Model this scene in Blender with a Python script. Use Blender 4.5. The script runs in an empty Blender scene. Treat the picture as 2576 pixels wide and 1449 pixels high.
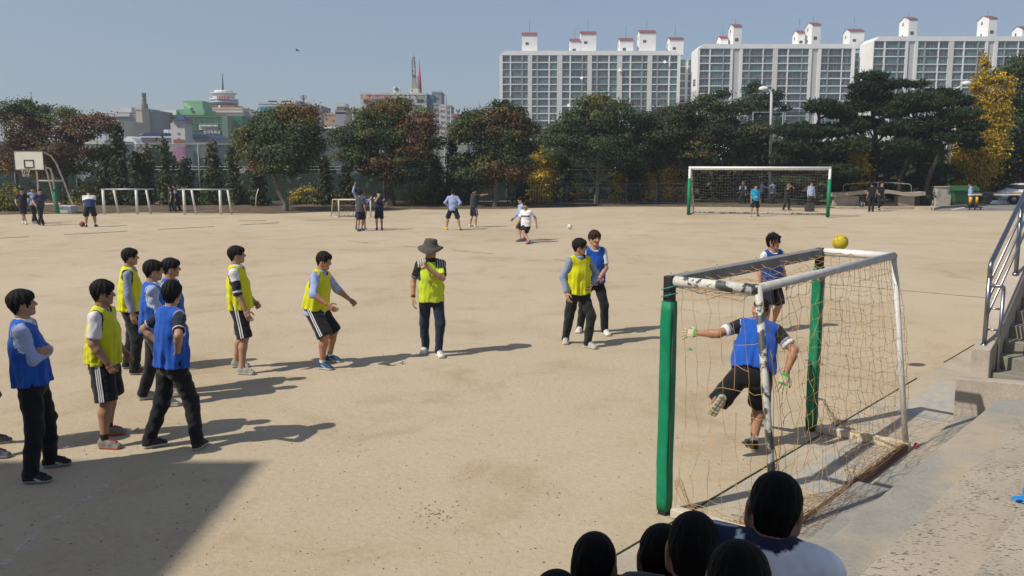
import bpy, bmesh, math, random
import numpy as np
from mathutils import Vector, Matrix
R_ = math.radians
SC = bpy.context.scene
COL = SC.collection

# ---------------------------------------------------------------- camera, sky, sun, exposure
FPX, CXP, CYP, HOR, HC = 2180.0, 1288.0, 724.5, 405.0, 2.9      # measured on a 2576 px wide view of the photograph
PITCH = math.atan((CYP - HOR) / FPX)
cam_data = bpy.data.cameras.new('camera')
cam_data.sensor_width = 36.0
cam_data.lens = FPX / 2576.0 * 36.0
cam_data.clip_start = 0.05
cam_data.clip_end = 6000
cam = bpy.data.objects.new('camera', cam_data)
cam.location = (0, 0, HC)
cam.rotation_euler = (math.pi / 2 - PITCH, 0, 0)
COL.objects.link(cam)
SC.camera = cam

SUN_AZ, SUN_EL = R_(27.5), R_(47.5)          # shadows fall to the right and a little away
SUNV = Vector((-math.cos(SUN_AZ) * math.cos(SUN_EL), -math.sin(SUN_AZ) * math.cos(SUN_EL), math.sin(SUN_EL)))
world = bpy.data.worlds.new('World')
SC.world = world
world.use_nodes = True
_nt = world.node_tree
_bg = _nt.nodes['Background']
_sky = _nt.nodes.new('ShaderNodeTexSky')
_sky.sky_type = 'NISHITA'
_sky.sun_disc = False
_sky.sun_elevation = SUN_EL
_sky.sun_rotation = math.atan2(SUNV.x, SUNV.y)
_sky.altitude = 50
_sky.air_density = 1.0
_sky.dust_density = 1.0
_sky.ozone_density = 3.0
_hs = _nt.nodes.new('ShaderNodeHueSaturation')
_hs.inputs['Saturation'].default_value = 1.0
_nt.links.new(_sky.outputs[0], _hs.inputs['Color'])
_hz = _nt.nodes.new('ShaderNodeMix')           # thin even haze over the whole dome
_hz.data_type = 'RGBA'
_hz.inputs[0].default_value = 0.5
_hz.inputs[7].default_value = (2.45, 2.95, 4.0, 1)
_nt.links.new(_hs.outputs[0], _hz.inputs[6])
_nt.links.new(_hz.outputs[2], _bg.inputs['Color'])
_bg.inputs['Strength'].default_value = 0.1
sun_data = bpy.data.lights.new('sun', 'SUN')
sun_data.energy = 4.2
sun_data.angle = R_(0.55)
sun_data.color = (1.0, 0.93, 0.80)
sun = bpy.data.objects.new('sun', sun_data)
sun.rotation_euler = SUNV.to_track_quat('Z', 'Y').to_euler()
sun.location = (-30, -15, 40)
COL.objects.link(sun)
SC.view_settings.view_transform = 'Standard'
SC.view_settings.look = 'None'
SC.view_settings.exposure = 0.2
SC.view_settings.gamma = 1.0
SC.view_settings.use_curve_mapping = False
SC.cycles.max_bounces = 6
SC.cycles.transparent_max_bounces = 24
SC.cycles.sample_clamp_indirect = 6

# ---------------------------------------------------------------- measuring helpers (2576 px view -> metres)
_c, _s = math.cos(PITCH), math.sin(PITCH)
def ray(u, v):
    a, b = (u - CXP) / FPX, -(v - CYP) / FPX
    return Vector((a, _c + b * _s, -_s + b * _c))
def G(u, v, z=0.0):
    d = ray(u, v); t = (z - HC) / d.z
    return Vector((d.x * t, d.y * t, z))
def P(u, v, Y):
    d = ray(u, v); t = Y / d.y
    return Vector((d.x * t, Y, HC + d.z * t))
GL = Vector((1.26, 6.85, 0)); GD = Vector((0.6625, 0.7491, 0)); GN = Vector((0.7491, -0.6625, 0))
def TN(t, n, z=0.0):          # along the stand / across it
    return GL + GD * t + GN * n + Vector((0, 0, z))
TN_ROT = math.atan2(GD.y, GD.x)

# ---------------------------------------------------------------- materials
MATS = {}
def nmat(name, build):
    if name in MATS: return MATS[name]
    m = bpy.data.materials.new(name); m.use_nodes = True
    nt = m.node_tree; b = nt.nodes['Principled BSDF']
    build(nt, b); MATS[name] = m
    return m
def lk(nt, a, b): nt.links.new(a, b)
def noise(nt, scale, detail=4, rough=0.55, vec=None, dist=0.0):
    n = nt.nodes.new('ShaderNodeTexNoise'); n.inputs['Scale'].default_value = scale
    n.inputs['Detail'].default_value = detail; n.inputs['Roughness'].default_value = rough
    n.inputs['Distortion'].default_value = dist
    if vec is not None: lk(nt, vec, n.inputs['Vector'])
    return n
def ramp(nt, fac, stops):
    r = nt.nodes.new('ShaderNodeValToRGB'); e = r.color_ramp.elements
    while len(e) < len(stops): e.new(0.5)
    for i, (p, c) in enumerate(stops):
        e[i].position = p
        e[i].color = (c, c, c, 1) if not hasattr(c, '__len__') else (c[0], c[1], c[2], 1)
    lk(nt, fac, r.inputs['Fac']); return r
def mixc(nt, fac, a, b, mode='MIX'):
    m = nt.nodes.new('ShaderNodeMix'); m.data_type = 'RGBA'; m.blend_type = mode
    for sock, v in ((m.inputs[0], fac), (m.inputs[6], a), (m.inputs[7], b)):
        if hasattr(v, 'is_linked'): lk(nt, v, sock)
        elif hasattr(v, '__len__'): sock.default_value = (v[0], v[1], v[2], 1)
        else: sock.default_value = v
    return m.outputs[2]
def coord(nt, kind='Object'):
    return nt.nodes.new('ShaderNodeTexCoord').outputs[kind]
def bump(nt, b, height, strength=0.3, dist=0.02):
    n = nt.nodes.new('ShaderNodeBump'); n.inputs['Strength'].default_value = strength
    n.inputs['Distance'].default_value = dist
    lk(nt, height, n.inputs['Height']); lk(nt, n.outputs[0], b.inputs['Normal']); return n
def plain(name, col, rough=0.6, metal=0.0, var=0.12, scale=6.0, bmp=0.0, spec=0.4):
    def f(nt, b):
        n = noise(nt, scale, 5, vec=coord(nt))
        c = [max(0, x * (1 - var)) for x in col]; d = [min(1, x * (1 + var)) for x in col]
        r = ramp(nt, n.outputs[0], [(0.3, c), (0.7, d)])
        lk(nt, r.outputs[0], b.inputs['Base Color'])
        b.inputs['Roughness'].default_value = rough; b.inputs['Metallic'].default_value = metal
        b.inputs['Specular IOR Level'].default_value = spec
        if bmp: bump(nt, b, noise(nt, scale * 12, 4, vec=coord(nt)).outputs[0], bmp, 0.01)
    return nmat(name, f)
def attr_mat(name, rough=0.8, sheen=0.0, spec=0.25, bmp=0.25, bscale=180, sub=0.0, trans=0.0, var=0.12):
    def f(nt, b):
        a = nt.nodes.new('ShaderNodeAttribute'); a.attribute_name = 'Col'
        n = noise(nt, 14, 5, vec=coord(nt))
        r = ramp(nt, n.outputs[0], [(0.25, 1 - var), (0.75, 1 + var * 0.5)])
        c = mixc(nt, 1.0, a.outputs['Color'], r.outputs[0], 'MULTIPLY')
        lk(nt, c, b.inputs['Base Color'])
        b.inputs['Roughness'].default_value = rough
        b.inputs['Specular IOR Level'].default_value = spec
        b.inputs['Sheen Weight'].default_value = sheen
        if bmp: bump(nt, b, noise(nt, bscale, 3, vec=coord(nt)).outputs[0], bmp, 0.004)
        if sub:
            b.inputs['Subsurface Weight'].default_value = sub
            b.inputs['Subsurface Radius'].default_value = (0.012, 0.005, 0.003)
        if trans:
            t = nt.nodes.new('ShaderNodeBsdfTranslucent'); lk(nt, c, t.inputs['Color'])
            ms = nt.nodes.new('ShaderNodeMixShader'); ms.inputs[0].default_value = trans
            out = nt.nodes['Material Output']
            lk(nt, b.outputs[0], ms.inputs[1]); lk(nt, t.outputs[0], ms.inputs[2]); lk(nt, ms.outputs[0], out.inputs['Surface'])
    return nmat(name, f)
CLOTH = attr_mat('cloth', 0.85, 0.15, 0.2, 0.3, 220)
SKIN = attr_mat('skin', 0.5, 0.0, 0.35, 0.08, 300, sub=0.0, var=0.08)
HAIR = attr_mat('hair', 0.7, 0.0, 0.14, 0.5, 160)
SHOE = attr_mat('shoe', 0.65, 0.0, 0.35, 0.2, 120)
LEAF = attr_mat('leaf', 0.6, 0.0, 0.3, 0.0, trans=0.3, var=0.25)
PAINTED = attr_mat('painted', 0.6, 0.0, 0.3, 0.06, 40, var=0.06)

# ---------------------------------------------------------------- object helpers
def tag(o, label=None, cat=None, group=None, kind=None):
    if label: o['label'] = label
    if cat: o['category'] = cat
    if group: o['group'] = group
    if kind: o['kind'] = kind
    return o
def empty(name, loc=(0, 0, 0), rz=0.0, scale=1.0):
    o = bpy.data.objects.new(name, None); COL.objects.link(o)
    o.location = loc; o.rotation_euler = (0, 0, rz); o.scale = (scale,) * 3
    o.empty_display_size = 0.2
    return o
def link(name, me, mat=None, parent=None, loc=None, rot=None):
    o = bpy.data.objects.new(name, me); COL.objects.link(o)
    if mat is not None and not me.materials:
        for m in (mat if isinstance(mat, (list, tuple)) else [mat]): me.materials.append(m)
    if parent is not None: o.parent = parent
    if loc is not None: o.location = loc
    if rot is not None: o.rotation_euler = rot
    return o
class MB:
    """collects faces for one mesh"""
    def __init__(s): s.v = []; s.f = []; s.c = []; s.mi = []; s.col = None; s.m = 0
    def add(s, vs, fs):
        k = len(s.v); s.v += [tuple(x) for x in vs]
        for f in fs: s.f.append(tuple(i + k for i in f)); s.c.append(s.col); s.mi.append(s.m)
        return s
    def box(s, lo, hi, M=None):
        x0, y0, z0 = lo; x1, y1, z1 = hi
        vs = [Vector(p) for p in ((x0,y0,z0),(x1,y0,z0),(x1,y1,z0),(x0,y1,z0),(x0,y0,z1),(x1,y0,z1),(x1,y1,z1),(x0,y1,z1))]
        if M is not None: vs = [M @ p for p in vs]
        return s.add(vs, ((0,3,2,1),(4,5,6,7),(0,1,5,4),(1,2,6,5),(2,3,7,6),(3,0,4,7)))
    def bar(s, a, b, w, h=None, up=(0, 0, 1)):
        a, b = Vector(a), Vector(b); h = w if h is None else h
        d = (b - a).normalized(); x = d.cross(Vector(up))
        if x.length < 1e-4: x = d.cross(Vector((0, 1, 0)))
        x.normalize(); y = x.cross(d)
        vs = []
        for p in (a, b):
            for i, j in ((-1,-1),(1,-1),(1,1),(-1,1)): vs.append(p + x*i*w/2 + y*j*h/2)
        return s.add(vs, ((0,1,2,3)[::-1],(4,5,6,7),(0,4,5,1)[::-1],(1,5,6,2)[::-1],(2,6,7,3)[::-1],(3,7,4,0)[::-1]))
    def tube(s, pts, rad, n=8, caps=True):
        pts = [Vector(p) for p in pts]
        rads = rad if hasattr(rad, '__len__') else [rad] * len(pts)
        rings = []; x = None
        for i, p in enumerate(pts):
            d = (pts[min(i+1, len(pts)-1)] - pts[max(i-1, 0)])
            if d.length < 1e-7: d = Vector((0, 0, 1))
            d.normalize()
            if x is None:
                x = d.cross(Vector((0, 0, 1)))
                if x.length < 0.05: x = d.cross(Vector((0, 1, 0)))
            else: x = x - d * x.dot(d)
            x.normalize(); y = d.cross(x)
            rings.append([p + (x*math.cos(2*math.pi*k/n) + y*math.sin(2*math.pi*k/n)) * rads[i] for k in range(n)])
        vs = [q for r in rings for q in r]; fs = []
        for i in range(len(pts)-1):
            for k in range(n):
                fs.append((i*n+k, i*n+(k+1)%n, (i+1)*n+(k+1)%n, (i+1)*n+k))
        if caps:
            fs.append(tuple(range(n))[::-1]); fs.append(tuple((len(pts)-1)*n+k for k in range(n)))
        return s.add(vs, fs)
    def lathe(s, prof, n=20, M=None, caps=True):
        vs = []; fs = []
        for r, z in prof:
            for k in range(n):
                p = Vector((r*math.cos(2*math.pi*k/n), r*math.sin(2*math.pi*k/n), z)); vs.append(M @ p if M is not None else p)
        for i in range(len(prof)-1):
            for k in range(n): fs.append((i*n+k, i*n+(k+1)%n, (i+1)*n+(k+1)%n, (i+1)*n+k))
        if caps:
            fs.append(tuple(range(n))[::-1]); fs.append(tuple((len(prof)-1)*n+k for k in range(n)))
        return s.add(vs, fs)
    def prism(s, poly, y0, y1, M=None):
        """poly of (x, z) extruded along y"""
        n = len(poly); vs = [Vector((x, y0, z)) for x, z in poly] + [Vector((x, y1, z)) for x, z in poly]
        if M is not None: vs = [M @ p for p in vs]
        fs = [tuple(range(n)), tuple(range(n, 2*n))[::-1]] + [(i, i+n, (i+1)%n+n, (i+1)%n) for i in range(n)]
        return s.add(vs, fs)
    def sphere(s, c, r, n=12, m=8, sc=(1, 1, 1)):
        vs = []; fs = []
        for i in range(m+1):
            th = math.pi*i/m
            for k in range(n):
                vs.append((c[0]+r*sc[0]*math.sin(th)*math.cos(2*math.pi*k/n), c[1]+r*sc[1]*math.sin(th)*math.sin(2*math.pi*k/n), c[2]+r*sc[2]*math.cos(th)))
        for i in range(m):
            for k in range(n): fs.append((i*n+k, (i+1)*n+k, (i+1)*n+(k+1)%n, i*n+(k+1)%n))
        return s.add(vs, fs)
    def mesh(s, name, smooth=False):
        me = bpy.data.meshes.new(name); me.from_pydata([tuple(v) for v in s.v], [], s.f); me.update()
        if smooth: me.polygons.foreach_set('use_smooth', [True]*len(s.f))
        if any(s.mi): me.polygons.foreach_set('material_index', s.mi)
        if any(c is not None for c in s.c):
            ca = me.color_attributes.new('Col', 'FLOAT_COLOR', 'CORNER')
            arr = []
            for f, c in zip(s.f, s.c):
                c = c or (0.5, 0.5, 0.5); arr += [c[0], c[1], c[2], 1.0] * len(f)
            ca.data.foreach_set('color', arr)
        return me
    def build(s, name, mat=None, parent=None, smooth=False, loc=None, rot=None, bevel=0.0):
        me = s.mesh(name, smooth)
        o = link(name, me, mat, parent, loc, rot)
        if bevel:
            md = o.modifiers.new('bevel', 'BEVEL'); md.width = bevel; md.segments = 2; md.limit_method = 'ANGLE'
        return o
def np_mesh(name, V, F, C=None, smooth=True):
    """vertices (n,3), quads (m,4) and per-vertex colours"""
    me = bpy.data.meshes.new(name)
    nv, nf = len(V), len(F)
    me.vertices.add(nv); me.vertices.foreach_set('co', np.asarray(V, np.float32).ravel())
    k = F.shape[1]
    me.loops.add(nf*k); me.loops.foreach_set('vertex_index', np.asarray(F, np.int32).ravel())
    me.polygons.add(nf); me.polygons.foreach_set('loop_start', np.arange(0, nf*k, k, dtype=np.int32))
    if smooth: me.polygons.foreach_set('use_smooth', np.ones(nf, bool))
    me.update(calc_edges=True)
    if C is not None:
        ca = me.color_attributes.new('Col', 'FLOAT_COLOR', 'POINT')
        CC = np.ones((nv, 4), np.float32); CC[:, :3] = C
        ca.data.foreach_set('color', CC.ravel())
    return me
def copy_tree(o, parent=None):
    c = o.copy(); COL.objects.link(c); c.parent = parent
    for ch in list(o.children): copy_tree(ch, c)
    return c
def text_mesh(body, size, depth=0.02, vertical=False, spacing=1.0):
    cu = bpy.data.curves.new('lettering', 'FONT'); cu.body = '\n'.join(body) if vertical else body
    cu.size = size; cu.extrude = depth/2; cu.align_x = 'CENTER'; cu.align_y = 'CENTER'; cu.resolution_u = 2
    cu.space_character = spacing; cu.offset = size*0.012
    if vertical: cu.space_line = 0.85
    o = bpy.data.objects.new('lettering', cu); COL.objects.link(o)
    dg = bpy.context.evaluated_depsgraph_get(); dg.update()
    me = bpy.data.meshes.new_from_object(o.evaluated_get(dg))
    bpy.data.objects.remove(o); bpy.data.curves.remove(cu)
    me.materials.clear()
    return me
def lettering(body, size, mat, loc, rz=0.0, parent=None, depth=0.03, vertical=False, width=None, height=None, name='lettering'):
    """upright lettering that faces -Y when rz = 0"""
    me = text_mesh(body, size, depth, vertical)
    V = np.zeros(len(me.vertices)*3, np.float32); me.vertices.foreach_get('co', V); V = V.reshape(-1, 3)
    if len(V):
        V[:, 0] -= (V[:, 0].min()+V[:, 0].max())/2; V[:, 1] -= (V[:, 1].min()+V[:, 1].max())/2
        if width: V[:, 0] *= width/max(1e-6, V[:, 0].max()-V[:, 0].min())
        if height: V[:, 1] *= height/max(1e-6, V[:, 1].max()-V[:, 1].min())
        me.vertices.foreach_set('co', V.ravel()); me.update()
    return link(name, me, mat, parent, loc, (math.pi/2, 0, rz))

# ---------------------------------------------------------------- signed-distance sculpting (bodies, clothes, hair)
def _ax(d, x):
    d = d/np.linalg.norm(d); e1 = x - d*np.dot(x, d)
    if np.linalg.norm(e1) < 1e-4: e1 = np.array([0.31, 0.87, 0.2]) - d*np.dot(np.array([0.31, 0.87, 0.2]), d)
    e1 /= np.linalg.norm(e1); return d, e1, np.cross(d, e1)
class Sculpt:
    def __init__(s, h): s.h = h; s.ops = []
    def cone(s, p0, p1, r0, r1, x=(1, 0, 0), c0=None, c1=None, k=0.02, op='u', pad=0.0):
        r0 = r0 if hasattr(r0, '__len__') else (r0, r0); r1 = r1 if hasattr(r1, '__len__') else (r1, r1)
        p0, p1 = np.array(p0, float), np.array(p1, float)
        s.ops.append((op, 'c', p0, p1, r0, r1, np.array(x, float), min(r0) if c0 is None else c0, min(r1) if c1 is None else c1, k)); return s
    def ell(s, c, r, rot=None, k=0.02, op='u'):
        r = r if hasattr(r, '__len__') else (r, r, r)
        s.ops.append((op, 'e', np.array(c, float), np.array(r, float), np.eye(3) if rot is None else np.array(rot, float), k)); return s
    def cut(s, point, normal):       # keep the side the normal points away from
        s.ops.append(('i', 'p', np.array(point, float), np.array(normal, float)/np.linalg.norm(normal))); return s
    def field(s, fn): s.ops.append(('f', fn)); return s
    def run(s):
        lo = np.full(3, 1e9); hi = -lo
        for o in s.ops:
            if o[0] != 'u': continue
            if o[1] == 'c':
                m = max(max(o[4]), max(o[5]))
                lo = np.minimum(lo, np.minimum(o[2], o[3]) - m); hi = np.maximum(hi, np.maximum(o[2], o[3]) + m)
            else:
                m = max(o[3]); lo = np.minimum(lo, o[2]-m); hi = np.maximum(hi, o[2]+m)
        h = s.h; lo = lo - 3*h; n = np.ceil((hi - lo)/h).astype(int) + 4
        D = np.full(n, 0.3, np.float32)
        axs = [lo[i] + h*np.arange(n[i]) for i in range(3)]
        for o in s.ops:
            if o[0] == 'f':
                X, Y, Z = np.meshgrid(*axs, indexing='ij'); D += o[1](X, Y, Z).astype(np.float32); continue
            if o[0] == 'g':
                X, Y, Z = np.meshgrid(*axs, indexing='ij'); D = o[1](D, X, Y, Z).astype(np.float32); continue
            if o[1] == 'p':
                X, Y, Z = np.meshgrid(*axs, indexing='ij')
                D = np.maximum(D, (X-o[2][0])*o[3][0] + (Y-o[2][1])*o[3][1] + (Z-o[2][2])*o[3][2]); continue
            k = o[-1]; pad = 3*h + 1.5*k
            if o[1] == 'c':
                m = max(max(o[4]), max(o[5]))
                a = np.minimum(o[2], o[3]) - m - pad; b = np.maximum(o[2], o[3]) + m + pad
            else:
                m = max(o[3]); a = o[2]-m-pad; b = o[2]+m+pad
            i0 = np.clip(np.floor((a-lo)/h).astype(int), 0, n); i1 = np.clip(np.ceil((b-lo)/h).astype(int)+1, 0, n)
            if np.any(i1 <= i0): continue
            sl = tuple(slice(i0[j], i1[j]) for j in range(3))
            X = axs[0][sl[0]][:, None, None]; Y = axs[1][sl[1]][None, :, None]; Z = axs[2][sl[2]][None, None, :]
            if o[1] == 'c':
                p0, p1, r0, r1, xd, c0, c1 = o[2:9]
                L = np.linalg.norm(p1-p0)
                d, e1, e2 = _ax(p1-p0, xd)
                x, y, z = X-p0[0], Y-p0[1], Z-p0[2]
                w = x*d[0]+y*d[1]+z*d[2]; u = x*e1[0]+y*e1[1]+z*e1[2]; v = x*e2[0]+y*e2[1]+z*e2[2]
                t = np.clip(w/L, 0, 1); ov = w - t*L
                A = r0[0]+(r1[0]-r0[0])*t; B = r0[1]+(r1[1]-r0[1])*t
                cc = np.where(ov < 0, c0, c1)
                q = np.sqrt((u/A)**2+(v/B)**2+(ov/cc)**2)
                dd = (q-1)*np.minimum(A, B)
            else:
                c, r, M = o[2:5]
                x, y, z = X-c[0], Y-c[1], Z-c[2]
                u = x*M[0,0]+y*M[1,0]+z*M[2,0]; v = x*M[0,1]+y*M[1,1]+z*M[2,1]; w = x*M[0,2]+y*M[1,2]+z*M[2,2]
                dd = (np.sqrt((u/r[0])**2+(v/r[1])**2+(w/r[2])**2)-1)*min(r)
            S = D[sl]
            if o[0] == 'u':
                if k > 0:
                    hh = np.maximum(k-np.abs(S-dd), 0)/k; D[sl] = np.minimum(S, dd)-hh*hh*k*0.25
                else: D[sl] = np.minimum(S, dd)
            else:
                if k > 0:
                    hh = np.maximum(k-np.abs(S+dd), 0)/k; D[sl] = np.maximum(S, -dd)+hh*hh*k*0.25
                else: D[sl] = np.maximum(S, -dd)
        return snets(D, lo, h)
def snets(D, lo, h):
    S = D < 0
    c = np.zeros(tuple(x-1 for x in D.shape), np.int8)
    offs = [(i, j, k) for i in (0, 1) for j in (0, 1) for k in (0, 1)]
    nx, ny, nz = c.shape
    for i, j, k in offs: c += S[i:i+nx, j:j+ny, k:k+nz]
    mask = (c > 0) & (c < 8)
    idx = np.full(c.shape, -1, np.int32); idx[mask] = np.arange(mask.sum())
    ci = np.argwhere(mask); M = len(ci)
    val = {o: D[ci[:, 0]+o[0], ci[:, 1]+o[1], ci[:, 2]+o[2]] for o in offs}
    acc = np.zeros((M, 3)); cnt = np.zeros(M)
    for a in offs:
        for ax in range(3):
            if a[ax]: continue
            b = list(a); b[ax] = 1; b = tuple(b)
            da, db = val[a], val[b]; cr = (da < 0) != (db < 0)
            t = np.where(cr, da/np.where(cr, da-db, 1), 0)
            p = np.tile(np.array(a, float), (M, 1)); p[:, ax] = t
            acc += np.where(cr[:, None], p, 0); cnt += cr
    V = (ci + acc/np.maximum(cnt, 1)[:, None])*h + lo
    F = []
    for ax in range(3):
        sl0 = [slice(None)]*3; sl1 = [slice(None)]*3
        sl0[ax] = slice(0, -1); sl1[ax] = slice(1, None)
        A, B = S[tuple(sl0)], S[tuple(sl1)]
        cr = A != B
        o1, o2 = [(1, 2), (2, 0), (0, 1)][ax]
        e = np.argwhere(cr)
        e = e[(e[:, o1] > 0) & (e[:, o2] > 0) & (e[:, o1] < D.shape[o1]-1) & (e[:, o2] < D.shape[o2]-1)]
        if not len(e): continue
        def cell(d1, d2):
            q = e.copy(); q[:, o1] += d1; q[:, o2] += d2
            return idx[q[:, 0], q[:, 1], q[:, 2]]
        q = np.stack([cell(-1, -1), cell(0, -1), cell(0, 0), cell(-1, 0)], 1)
        ins = A[e[:, 0], e[:, 1], e[:, 2]]
        q[~ins] = q[~ins][:, ::-1]
        F.append(q)
    F = np.concatenate(F); F = F[(F >= 0).all(1)]
    return V, F

# ---------------------------------------------------------------- ground, stand, stairs (the setting)
def sand(nt, b):
    co = coord(nt)
    n1 = noise(nt, 0.16, 5, 0.6, co, 0.6); n2 = noise(nt, 0.75, 7, 0.66, co, 0.8); n3 = noise(nt, 16, 6, 0.75, co); n4 = noise(nt, 90, 3, 0.7, co)
    base = ramp(nt, n1.outputs[0], [(0.30, (0.435, 0.350, 0.240)), (0.52, (0.48, 0.397, 0.285)), (0.74, (0.51, 0.432, 0.32))])
    patch = ramp(nt, n2.outputs[0], [(0.32, (0.76, 0.70, 0.62)), (0.47, (0.96, 0.945, 0.93)), (0.62, (1.0, 1.0, 1.0)), (0.74, (1.05, 1.05, 1.06))])
    c = mixc(nt, 0.65, base.outputs[0], patch.outputs[0], 'MULTIPLY')
    gr = ramp(nt, n3.outputs[0], [(0.30, (0.83, 0.82, 0.79)), (0.5, (0.98, 0.98, 0.98)), (0.72, (1.06, 1.06, 1.05))])
    c = mixc(nt, 0.8, c, gr.outputs[0], 'MULTIPLY')
    vo = nt.nodes.new('ShaderNodeTexVoronoi'); vo.inputs['Scale'].default_value = 7.5; lk(nt, co, vo.inputs['Vector'])
    sp = ramp(nt, vo.outputs['Distance'], [(0.0, 0.55), (0.03, 0.65), (0.05, 1.0)])
    c = mixc(nt, 0.6, c, sp.outputs[0], 'MULTIPLY')
    lk(nt, c, b.inputs['Base Color']); b.inputs['Roughness'].default_value = 0.95; b.inputs['Specular IOR Level'].default_value = 0.1
    # scuffs and footprints as relief
    v2 = nt.nodes.new('ShaderNodeTexVoronoi'); v2.inputs['Scale'].default_value = 2.6; v2.inputs['Randomness'].default_value = 1.0
    mp = nt.nodes.new('ShaderNodeMapping'); mp.inputs['Scale'].default_value = (1.0, 1.9, 1.0); mp.inputs['Rotation'].default_value = (0, 0, 0.5); lk(nt, co, mp.inputs[0])
    lk(nt, mp.outputs[0], v2.inputs['Vector'])
    pr = ramp(nt, v2.outputs['Distance'], [(0.0, 0.25), (0.16, 0.35), (0.22, 0.62), (0.30, 0.5)])
    add = nt.nodes.new('ShaderNodeMath'); add.operation = 'MULTIPLY_ADD'; lk(nt, pr.outputs[0], add.inputs[0]); add.inputs[1].default_value = 0.5; lk(nt, n3.outputs[0], add.inputs[2])
    ad2 = nt.nodes.new('ShaderNodeMath'); ad2.operation = 'MULTIPLY_ADD'; lk(nt, n2.outputs[0], ad2.inputs[0]); ad2.inputs[1].default_value = 0.9; lk(nt, add.outputs[0], ad2.inputs[2])
    bp = bump(nt, b, ad2.outputs[0], 0.4, 0.05)
    b2 = nt.nodes.new('ShaderNodeBump'); b2.inputs['Strength'].default_value = 0.3; b2.inputs['Distance'].default_value = 0.012
    lk(nt, n4.outputs[0], b2.inputs['Height']); lk(nt, bp.outputs[0], b2.inputs['Normal']); lk(nt, b2.outputs[0], b.inputs['Normal'])
SAND = nmat('sand', sand)
def terrain(nt, b):
    n = noise(nt, 0.05, 6, 0.6, coord(nt))
    lk(nt, ramp(nt, n.outputs[0], [(0.35, (0.05, 0.06, 0.03)), (0.6, (0.12, 0.11, 0.08))]).outputs[0], b.inputs['Base Color']); b.inputs['Roughness'].default_value = 0.95
mb = MB()
mb.add([(-90, -40, 0), (90, -40, 0), (90, 64, 0), (-90, 64, 0)], [(0, 1, 2, 3)]); mb.m = 1
mb.add([(-90, 64, 0), (90, 64, 0), (260, 100, -7), (-260, 100, -7), (3500, 4500, -9), (-3500, 4500, -9)], [(0, 1, 2, 3), (3, 2, 4, 5)])
mb.add([(-90, -40, 0), (-90, 64, 0), (-260, 100, -7), (-3500, 4500, -9), (-3500, -900, -9), (-260, -200, -1)], [(1, 0, 5, 2), (2, 5, 4, 3)])
mb.add([(90, -40, 0), (90, 64, 0), (260, 100, -7), (3500, 4500, -9), (3500, -900, -9), (260, -200, -1)], [(0, 1, 2, 5), (5, 2, 3, 4)])
mb.add([(-90, -40, 0), (90, -40, 0), (260, -200, -1), (-260, -200, -1), (-3500, -900, -9), (3500, -900, -9)], [(1, 0, 3, 2), (2, 3, 4, 5)])
tag(mb.build('ground', [SAND, nmat('terrain', terrain)]), kind='structure')
# planting bed along the far side: low uneven mound
def soil(nt, b):
    co = coord(nt); n = noise(nt, 1.5, 7, 0.7, co)
    lk(nt, ramp(nt, n.outputs[0], [(0.3, (0.05, 0.035, 0.02)), (0.5, (0.12, 0.085, 0.05)), (0.72, (0.22, 0.165, 0.105))]).outputs[0], b.inputs['Base Color'])
    b.inputs['Roughness'].default_value = 0.97; bump(nt, b, noise(nt, 9, 6, 0.7, co).outputs[0], 0.8, 0.15)
SOIL = nmat('soil', soil)
rng = np.random.RandomState(3)
def bed(name, pts_front, depth, nseg=46):
    V = []; F = []; rows = 7
    xs = np.linspace(0, 1, nseg)
    for j in range(rows):
        for i in range(nseg):
            k = xs[i]*(len(pts_front)-1); a = int(min(k, len(pts_front)-2)); p = pts_front[a].lerp(pts_front[a+1], k-a)
            z = (0.003, 0.05, 0.10, 0.13, 0.13, 0.10, 0.0)[j]*(0.75+0.5*rng.rand())+0.004
            V.append((p.x+rng.normal()*0.03, p.y+depth*j/(rows-1)+(0.18*rng.normal() if 0 < j else 0.15*rng.normal()), z if j < rows-1 else -0.3))
    for j in range(rows-1):
        for i in range(nseg-1): F.append((j*nseg+i, j*nseg+i+1, (j+1)*nseg+i+1, (j+1)*nseg+i))
    me = np_mesh(name, np.array(V), np.array(F))
    return tag(link(name, me, SOIL), kind='structure')
bed('planting_bed', [G(-60, 541), G(330, 535), G(700, 537), G(1000, 527), G(1250, 526), G(1500, 520), G(1740, 520), G(1990, 522), G(2110, 524)], 12)
bed('flower_bed', [G(2100, 519), G(2300, 519), G(2345, 518)], 9, 16)

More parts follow.
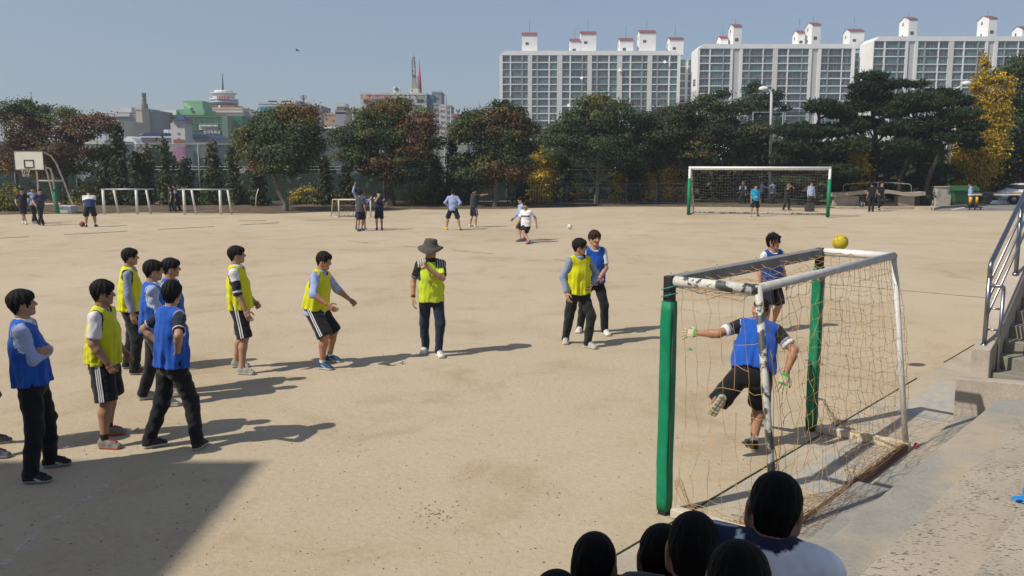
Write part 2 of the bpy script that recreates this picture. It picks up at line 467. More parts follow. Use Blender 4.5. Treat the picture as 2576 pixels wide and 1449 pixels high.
def concrete(base, speck=0.0, name='concrete', sandy=0.0):
    def f(nt, b):
        co = coord(nt); n = noise(nt, 1.3, 6, 0.65, co, 0.3); n2 = noise(nt, 38, 4, 0.7, co)
        c = ramp(nt, n.outputs[0], [(0.32, [x*0.80 for x in base]), (0.52, base), (0.72, [x*1.14 for x in base])]).outputs[0]
        g = ramp(nt, n2.outputs[0], [(0.3, 0.82), (0.6, 1.0), (0.75, 1.06)]).outputs[0]
        c = mixc(nt, 1.0, c, g, 'MULTIPLY')
        st = noise(nt, 0.7, 4, 0.6, co); mk = ramp(nt, st.outputs[0], [(0.5, 0.0), (0.62, sandy)])
        c = mixc(nt, mk.outputs[0], c, (0.44, 0.355, 0.25))
        h = n2.outputs[0]
        if speck:
            mpp = nt.nodes.new('ShaderNodeMapping'); mpp.inputs['Scale'].default_value = (1.0, 2.2, 1.0); mpp.inputs['Rotation'].default_value = (0, 0, -0.3); lk(nt, co, mpp.inputs[0]); v = noise(nt, 26, 2.5, 0.6, mpp.outputs[0])
            wob = noise(nt, 2.2, 5, 0.65, co)
            m = ramp(nt, v.outputs[0], [(0.58, 0.0), (0.63, 1.0)]); m2 = ramp(nt, wob.outputs[0], [(0.40, 0.0), (0.54, 1.0)])
            mm = nt.nodes.new('ShaderNodeMath'); mm.operation = 'MULTIPLY'; lk(nt, m.outputs[0], mm.inputs[0]); lk(nt, m2.outputs[0], mm.inputs[1])
            mv = nt.nodes.new('ShaderNodeMath'); mv.operation = 'MULTIPLY'; lk(nt, mm.outputs[0], mv.inputs[0]); mv.inputs[1].default_value = speck
            c = mixc(nt, mv.outputs[0], c, (0.08, 0.075, 0.065)); h = n2.outputs[0]
        lk(nt, c, b.inputs['Base Color']); b.inputs['Roughness'].default_value = 0.9; b.inputs['Specular IOR Level'].default_value = 0.2
        bump(nt, b, h, 0.35, 0.012)
    return nmat(name, f)
CONC = concrete((0.30, 0.285, 0.255), 0.12, 'concrete', 0.6)
CONCS = concrete((0.37, 0.325, 0.265), 1.0, 'concrete_aggregate', 0.2)
CONCP = concrete((0.40, 0.345, 0.29), 0.0, 'painted_concrete', 0.1)
CONCD = concrete((0.24, 0.225, 0.19), 0.25, 'concrete_dark', 0.2)
APRON = concrete((0.42, 0.365, 0.28), 0.0, 'concrete_apron', 0.85)
def tn_sheet(name, t0, t1, n0, n1, z, mat, seg=1):
    mb = MB(); mb.add([TN(t0, n0, z), TN(t0, n1, z), TN(t1, n1, z), TN(t1, n0, z)], [(0, 1, 2, 3)]); return tag(mb.build(name, mat), kind='structure')
tn_sheet('pavement', -9, 18, 0.16, 1.2, 0.006, APRON)
def tiles(nt, b):
    co = coord(nt); br = nt.nodes.new('ShaderNodeTexBrick'); br.inputs['Scale'].default_value = 4.5; br.inputs['Mortar Size'].default_value = 0.012
    mp = nt.nodes.new('ShaderNodeMapping'); mp.inputs['Rotation'].default_value = (0, 0, -TN_ROT); lk(nt, co, mp.inputs[0]); lk(nt, mp.outputs[0], br.inputs['Vector'])
    br.inputs['Color1'].default_value = (0.33, 0.335, 0.32, 1); br.inputs['Color2'].default_value = (0.27, 0.30, 0.31, 1); br.inputs['Mortar'].default_value = (0.3, 0.26, 0.2, 1)
    n = noise(nt, 2.0, 6, 0.7, co, 0.5); m = ramp(nt, n.outputs[0], [(0.42, 0.0), (0.58, 0.9)])
    lk(nt, mixc(nt, m.outputs[0], br.outputs[0], (0.42, 0.36, 0.27)), b.inputs['Base Color']); b.inputs['Roughness'].default_value = 0.9
TILES = nmat('worn_tiles', tiles)
tn_sheet('tile_path', 4.3, 6.2, 0.42, 1.12, 0.010, TILES)
tn_sheet('tile_path', 1.2, 3.05, 0.45, 1.02, 0.010, TILES)

# spectator stand: five terraces, each its own concrete step
STEPS = [(1.14, 0.10), (1.51, 0.36), (2.05, 0.64), (2.65, 0.93), (3.25, 1.22), (4.9, 1.22)]
TM = Matrix(((GD.x, GN.x, 0, GL.x), (GD.y, GN.y, 0, GL.y), (0, 0, 1, 0), (0, 0, 0, 1)))   # (t, n, z) -> world
stand = empty('spectator_stand', TN(-2, 3)); tag(stand, 'long concrete terraced stand with wide steps behind the near goal', 'stand')
def in_tn(mb, name, mat, parent=None, bevel=0.0, smooth=False):
    o = mb.build(name, mat, None, smooth, bevel=bevel)
    o.data.transform(TM)
    if parent is not None:
        o.data.transform(Matrix.Translation(-parent.location)); o.parent = parent
    return o
for i in range(5):
    n0, z = STEPS[i]; n1 = STEPS[i+1][0]+0.02
    mb = MB()
    if i == 0:
        mb.box((1.55, n0, 0), (4.42, n1, z)); in_tn(mb, 'step', CONC, stand, 0.012); mb = MB(); mb.box((-9, 1.03, 0), (1.548, n1, z+0.012))
    else: mb.box((-9, n0, 0), (4.42, n1, z))
    in_tn(mb, 'step', (CONC, CONC, CONCS, CONCS, CONCD)[i], stand, 0.014)
# end wall of the stand
mb = MB(); mb.prism([(1.05, 0), (4.9, 0), (4.9, 1.75), (3.3, 1.5), (1.85, 0.55), (1.05, 0.49)], 0, 0.17)
o = mb.build('end_wall', CONCP, None, bevel=0.012)
o.data.transform(TM @ Matrix(((0, 1, 0, 4.425), (1, 0, 0, 0), (0, 0, 1, 0), (0, 0, 0, 1)))); o.data.transform(Matrix.Translation(-stand.location)); o.parent = stand
o.data.flip_normals()
# stairs beyond the end wall
stair = empty('concrete_stairs', TN(6.5, 1.6)); tag(stair, 'concrete stairs with sloping parapet rising at the right edge', 'stairs')
PT = lambda t: 0.50+0.53*(t-6.5)
mb = MB(); mb.prism([(6.36, 0), (12.5, 0), (12.5, PT(12.5)), (6.62, PT(6.62)), (6.36, PT(6.45))], 0.74, 0.96)
o = in_tn(mb, 'parapet', CONCP, stair, 0.012); o.data.flip_normals()
for i in range(14):
    mb = MB(); t0 = 6.46+0.30*i; mb.box((t0, 0.965, 0), (t0+0.305, 2.6, 0.165*(i+1))); in_tn(mb, 'tread', CONCD, stair, 0.01)
STEEL = plain('stainless_steel', (0.27, 0.275, 0.30), 0.32, 1.0, 0.08, 20)
rail = empty('handrail', TN(6.5, 0.85, 0.5)); tag(rail, 'stainless steel tube handrail on the sloping stair parapet', 'handrail')
def rail_tube(name, pts, r, n=12):
    mb = MB(); mb.tube([Vector(p)-Vector((6.5, 0.85, 0.5)) for p in pts], r, n)
    o = mb.build(name, STEEL, rail, True); M = TM.to_3x3().to_4x4(); o.data.transform(M); return o
for j, t in enumerate((6.5, 8.0, 9.5, 11.0)):
    top = PT(t)+1.0 if j else PT(t)+0.99
    rail_tube('post', [(t, 0.85, PT(t)-0.01), (t, 0.85, top)], 0.03)
    mb = MB(); mb.lathe([(0.05, 0), (0.05, 0.012), (0.034, 0.03)], 14); o = mb.build('flange', STEEL, rail, True, loc=TN(t, 0.85, PT(t))-rail.location)
def bend(pts, r=0.07):
    out = [pts[0]]
    for i in range(1, len(pts)-1):
        a, b, c = Vector(pts[i-1]), Vector(pts[i]), Vector(pts[i+1])
        p, q = b+(a-b).normalized()*r, b+(c-b).normalized()*r
        for k in range(6): s = k/5; out.append(tuple((p*(1-s)+b*s)*(1-s)+(b*(1-s)+q*s)*s))
    return out+[pts[-1]]
rail_tube('top_rail', bend([(6.5, 0.85, PT(6.5)+0.9), (6.5, 0.85, PT(6.5)+1.08), (12, 0.85, PT(12)+1.08)]), 0.031)
for d in (0.82, 0.6, 0.38): rail_tube('rail', [(6.5, 0.85, PT(6.5)+d), (11.6, 0.85, PT(11.6)+d)], 0.017)
rail_tube('side_post', [(6.52, 1.02, 0.16), (6.52, 1.02, 1.25)], 0.024)
rail_tube('side_rail', bend([(6.5, 0.86, 1.3), (6.52, 1.02, 1.3), (6.52, 1.02, 1.2)], 0.04), 0.024)
for z in (0.72, 1.0): rail_tube('rung', [(6.5, 0.86, z), (6.52, 1.02, z)], 0.012)
# canopy added unseen to shade the spectators; school wing off the left throws its own shade
canopy = empty('shade_canopy', (0, 0, 0)); tag(canopy, 'unseen concrete canopy on columns, added to shade the seated spectators', 'canopy')
mb = MB(); mb.box((-3.2, -3.6, 4.25), (0.4, 2.1, 4.45)); mb.build('roof', CONC, canopy)
for x, y in ((-2.9, -3.2), (0.1, -3.2)):
    mb = MB(); mb.box((x-0.15, y-0.15, 0), (x+0.15, y+0.15, 4.25)); mb.build('column', CONC, canopy)
school = empty('school_building', (-14, 0, 0)); tag(school, 'plain school wing left of the stand', 'building')
_k = 14.0/SUNV.z
_c0 = Vector((-2.42, 8.13, 0))+SUNV*_k
mb = MB(); mb.box((_c0.x-14-(-14), -30, 0), (_c0.x-(-14), _c0.y, 14.0)); mb.build('wall', CONCP, school)
for i in range(6):
    mb = MB(); mb.box((_c0.x+14, _c0.y-4.6*i-3.6, 4.2), (_c0.x+14+0.02, _c0.y-4.6*i-1.2, 6.2)); mb.build('window', plain('school_glass', (0.04, 0.06, 0.07), 0.1), school)

# asphalt, kerb and painted line by the gate
def asph(nt, b):
    n = noise(nt, 0.8, 6, 0.7, coord(nt)); lk(nt, ramp(nt, n.outputs[0], [(0.3, (0.15, 0.145, 0.14)), (0.7, (0.24, 0.235, 0.225))]).outputs[0], b.inputs['Base Color']); b.inputs['Roughness'].default_value = 0.9
mb = MB(); a, b_ = G(2348, 530), G(2640, 533); c, d = P(2640, 500, 75), P(2372, 500, 75)
mb.add([(a.x, a.y, 0.008), (b_.x+30, b_.y, 0.008), (c.x+30, 75, 0.008), (d.x, 75, 0.008)], [(0, 1, 2, 3)]); tag(mb.build('road', nmat('asphalt', asph)), kind='structure')
mb = MB(); p, q = G(2395, 528), G(2446, 518.5); mb.bar((p.x, p.y, 0.013), (q.x, q.y, 0.013), 0.14, 0.004); tag(mb.build('road_marking', plain('road_paint', (0.7, 0.7, 0.66), 0.8)), kind='structure')
kerb = empty('kerb', G(2400, 522)); tag(kerb, 'grey stone kerb edging the planting bed beside the road', 'kerb')
pts = [G(2110, 526), G(2230, 526.5), G(2300, 526.5), G(2345, 528.5), G(2360, 525), G(2462, 518)]
for i in range(len(pts)-1):
    L = (pts[i+1]-pts[i]).length; n = max(1, round(L/1.1))
    for j in range(n):
        p = pts[i].lerp(pts[i+1], (j+0.02)/n); q = pts[i].lerp(pts[i+1], (j+0.98)/n)
        mb = MB(); mb.bar(p+Vector((0, 0, 0.07))-kerb.location, q+Vector((0, 0, 0.07))-kerb.location, 0.2, 0.14); mb.build('kerb_stone', CONCD if i > 3 else CONCP, kerb)

# ---------------------------------------------------------------- apartment blocks
def glassmat(name, lo, hi, rough=0.12):
    def f(nt, b):
        oi = nt.nodes.new('ShaderNodeObjectInfo'); n = noise(nt, 0.5, 3, 0.5, coord(nt))
        mx = nt.nodes.new('ShaderNodeMath'); mx.operation = 'MULTIPLY_ADD'; lk(nt, n.outputs[0], mx.inputs[0]); mx.inputs[1].default_value = 0.5; lk(nt, oi.outputs['Random'], mx.inputs[2])
        r = ramp(nt, mx.outputs[0], [(0.25, lo), (0.8, [(a+b2)/2 for a, b2 in zip(lo, hi)]), (1.25, hi)])
        lk(nt, r.outputs[0], b.inputs['Base Color']); b.inputs['Roughness'].default_value = rough; b.inputs['Specular IOR Level'].default_value = 0.5
    return nmat(name, f)
GLASS = glassmat('apartment_glass', (0.028, 0.052, 0.06), (0.085, 0.18, 0.175), 0.2)
GLASSD = glassmat('dark_glass', (0.02, 0.03, 0.035), (0.07, 0.09, 0.10))
AWHITE = plain('apartment_white', (0.80, 0.79, 0.78), 0.85, 0, 0.05, 0.3)
APIER = plain('apartment_pier', (0.66, 0.645, 0.63), 0.85, 0, 0.06, 0.3)
APINK = plain('apartment_pink', (0.42, 0.33, 0.36), 0.85, 0, 0.08, 0.3)
AFRAME = plain('window_frame', (0.30, 0.32, 0.33), 0.6, 0, 0.1, 2)
ADARK = plain('window_dark', (0.05, 0.05, 0.06), 0.6)
AROOF = plain('roof_red', (0.20, 0.045, 0.055), 0.8, 0, 0.15, 1)
AGREYW = plain('shaft_grey', (0.50, 0.50, 0.51), 0.85, 0, 0.05, 0.3)
_WIN = {}
def win_mesh(w, h):
    key = (round(w, 1), round(h, 1))
    if key in _WIN: return _WIN[key]
    w, h = key; mb = MB(); t = 0.05
    mb.box((0, -0.06, 0), (t, 0.02, h)); mb.box((w-t, -0.06, 0), (w, 0.02, h)); mb.box((t, -0.06, h-t), (w-t, 0.02, h)); mb.box((t, -0.06, 0), (w-t, 0.02, t))
    n = 3 if w > 3 else 2
    for i in range(1, n):
        x = w*i/n+(0.35 if n == 3 and i == 1 else -0.2 if n == 3 else 0.2); mb.box((x-0.05, -0.04, t), (x+0.05, 0.02, h-t))
    pass
    m2 = MB()
    for z in (0.05, 0.78): m2.box((-0.1, -0.34, z), (w+0.1, -0.30, z+0.05))
    for x in np.arange(-0.1, w+0.1, 0.9): m2.box((x, -0.34, 0.02), (x+0.03, -0.30, 0.8))
    m3 = MB(); m3.box((0.02, 0.03, 0.02), (w-0.02, 0.08, h-0.02))
    a, b, c = mb.mesh('window'), m2.mesh('railing'), m3.mesh('pane')
    a.materials.append(AFRAME); b.materials.append(ADARK); c.materials.append(GLASS)
    _WIN[key] = (a, b, c); return _WIN[key]
def apartment(label, Y, bays, roofv, pitch, rows, u_end, penthouses, number=None, pinkseed=1, depthm=12.0, recess=None, shafts=()):
    """bays: list of lists of (u0, u1) window spans in the 2576 px view; all at distance Y"""
    mpp = Y/FPX*1.0
    X = lambda u: P(u, HOR, Y).x
    zr = P(u_end[0], roofv, Y).z
    zb = zr-0.9-pitch*rows-14
    rt = empty('apartment_block', (X(u_end[0]), Y, -9.0)); tag(rt, label, 'apartment block', 'white apartment blocks behind the trees')
    O = rt.location
    x0, x1 = 0.0, X(u_end[1])-O.x
    Z = lambda z: z-O.z
    rnd = random.Random(pinkseed)
    mb = MB(); mb.box((x0+0.02, 0.5, 0), (x1-0.02, depthm, Z(zr)-0.9)); mb.build('wall', AWHITE, rt)
    # parapet with chamfered ends
    c = 2.0
    mb = MB(); mb.prism([(x0, Z(zr)-1.0), (x1, Z(zr)-1.0), (x1, Z(zr)-1.0+0.02), (x1-c, Z(zr)+0.6), (x0+c, Z(zr)+0.6), (x0, Z(zr)-1.0+0.02)], -0.15, depthm+0.05)
    o = mb.build('parapet', AWHITE, rt); o.data.flip_normals()
    # piers between the bays
    edges = [u_end[0]]+[e for b in bays for e in (b[0][0], b[-1][1])]+[u_end[1]]
    for i in range(0, len(edges), 2):
        a, b = X(edges[i])-O.x, X(edges[i+1])-O.x
        sh = [s for s in shafts if s[0] >= edges[i]-1 and s[1] <= edges[i+1]+1]
        if sh:
            s0, s1 = X(sh[0][0])-O.x, X(sh[0][1])-O.x
            for p, q in ((a, s0), (s1, b)):
                if q-p > 0.1: mb = MB(); mb.box((p, -0.1, 0), (q, 0.5, Z(zr)-1.0)); mb.build('pier', AWHITE, rt)
            mb = MB(); mb.box((s0+0.01, 0.25, 0), (s1-0.01, 0.51, Z(zr)-1.0)); mb.build('shaft', AGREYW, rt)
        else:
            mb = MB(); mb.box((a, -0.1, 0), (b, 0.5, Z(zr)-1.0)); mb.build('pier', APIER if 0 < i < len(edges)-2 else AWHITE, rt)
    top = Z(zr)-1.05
    bandm = {}
    for bi, b in enumerate(bays):
        a0, a1 = X(b[0][0])-O.x, X(b[-1][1])-O.x
        key = round(a1-a0, 2)
        if key not in bandm:
            mb = MB(); mb.box((0.01, -0.02, -0.42), (a1-a0-0.01, 0.49, -0.10)); bandm[key] = [mb.mesh('floor_band'), None]; bandm[key][0].materials.append(AWHITE)
            bandm[key][1] = bandm[key][0].copy(); bandm[key][1].materials.clear(); bandm[key][1].materials.append(APINK)
        for k in range(2):      # uprights between the windows
            p, q = X(b[k][1])-O.x, X(b[k+1][0])-O.x
            mb = MB(); mb.box((p, -0.04, top-pitch*rows), (q, 0.48, top)); mb.build('mullion', AWHITE if k == (bi % 2) else AFRAME, rt)
        for r in range(rows):
            z1 = top-pitch*r
            o = link('floor_band', bandm[key][1 if rnd.random() < 0.14 else 0], None, rt, (a0, 0, z1-pitch+0.42))
            for (w0, w1) in b:
                p, q = X(w0)-O.x, X(w1)-O.x
                f, g, pn = win_mesh(q-p, pitch-0.35)
                wo = link('window', f, None, rt, (p, 0.36, z1-pitch+0.33))
                link('pane', pn, None, wo); link('railing', g, None, wo)
    if recess:
        mb = MB(); a, b = X(recess[0])-O.x, X(recess[1])-O.x; mb.box((a, 5, 0), (b, depthm-1, Z(zr)-2.0)); mb.build('wing_wall', AWHITE, rt)
        for r in range(rows):
            for k in (0, 1):
                p = a+(b-a)*(0.08+0.5*k); q = a+(b-a)*(0.42+0.5*k); f, g, pn = win_mesh(q-p, pitch-0.45)
                wo = link('window', f, None, rt, (p, 4.9, top-1.0-pitch*(r+1)+0.43)); link('pane', pn, None, wo)
    for (u0, u1, v, full, sign) in penthouses:
        yb = 4.0
        k = (Y+yb)/Y if not full else (Y-0.3)/Y
        x_a, x_b = X(u0)*k-O.x, X(u1)*k-O.x; ztop = Z(P(u0, v, Y+(yb if not full else 0)).z)
        yy0, yy1 = (yb, yb+6.5) if not full else (-0.17, 7.5)
        zbot = Z(zr)-0.5 if not full else Z(zr)-1.02
        ym = (yy0+yy1)/2
        mb = MB()
        mb.box((x_a, yy0, zbot), (x_b, yy1, ztop-1.3)); po = mb.build('penthouse', AWHITE, rt)
        mb = MB(); mb.prism([(yy0-0.1, ztop-1.3), (yy1+0.1, ztop-1.3), (yy1+0.1, ztop-1.25), (ym, ztop), (yy0-0.1, ztop-1.25)], x_a+0.01, x_b-0.01)
        o = mb.build('gable', AWHITE, po); o.data.transform(Matrix(((0, 1, 0, 0), (1, 0, 0, 0), (0, 0, 1, 0), (0, 0, 0, 1))))
        mb = MB(); mb.add([(x_a-0.15, yy0-0.3, ztop-1.28), (x_b+0.15, yy0-0.3, ztop-1.28), (x_b+0.15, ym, ztop+0.08), (x_a-0.15, ym, ztop+0.08), (x_b+0.15, yy1+0.3, ztop-1.28), (x_a-0.15, yy1+0.3, ztop-1.28)],
            [(0, 1, 2, 3), (3, 2, 4, 5)])
        o = mb.build('roof', AROOF, po); md = o.modifiers.new('thick', 'SOLIDIFY'); md.thickness = 0.12
        mb = MB(); w = (x_b-x_a); mb.box((x_a+w*0.22, yy0-0.06, ztop-(4.9 if not full else 6.5)), (x_a+w*0.22+1.2, yy0+0.1, ztop-(4.0 if not full else 5.4))); mb.build('window', ADARK, po)
        for zz in (1.9, 6.0) if full else (2.3,):
            mb = MB(); mb.box((x_a-0.03, ym+0.3, ztop-zz-1.1), (x_a+0.1, ym+1.2, ztop-zz)); mb.build('window', ADARK, po)
        mb = MB(); mb.tube([(x_a+w*0.5, ym, ztop), (x_a+w*0.5, ym, ztop+2.0+2.5*(not full))], 0.05, 5); mb.build('antenna', ADARK, po)
    if number:
        o = lettering(number, 3.0, ADARK, (0, 0, 0), 0, rt, 0.06, name='block_number', width=4.6, height=2.6)
        o.location = (-0.04, 5.2, Z(zr)-12.6); o.rotation_euler = (math.pi/2, 0, -math.pi/2)
        mb = MB(); mb.box((-0.03, 0.8, 0), (0.01, depthm-0.4, Z(zr)-15.5)); mb.build('lower_end_wall', AGREYW, rt)
    return rt
c3 = lambda l: [(1226+0.2344*a, 1226+0.2344*b) for a, b in l]
c4 = lambda l: [(1698+0.3408*a, 1698+0.3408*b) for a, b in l]
apartment('wide white apartment block with teal windows, leftmost of the three', 330,
    [c3([(165, 242), (254, 366), (378, 432)]), c3([(477, 526), (540, 652), (664, 742)]), c3([(796, 873), (887, 1001), (1012, 1062)]), c3([(1109, 1158), (1171, 1283), (1296, 1376)]), c3([(1429, 1509), (1524, 1633), (1646, 1697)]), c3([(1746, 1796), (1809, 1921), (1936, 2012)])],
    132, 2.66, 15, (1257, 1705), [(*c3([p])[0], v, False, 0) for p, v in (((372, 530), 79), ((878, 986), 95), ((988, 1151), 76), ((1400, 1543), 93), ((1606, 1778), 73), ((1925, 2072), 91))], recess=(1705, 1750), pinkseed=4)
apartment('white apartment block with painted end-wall number 302 in the middle', 322,
    [c4([(161, 230), (239, 329), (335, 383)]), c4([(471, 519), (526, 616), (623, 691)]), c4([(726, 796), (804, 901), (906, 951)]), c4([(1041, 1091), (1097, 1191), (1196, 1261)])],
    115, 2.66, 11, (1748, 2136), [(*c4([p])[0], v, f, 0) for p, v, f in (((308, 362), 88, False), ((398, 458), 57, True), ((866, 915), 74, False), ((966, 1028), 53, True), ((1240, 1345), 70, False))], '302', 7, recess=(2136, 2190),
    shafts=[c4([(400, 449)])[0], c4([(972, 1016)])[0]])
apartment('white apartment block with painted end-wall number 303 at the right', 312,
    [c4([(1421, 1493), (1504, 1596), (1604, 1649)]), c4([(1739, 1786), (1796, 1886), (1894, 1961)]), c4([(1999, 2069), (2079, 2171), (2178, 2226)]), c4([(2317, 2366), (2372, 2463), (2470, 2536)])],
    96, 2.66, 9, (2180, 2568), [(*c4([p])[0], v, f, 0) for p, v, f in (((1663, 1725), 39, True), ((2240, 2300), 36, True), ((2484, 2590), 63, False))], '303', 9, recess=(2568, 2620),
    shafts=[c4([(1668, 1716)])[0], c4([(2246, 2290)])[0]])
# satellite dishes on the balconies
dish = MB(); dish.lathe([(0.02, 0), (0.3, 0.05), (0.55, 0.18), (0.57, 0.19), (0.3, 0.03), (0.02, -0.04)], 12); dm = dish.mesh('satellite_dish', True); dm.materials.append(plain('dish_white', (0.8, 0.8, 0.8), 0.5))
for i, (u, v, lb) in enumerate(((1672, 156, 'small white satellite dish highest on the left apartment block'), (1558, 176, 'small white satellite dish on the fourth bay of the left apartment block'), (1463, 196, 'small white satellite dish on the third bay of the left apartment block'), (1430, 265, 'small white satellite dish low on the left apartment block'))):
    p = P(u, v, 329.4); o = link('satellite_dish', dm, None, None, p, (R_(70), 0, R_(-20))); tag(o, lb, 'satellite dish', 'dishes on the apartment balconies')

# ---------------------------------------------------------------- the town behind the left half of the field
def facade(nt_name, col, var=0.1): return plain(nt_name, col, 0.85, 0, var, 0.25)
W_PALE, W_GREY, W_BEIGE, W_DARK = facade('town_pale', (0.52, 0.50, 0.50)), facade('town_grey', (0.27, 0.275, 0.30)), facade('town_beige', (0.50, 0.44, 0.37)), facade('town_dark', (0.13, 0.135, 0.15))
W_GREEN, W_LGREEN = facade('town_green', (0.008, 0.14, 0.065), 0.06), facade('town_light_green', (0.20, 0.40, 0.23))
W_TEAL, W_CYAN, W_BLUE, W_BRICK, W_TAN = facade('town_teal', (0.04, 0.15, 0.19)), facade('town_cyan', (0.03, 0.30, 0.46)), facade('town_blue', (0.02, 0.045, 0.15)), facade('town_brick', (0.28, 0.09, 0.055)), facade('town_tan', (0.42, 0.28, 0.19))
S_WHITE, S_RED, S_GREEN, S_BLUE, S_YEL, S_LIME = plain('sign_white', (0.75, 0.76, 0.76), 0.5), plain('sign_red', (0.42, 0.02, 0.045), 0.5), plain('sign_green', (0.01, 0.13, 0.075), 0.5), plain('sign_blue', (0.02, 0.06, 0.28), 0.5), plain('sign_yellow', (0.62, 0.36, 0.10), 0.5), plain('sign_lime', (0.22, 0.45, 0.06), 0.5)
ZB = -9.0
def bld(label, u0, u1, v, Y, mat, dep=14.0, roof=True, name='town_building'):
    a, b = P(u0, v, Y), P(u1, v, Y)
    rt = empty(name, (a.x, Y, ZB-0.5)); tag(rt, label, 'building')
    H = a.z-rt.location.z; Wd = b.x-a.x
    mb = MB(); mb.box((0, 0, 0), (Wd, dep, H)); mb.build('wall', mat, rt)
    if roof:
        mb = MB()
        for lo, hi in (((-0.1, -0.1, H), (Wd+0.1, 0.25, H+0.5)), ((-0.1, dep-0.25, H), (Wd+0.1, dep+0.1, H+0.5)), ((-0.1, 0.25, H), (0.25, dep-0.25, H+0.5)), ((Wd-0.25, 0.25, H), (Wd+0.1, dep-0.25, H+0.5))): mb.box(lo, hi)
        mb.build('roof_edge', mat, rt)
    return rt
def on(rt, name, u0, u1, v0, v1, mat, proud=0.15, y=None, thick=0.25):
    """a plate on the front of a building, given by its outline in the view"""
    Y = rt.location.y if y is None else y
    a, b = P(u0, v1, Y), P(u1, v0, Y); O = rt.location
    mb = MB(); mb.box((a.x-O.x, Y-O.y-proud, a.z-O.z), (b.x-O.x, Y-O.y-proud+thick, b.z-O.z)); return mb.build(name, mat, rt)
def vol(rt, name, u0, u1, v0, v1, Y, dep, mat):
    a, b = P(u0, v1, Y), P(u1, v0, Y); O = rt.location
    mb = MB(); mb.box((a.x-O.x, Y-O.y, a.z-O.z), (b.x-O.x, Y-O.y+dep, b.z-O.z)); return mb.build(name, mat, rt)
def txt(rt, s, u, v, wpx, hpx, mat, vertical=False, proud=0.35, y=None, name='lettering'):
    Y = (rt.location.y if y is None else y)-proud; p = P(u, v, Y); m = Y/FPX
    return lettering(s, 2.0, mat, p-rt.location, 0, rt, 0.15, vertical, width=wpx*m, height=hpx*m, name=name)
def wins(rt, rows, mat=None):
    for (us, v0, v1, w) in rows:
        for u in us:
            o = on(rt, 'window', u, u+w, v0, v1, AFRAME, 0.12, thick=0.2)
            a, b = P(u, v1, rt.location.y), P(u+w, v0, rt.location.y); O = rt.location; mb = MB()
            k = 2 if w > 4 else 1
            for i in range(k):
                x0 = a.x+(b.x-a.x)*i/k+0.08; x1 = a.x+(b.x-a.x)*(i+1)/k-0.08; mb2 = MB(); mb2.box((x0-O.x, -0.16, a.z-O.z+0.08), (x1-O.x, -0.1, b.z-O.z-0.08)); mb2.build('pane', mat or GLASSD, o)
k5 = lambda x, y: (346+0.1953*x, 207.5+0.1953*y)
# green gym building
g = bld('long dark green building with yellow lines and a gym sign', 369, 563, 294, 215, W_GREEN, 4)
for v in (293.2, 310.2, 326.5, 343): on(g, 'yellow_line', 369, 563, v, v+0.9, plain('line_yellow', (0.36, 0.30, 0.05), 0.6), 0.12)
for u in (382, 396, 410, 424, 438, 452, 466, 480, 494, 508, 522, 536, 550): on(g, 'panel_joint', u, u+0.25, 294.2, 343, ADARK, 0.05, thick=0.1)
on(g, 'sign_board', 502.5, 548.5, 314, 326.3, S_WHITE, 0.3); txt(g, '전국킥복싱체육관', 525, 320, 43, 8.5, plain('sign_ink', (0.05, 0.08, 0.07), 0.6), proud=0.5)
txt(g, '전국킥복싱', 532.5, 332.5, 41, 9.5, S_WHITE, proud=0.3); txt(g, '031-', 533, 341.5, 18, 4, S_WHITE, proud=0.3)
on(g, 'lime_board', 527.5, 557, 346, 356, S_LIME, 0.35); on(g, 'white_board', 528, 565, 358, 361.5, S_WHITE, 0.35)
vol(g, 'green_wing', 566, 608, 290.5, 420, 219, 16, W_GREEN); vol(g, 'stair_tower', 563.2, 572, 290, 420, 214.6, 4, plain('gym_stair', (0.12, 0.20, 0.15), 0.8))
vol(g, 'roof_house', 443.5, 513, 275, 294, 220, 9, W_LGREEN); vol(g, 'upper_roof_house', 462, 509, 253.5, 276, 222, 7, W_LGREEN); vol(g, 'white_shed', 415, 442.5, 277, 292, 219, 5, S_WHITE)
on(g, 'vent', 483.5, 489, 279, 284, ADARK, 0.1, 220); mb = MB(); p = P(466, 262, 221.6); q = P(482, 273, 220.0); mb.bar(p-g.location, q-g.location, 0.8, 0.5); mb.build('stair_ramp', W_LGREEN, g)
# beige block with round rooftop tower
b = bld('beige building carrying a round white rooftop tower with red letters', 515, 610, 275, 250, W_BEIGE, 12)
vol(b, 'side_wing', 610.2, 652, 279, 420, 252, 10, W_GREY); on(b, 'ledge', 515, 610, 282, 283, W_PALE, 0.3)
vol(b, 'brick_base', 526, 549, 264.5, 275.3, 252, 8, W_BRICK); vol(b, 'brick_base', 554, 590, 264.5, 275.3, 252, 8, W_BRICK); vol(b, 'white_pillar', 549.2, 553.8, 264.5, 275.3, 251.5, 3, S_WHITE)
O = b.location; cx = P(564, 262, 258); m = 258/FPX
def drum(name, prof, mat):
    mb = MB(); mb.lathe([(r*m, (262-v)*m) for r, v in prof], 28, Matrix.Translation((cx.x-O.x, 258-O.y, cx.z-O.z))); return mb.build(name, mat, b, True)
D_W = plain('tower_white', (0.66, 0.66, 0.67), 0.7); D_B = plain('tower_glass', (0.12, 0.20, 0.30), 0.3)
drum('lower_ring', [(32, 264), (34, 262), (34, 255), (32, 253)], D_B); drum('ring_band', [(34.5, 259), (35, 258.6), (35, 257.4), (34.5, 257)], D_W); drum('balcony', [(32, 253.2), (34, 253), (34, 250), (33, 249.6)], D_W)
drum('drum', [(26, 250), (26, 238), (25.6, 237.6)], D_W); drum('disc', [(30, 238), (31.5, 237), (31.5, 235.6), (28, 235)], D_W); drum('cap', [(22.5, 235.6), (22.5, 231), (20, 229.5)], D_W)
txt(b, 'HIPRA', 562, 246, 31, 9, S_RED, proud=4.2, y=258-0.0)
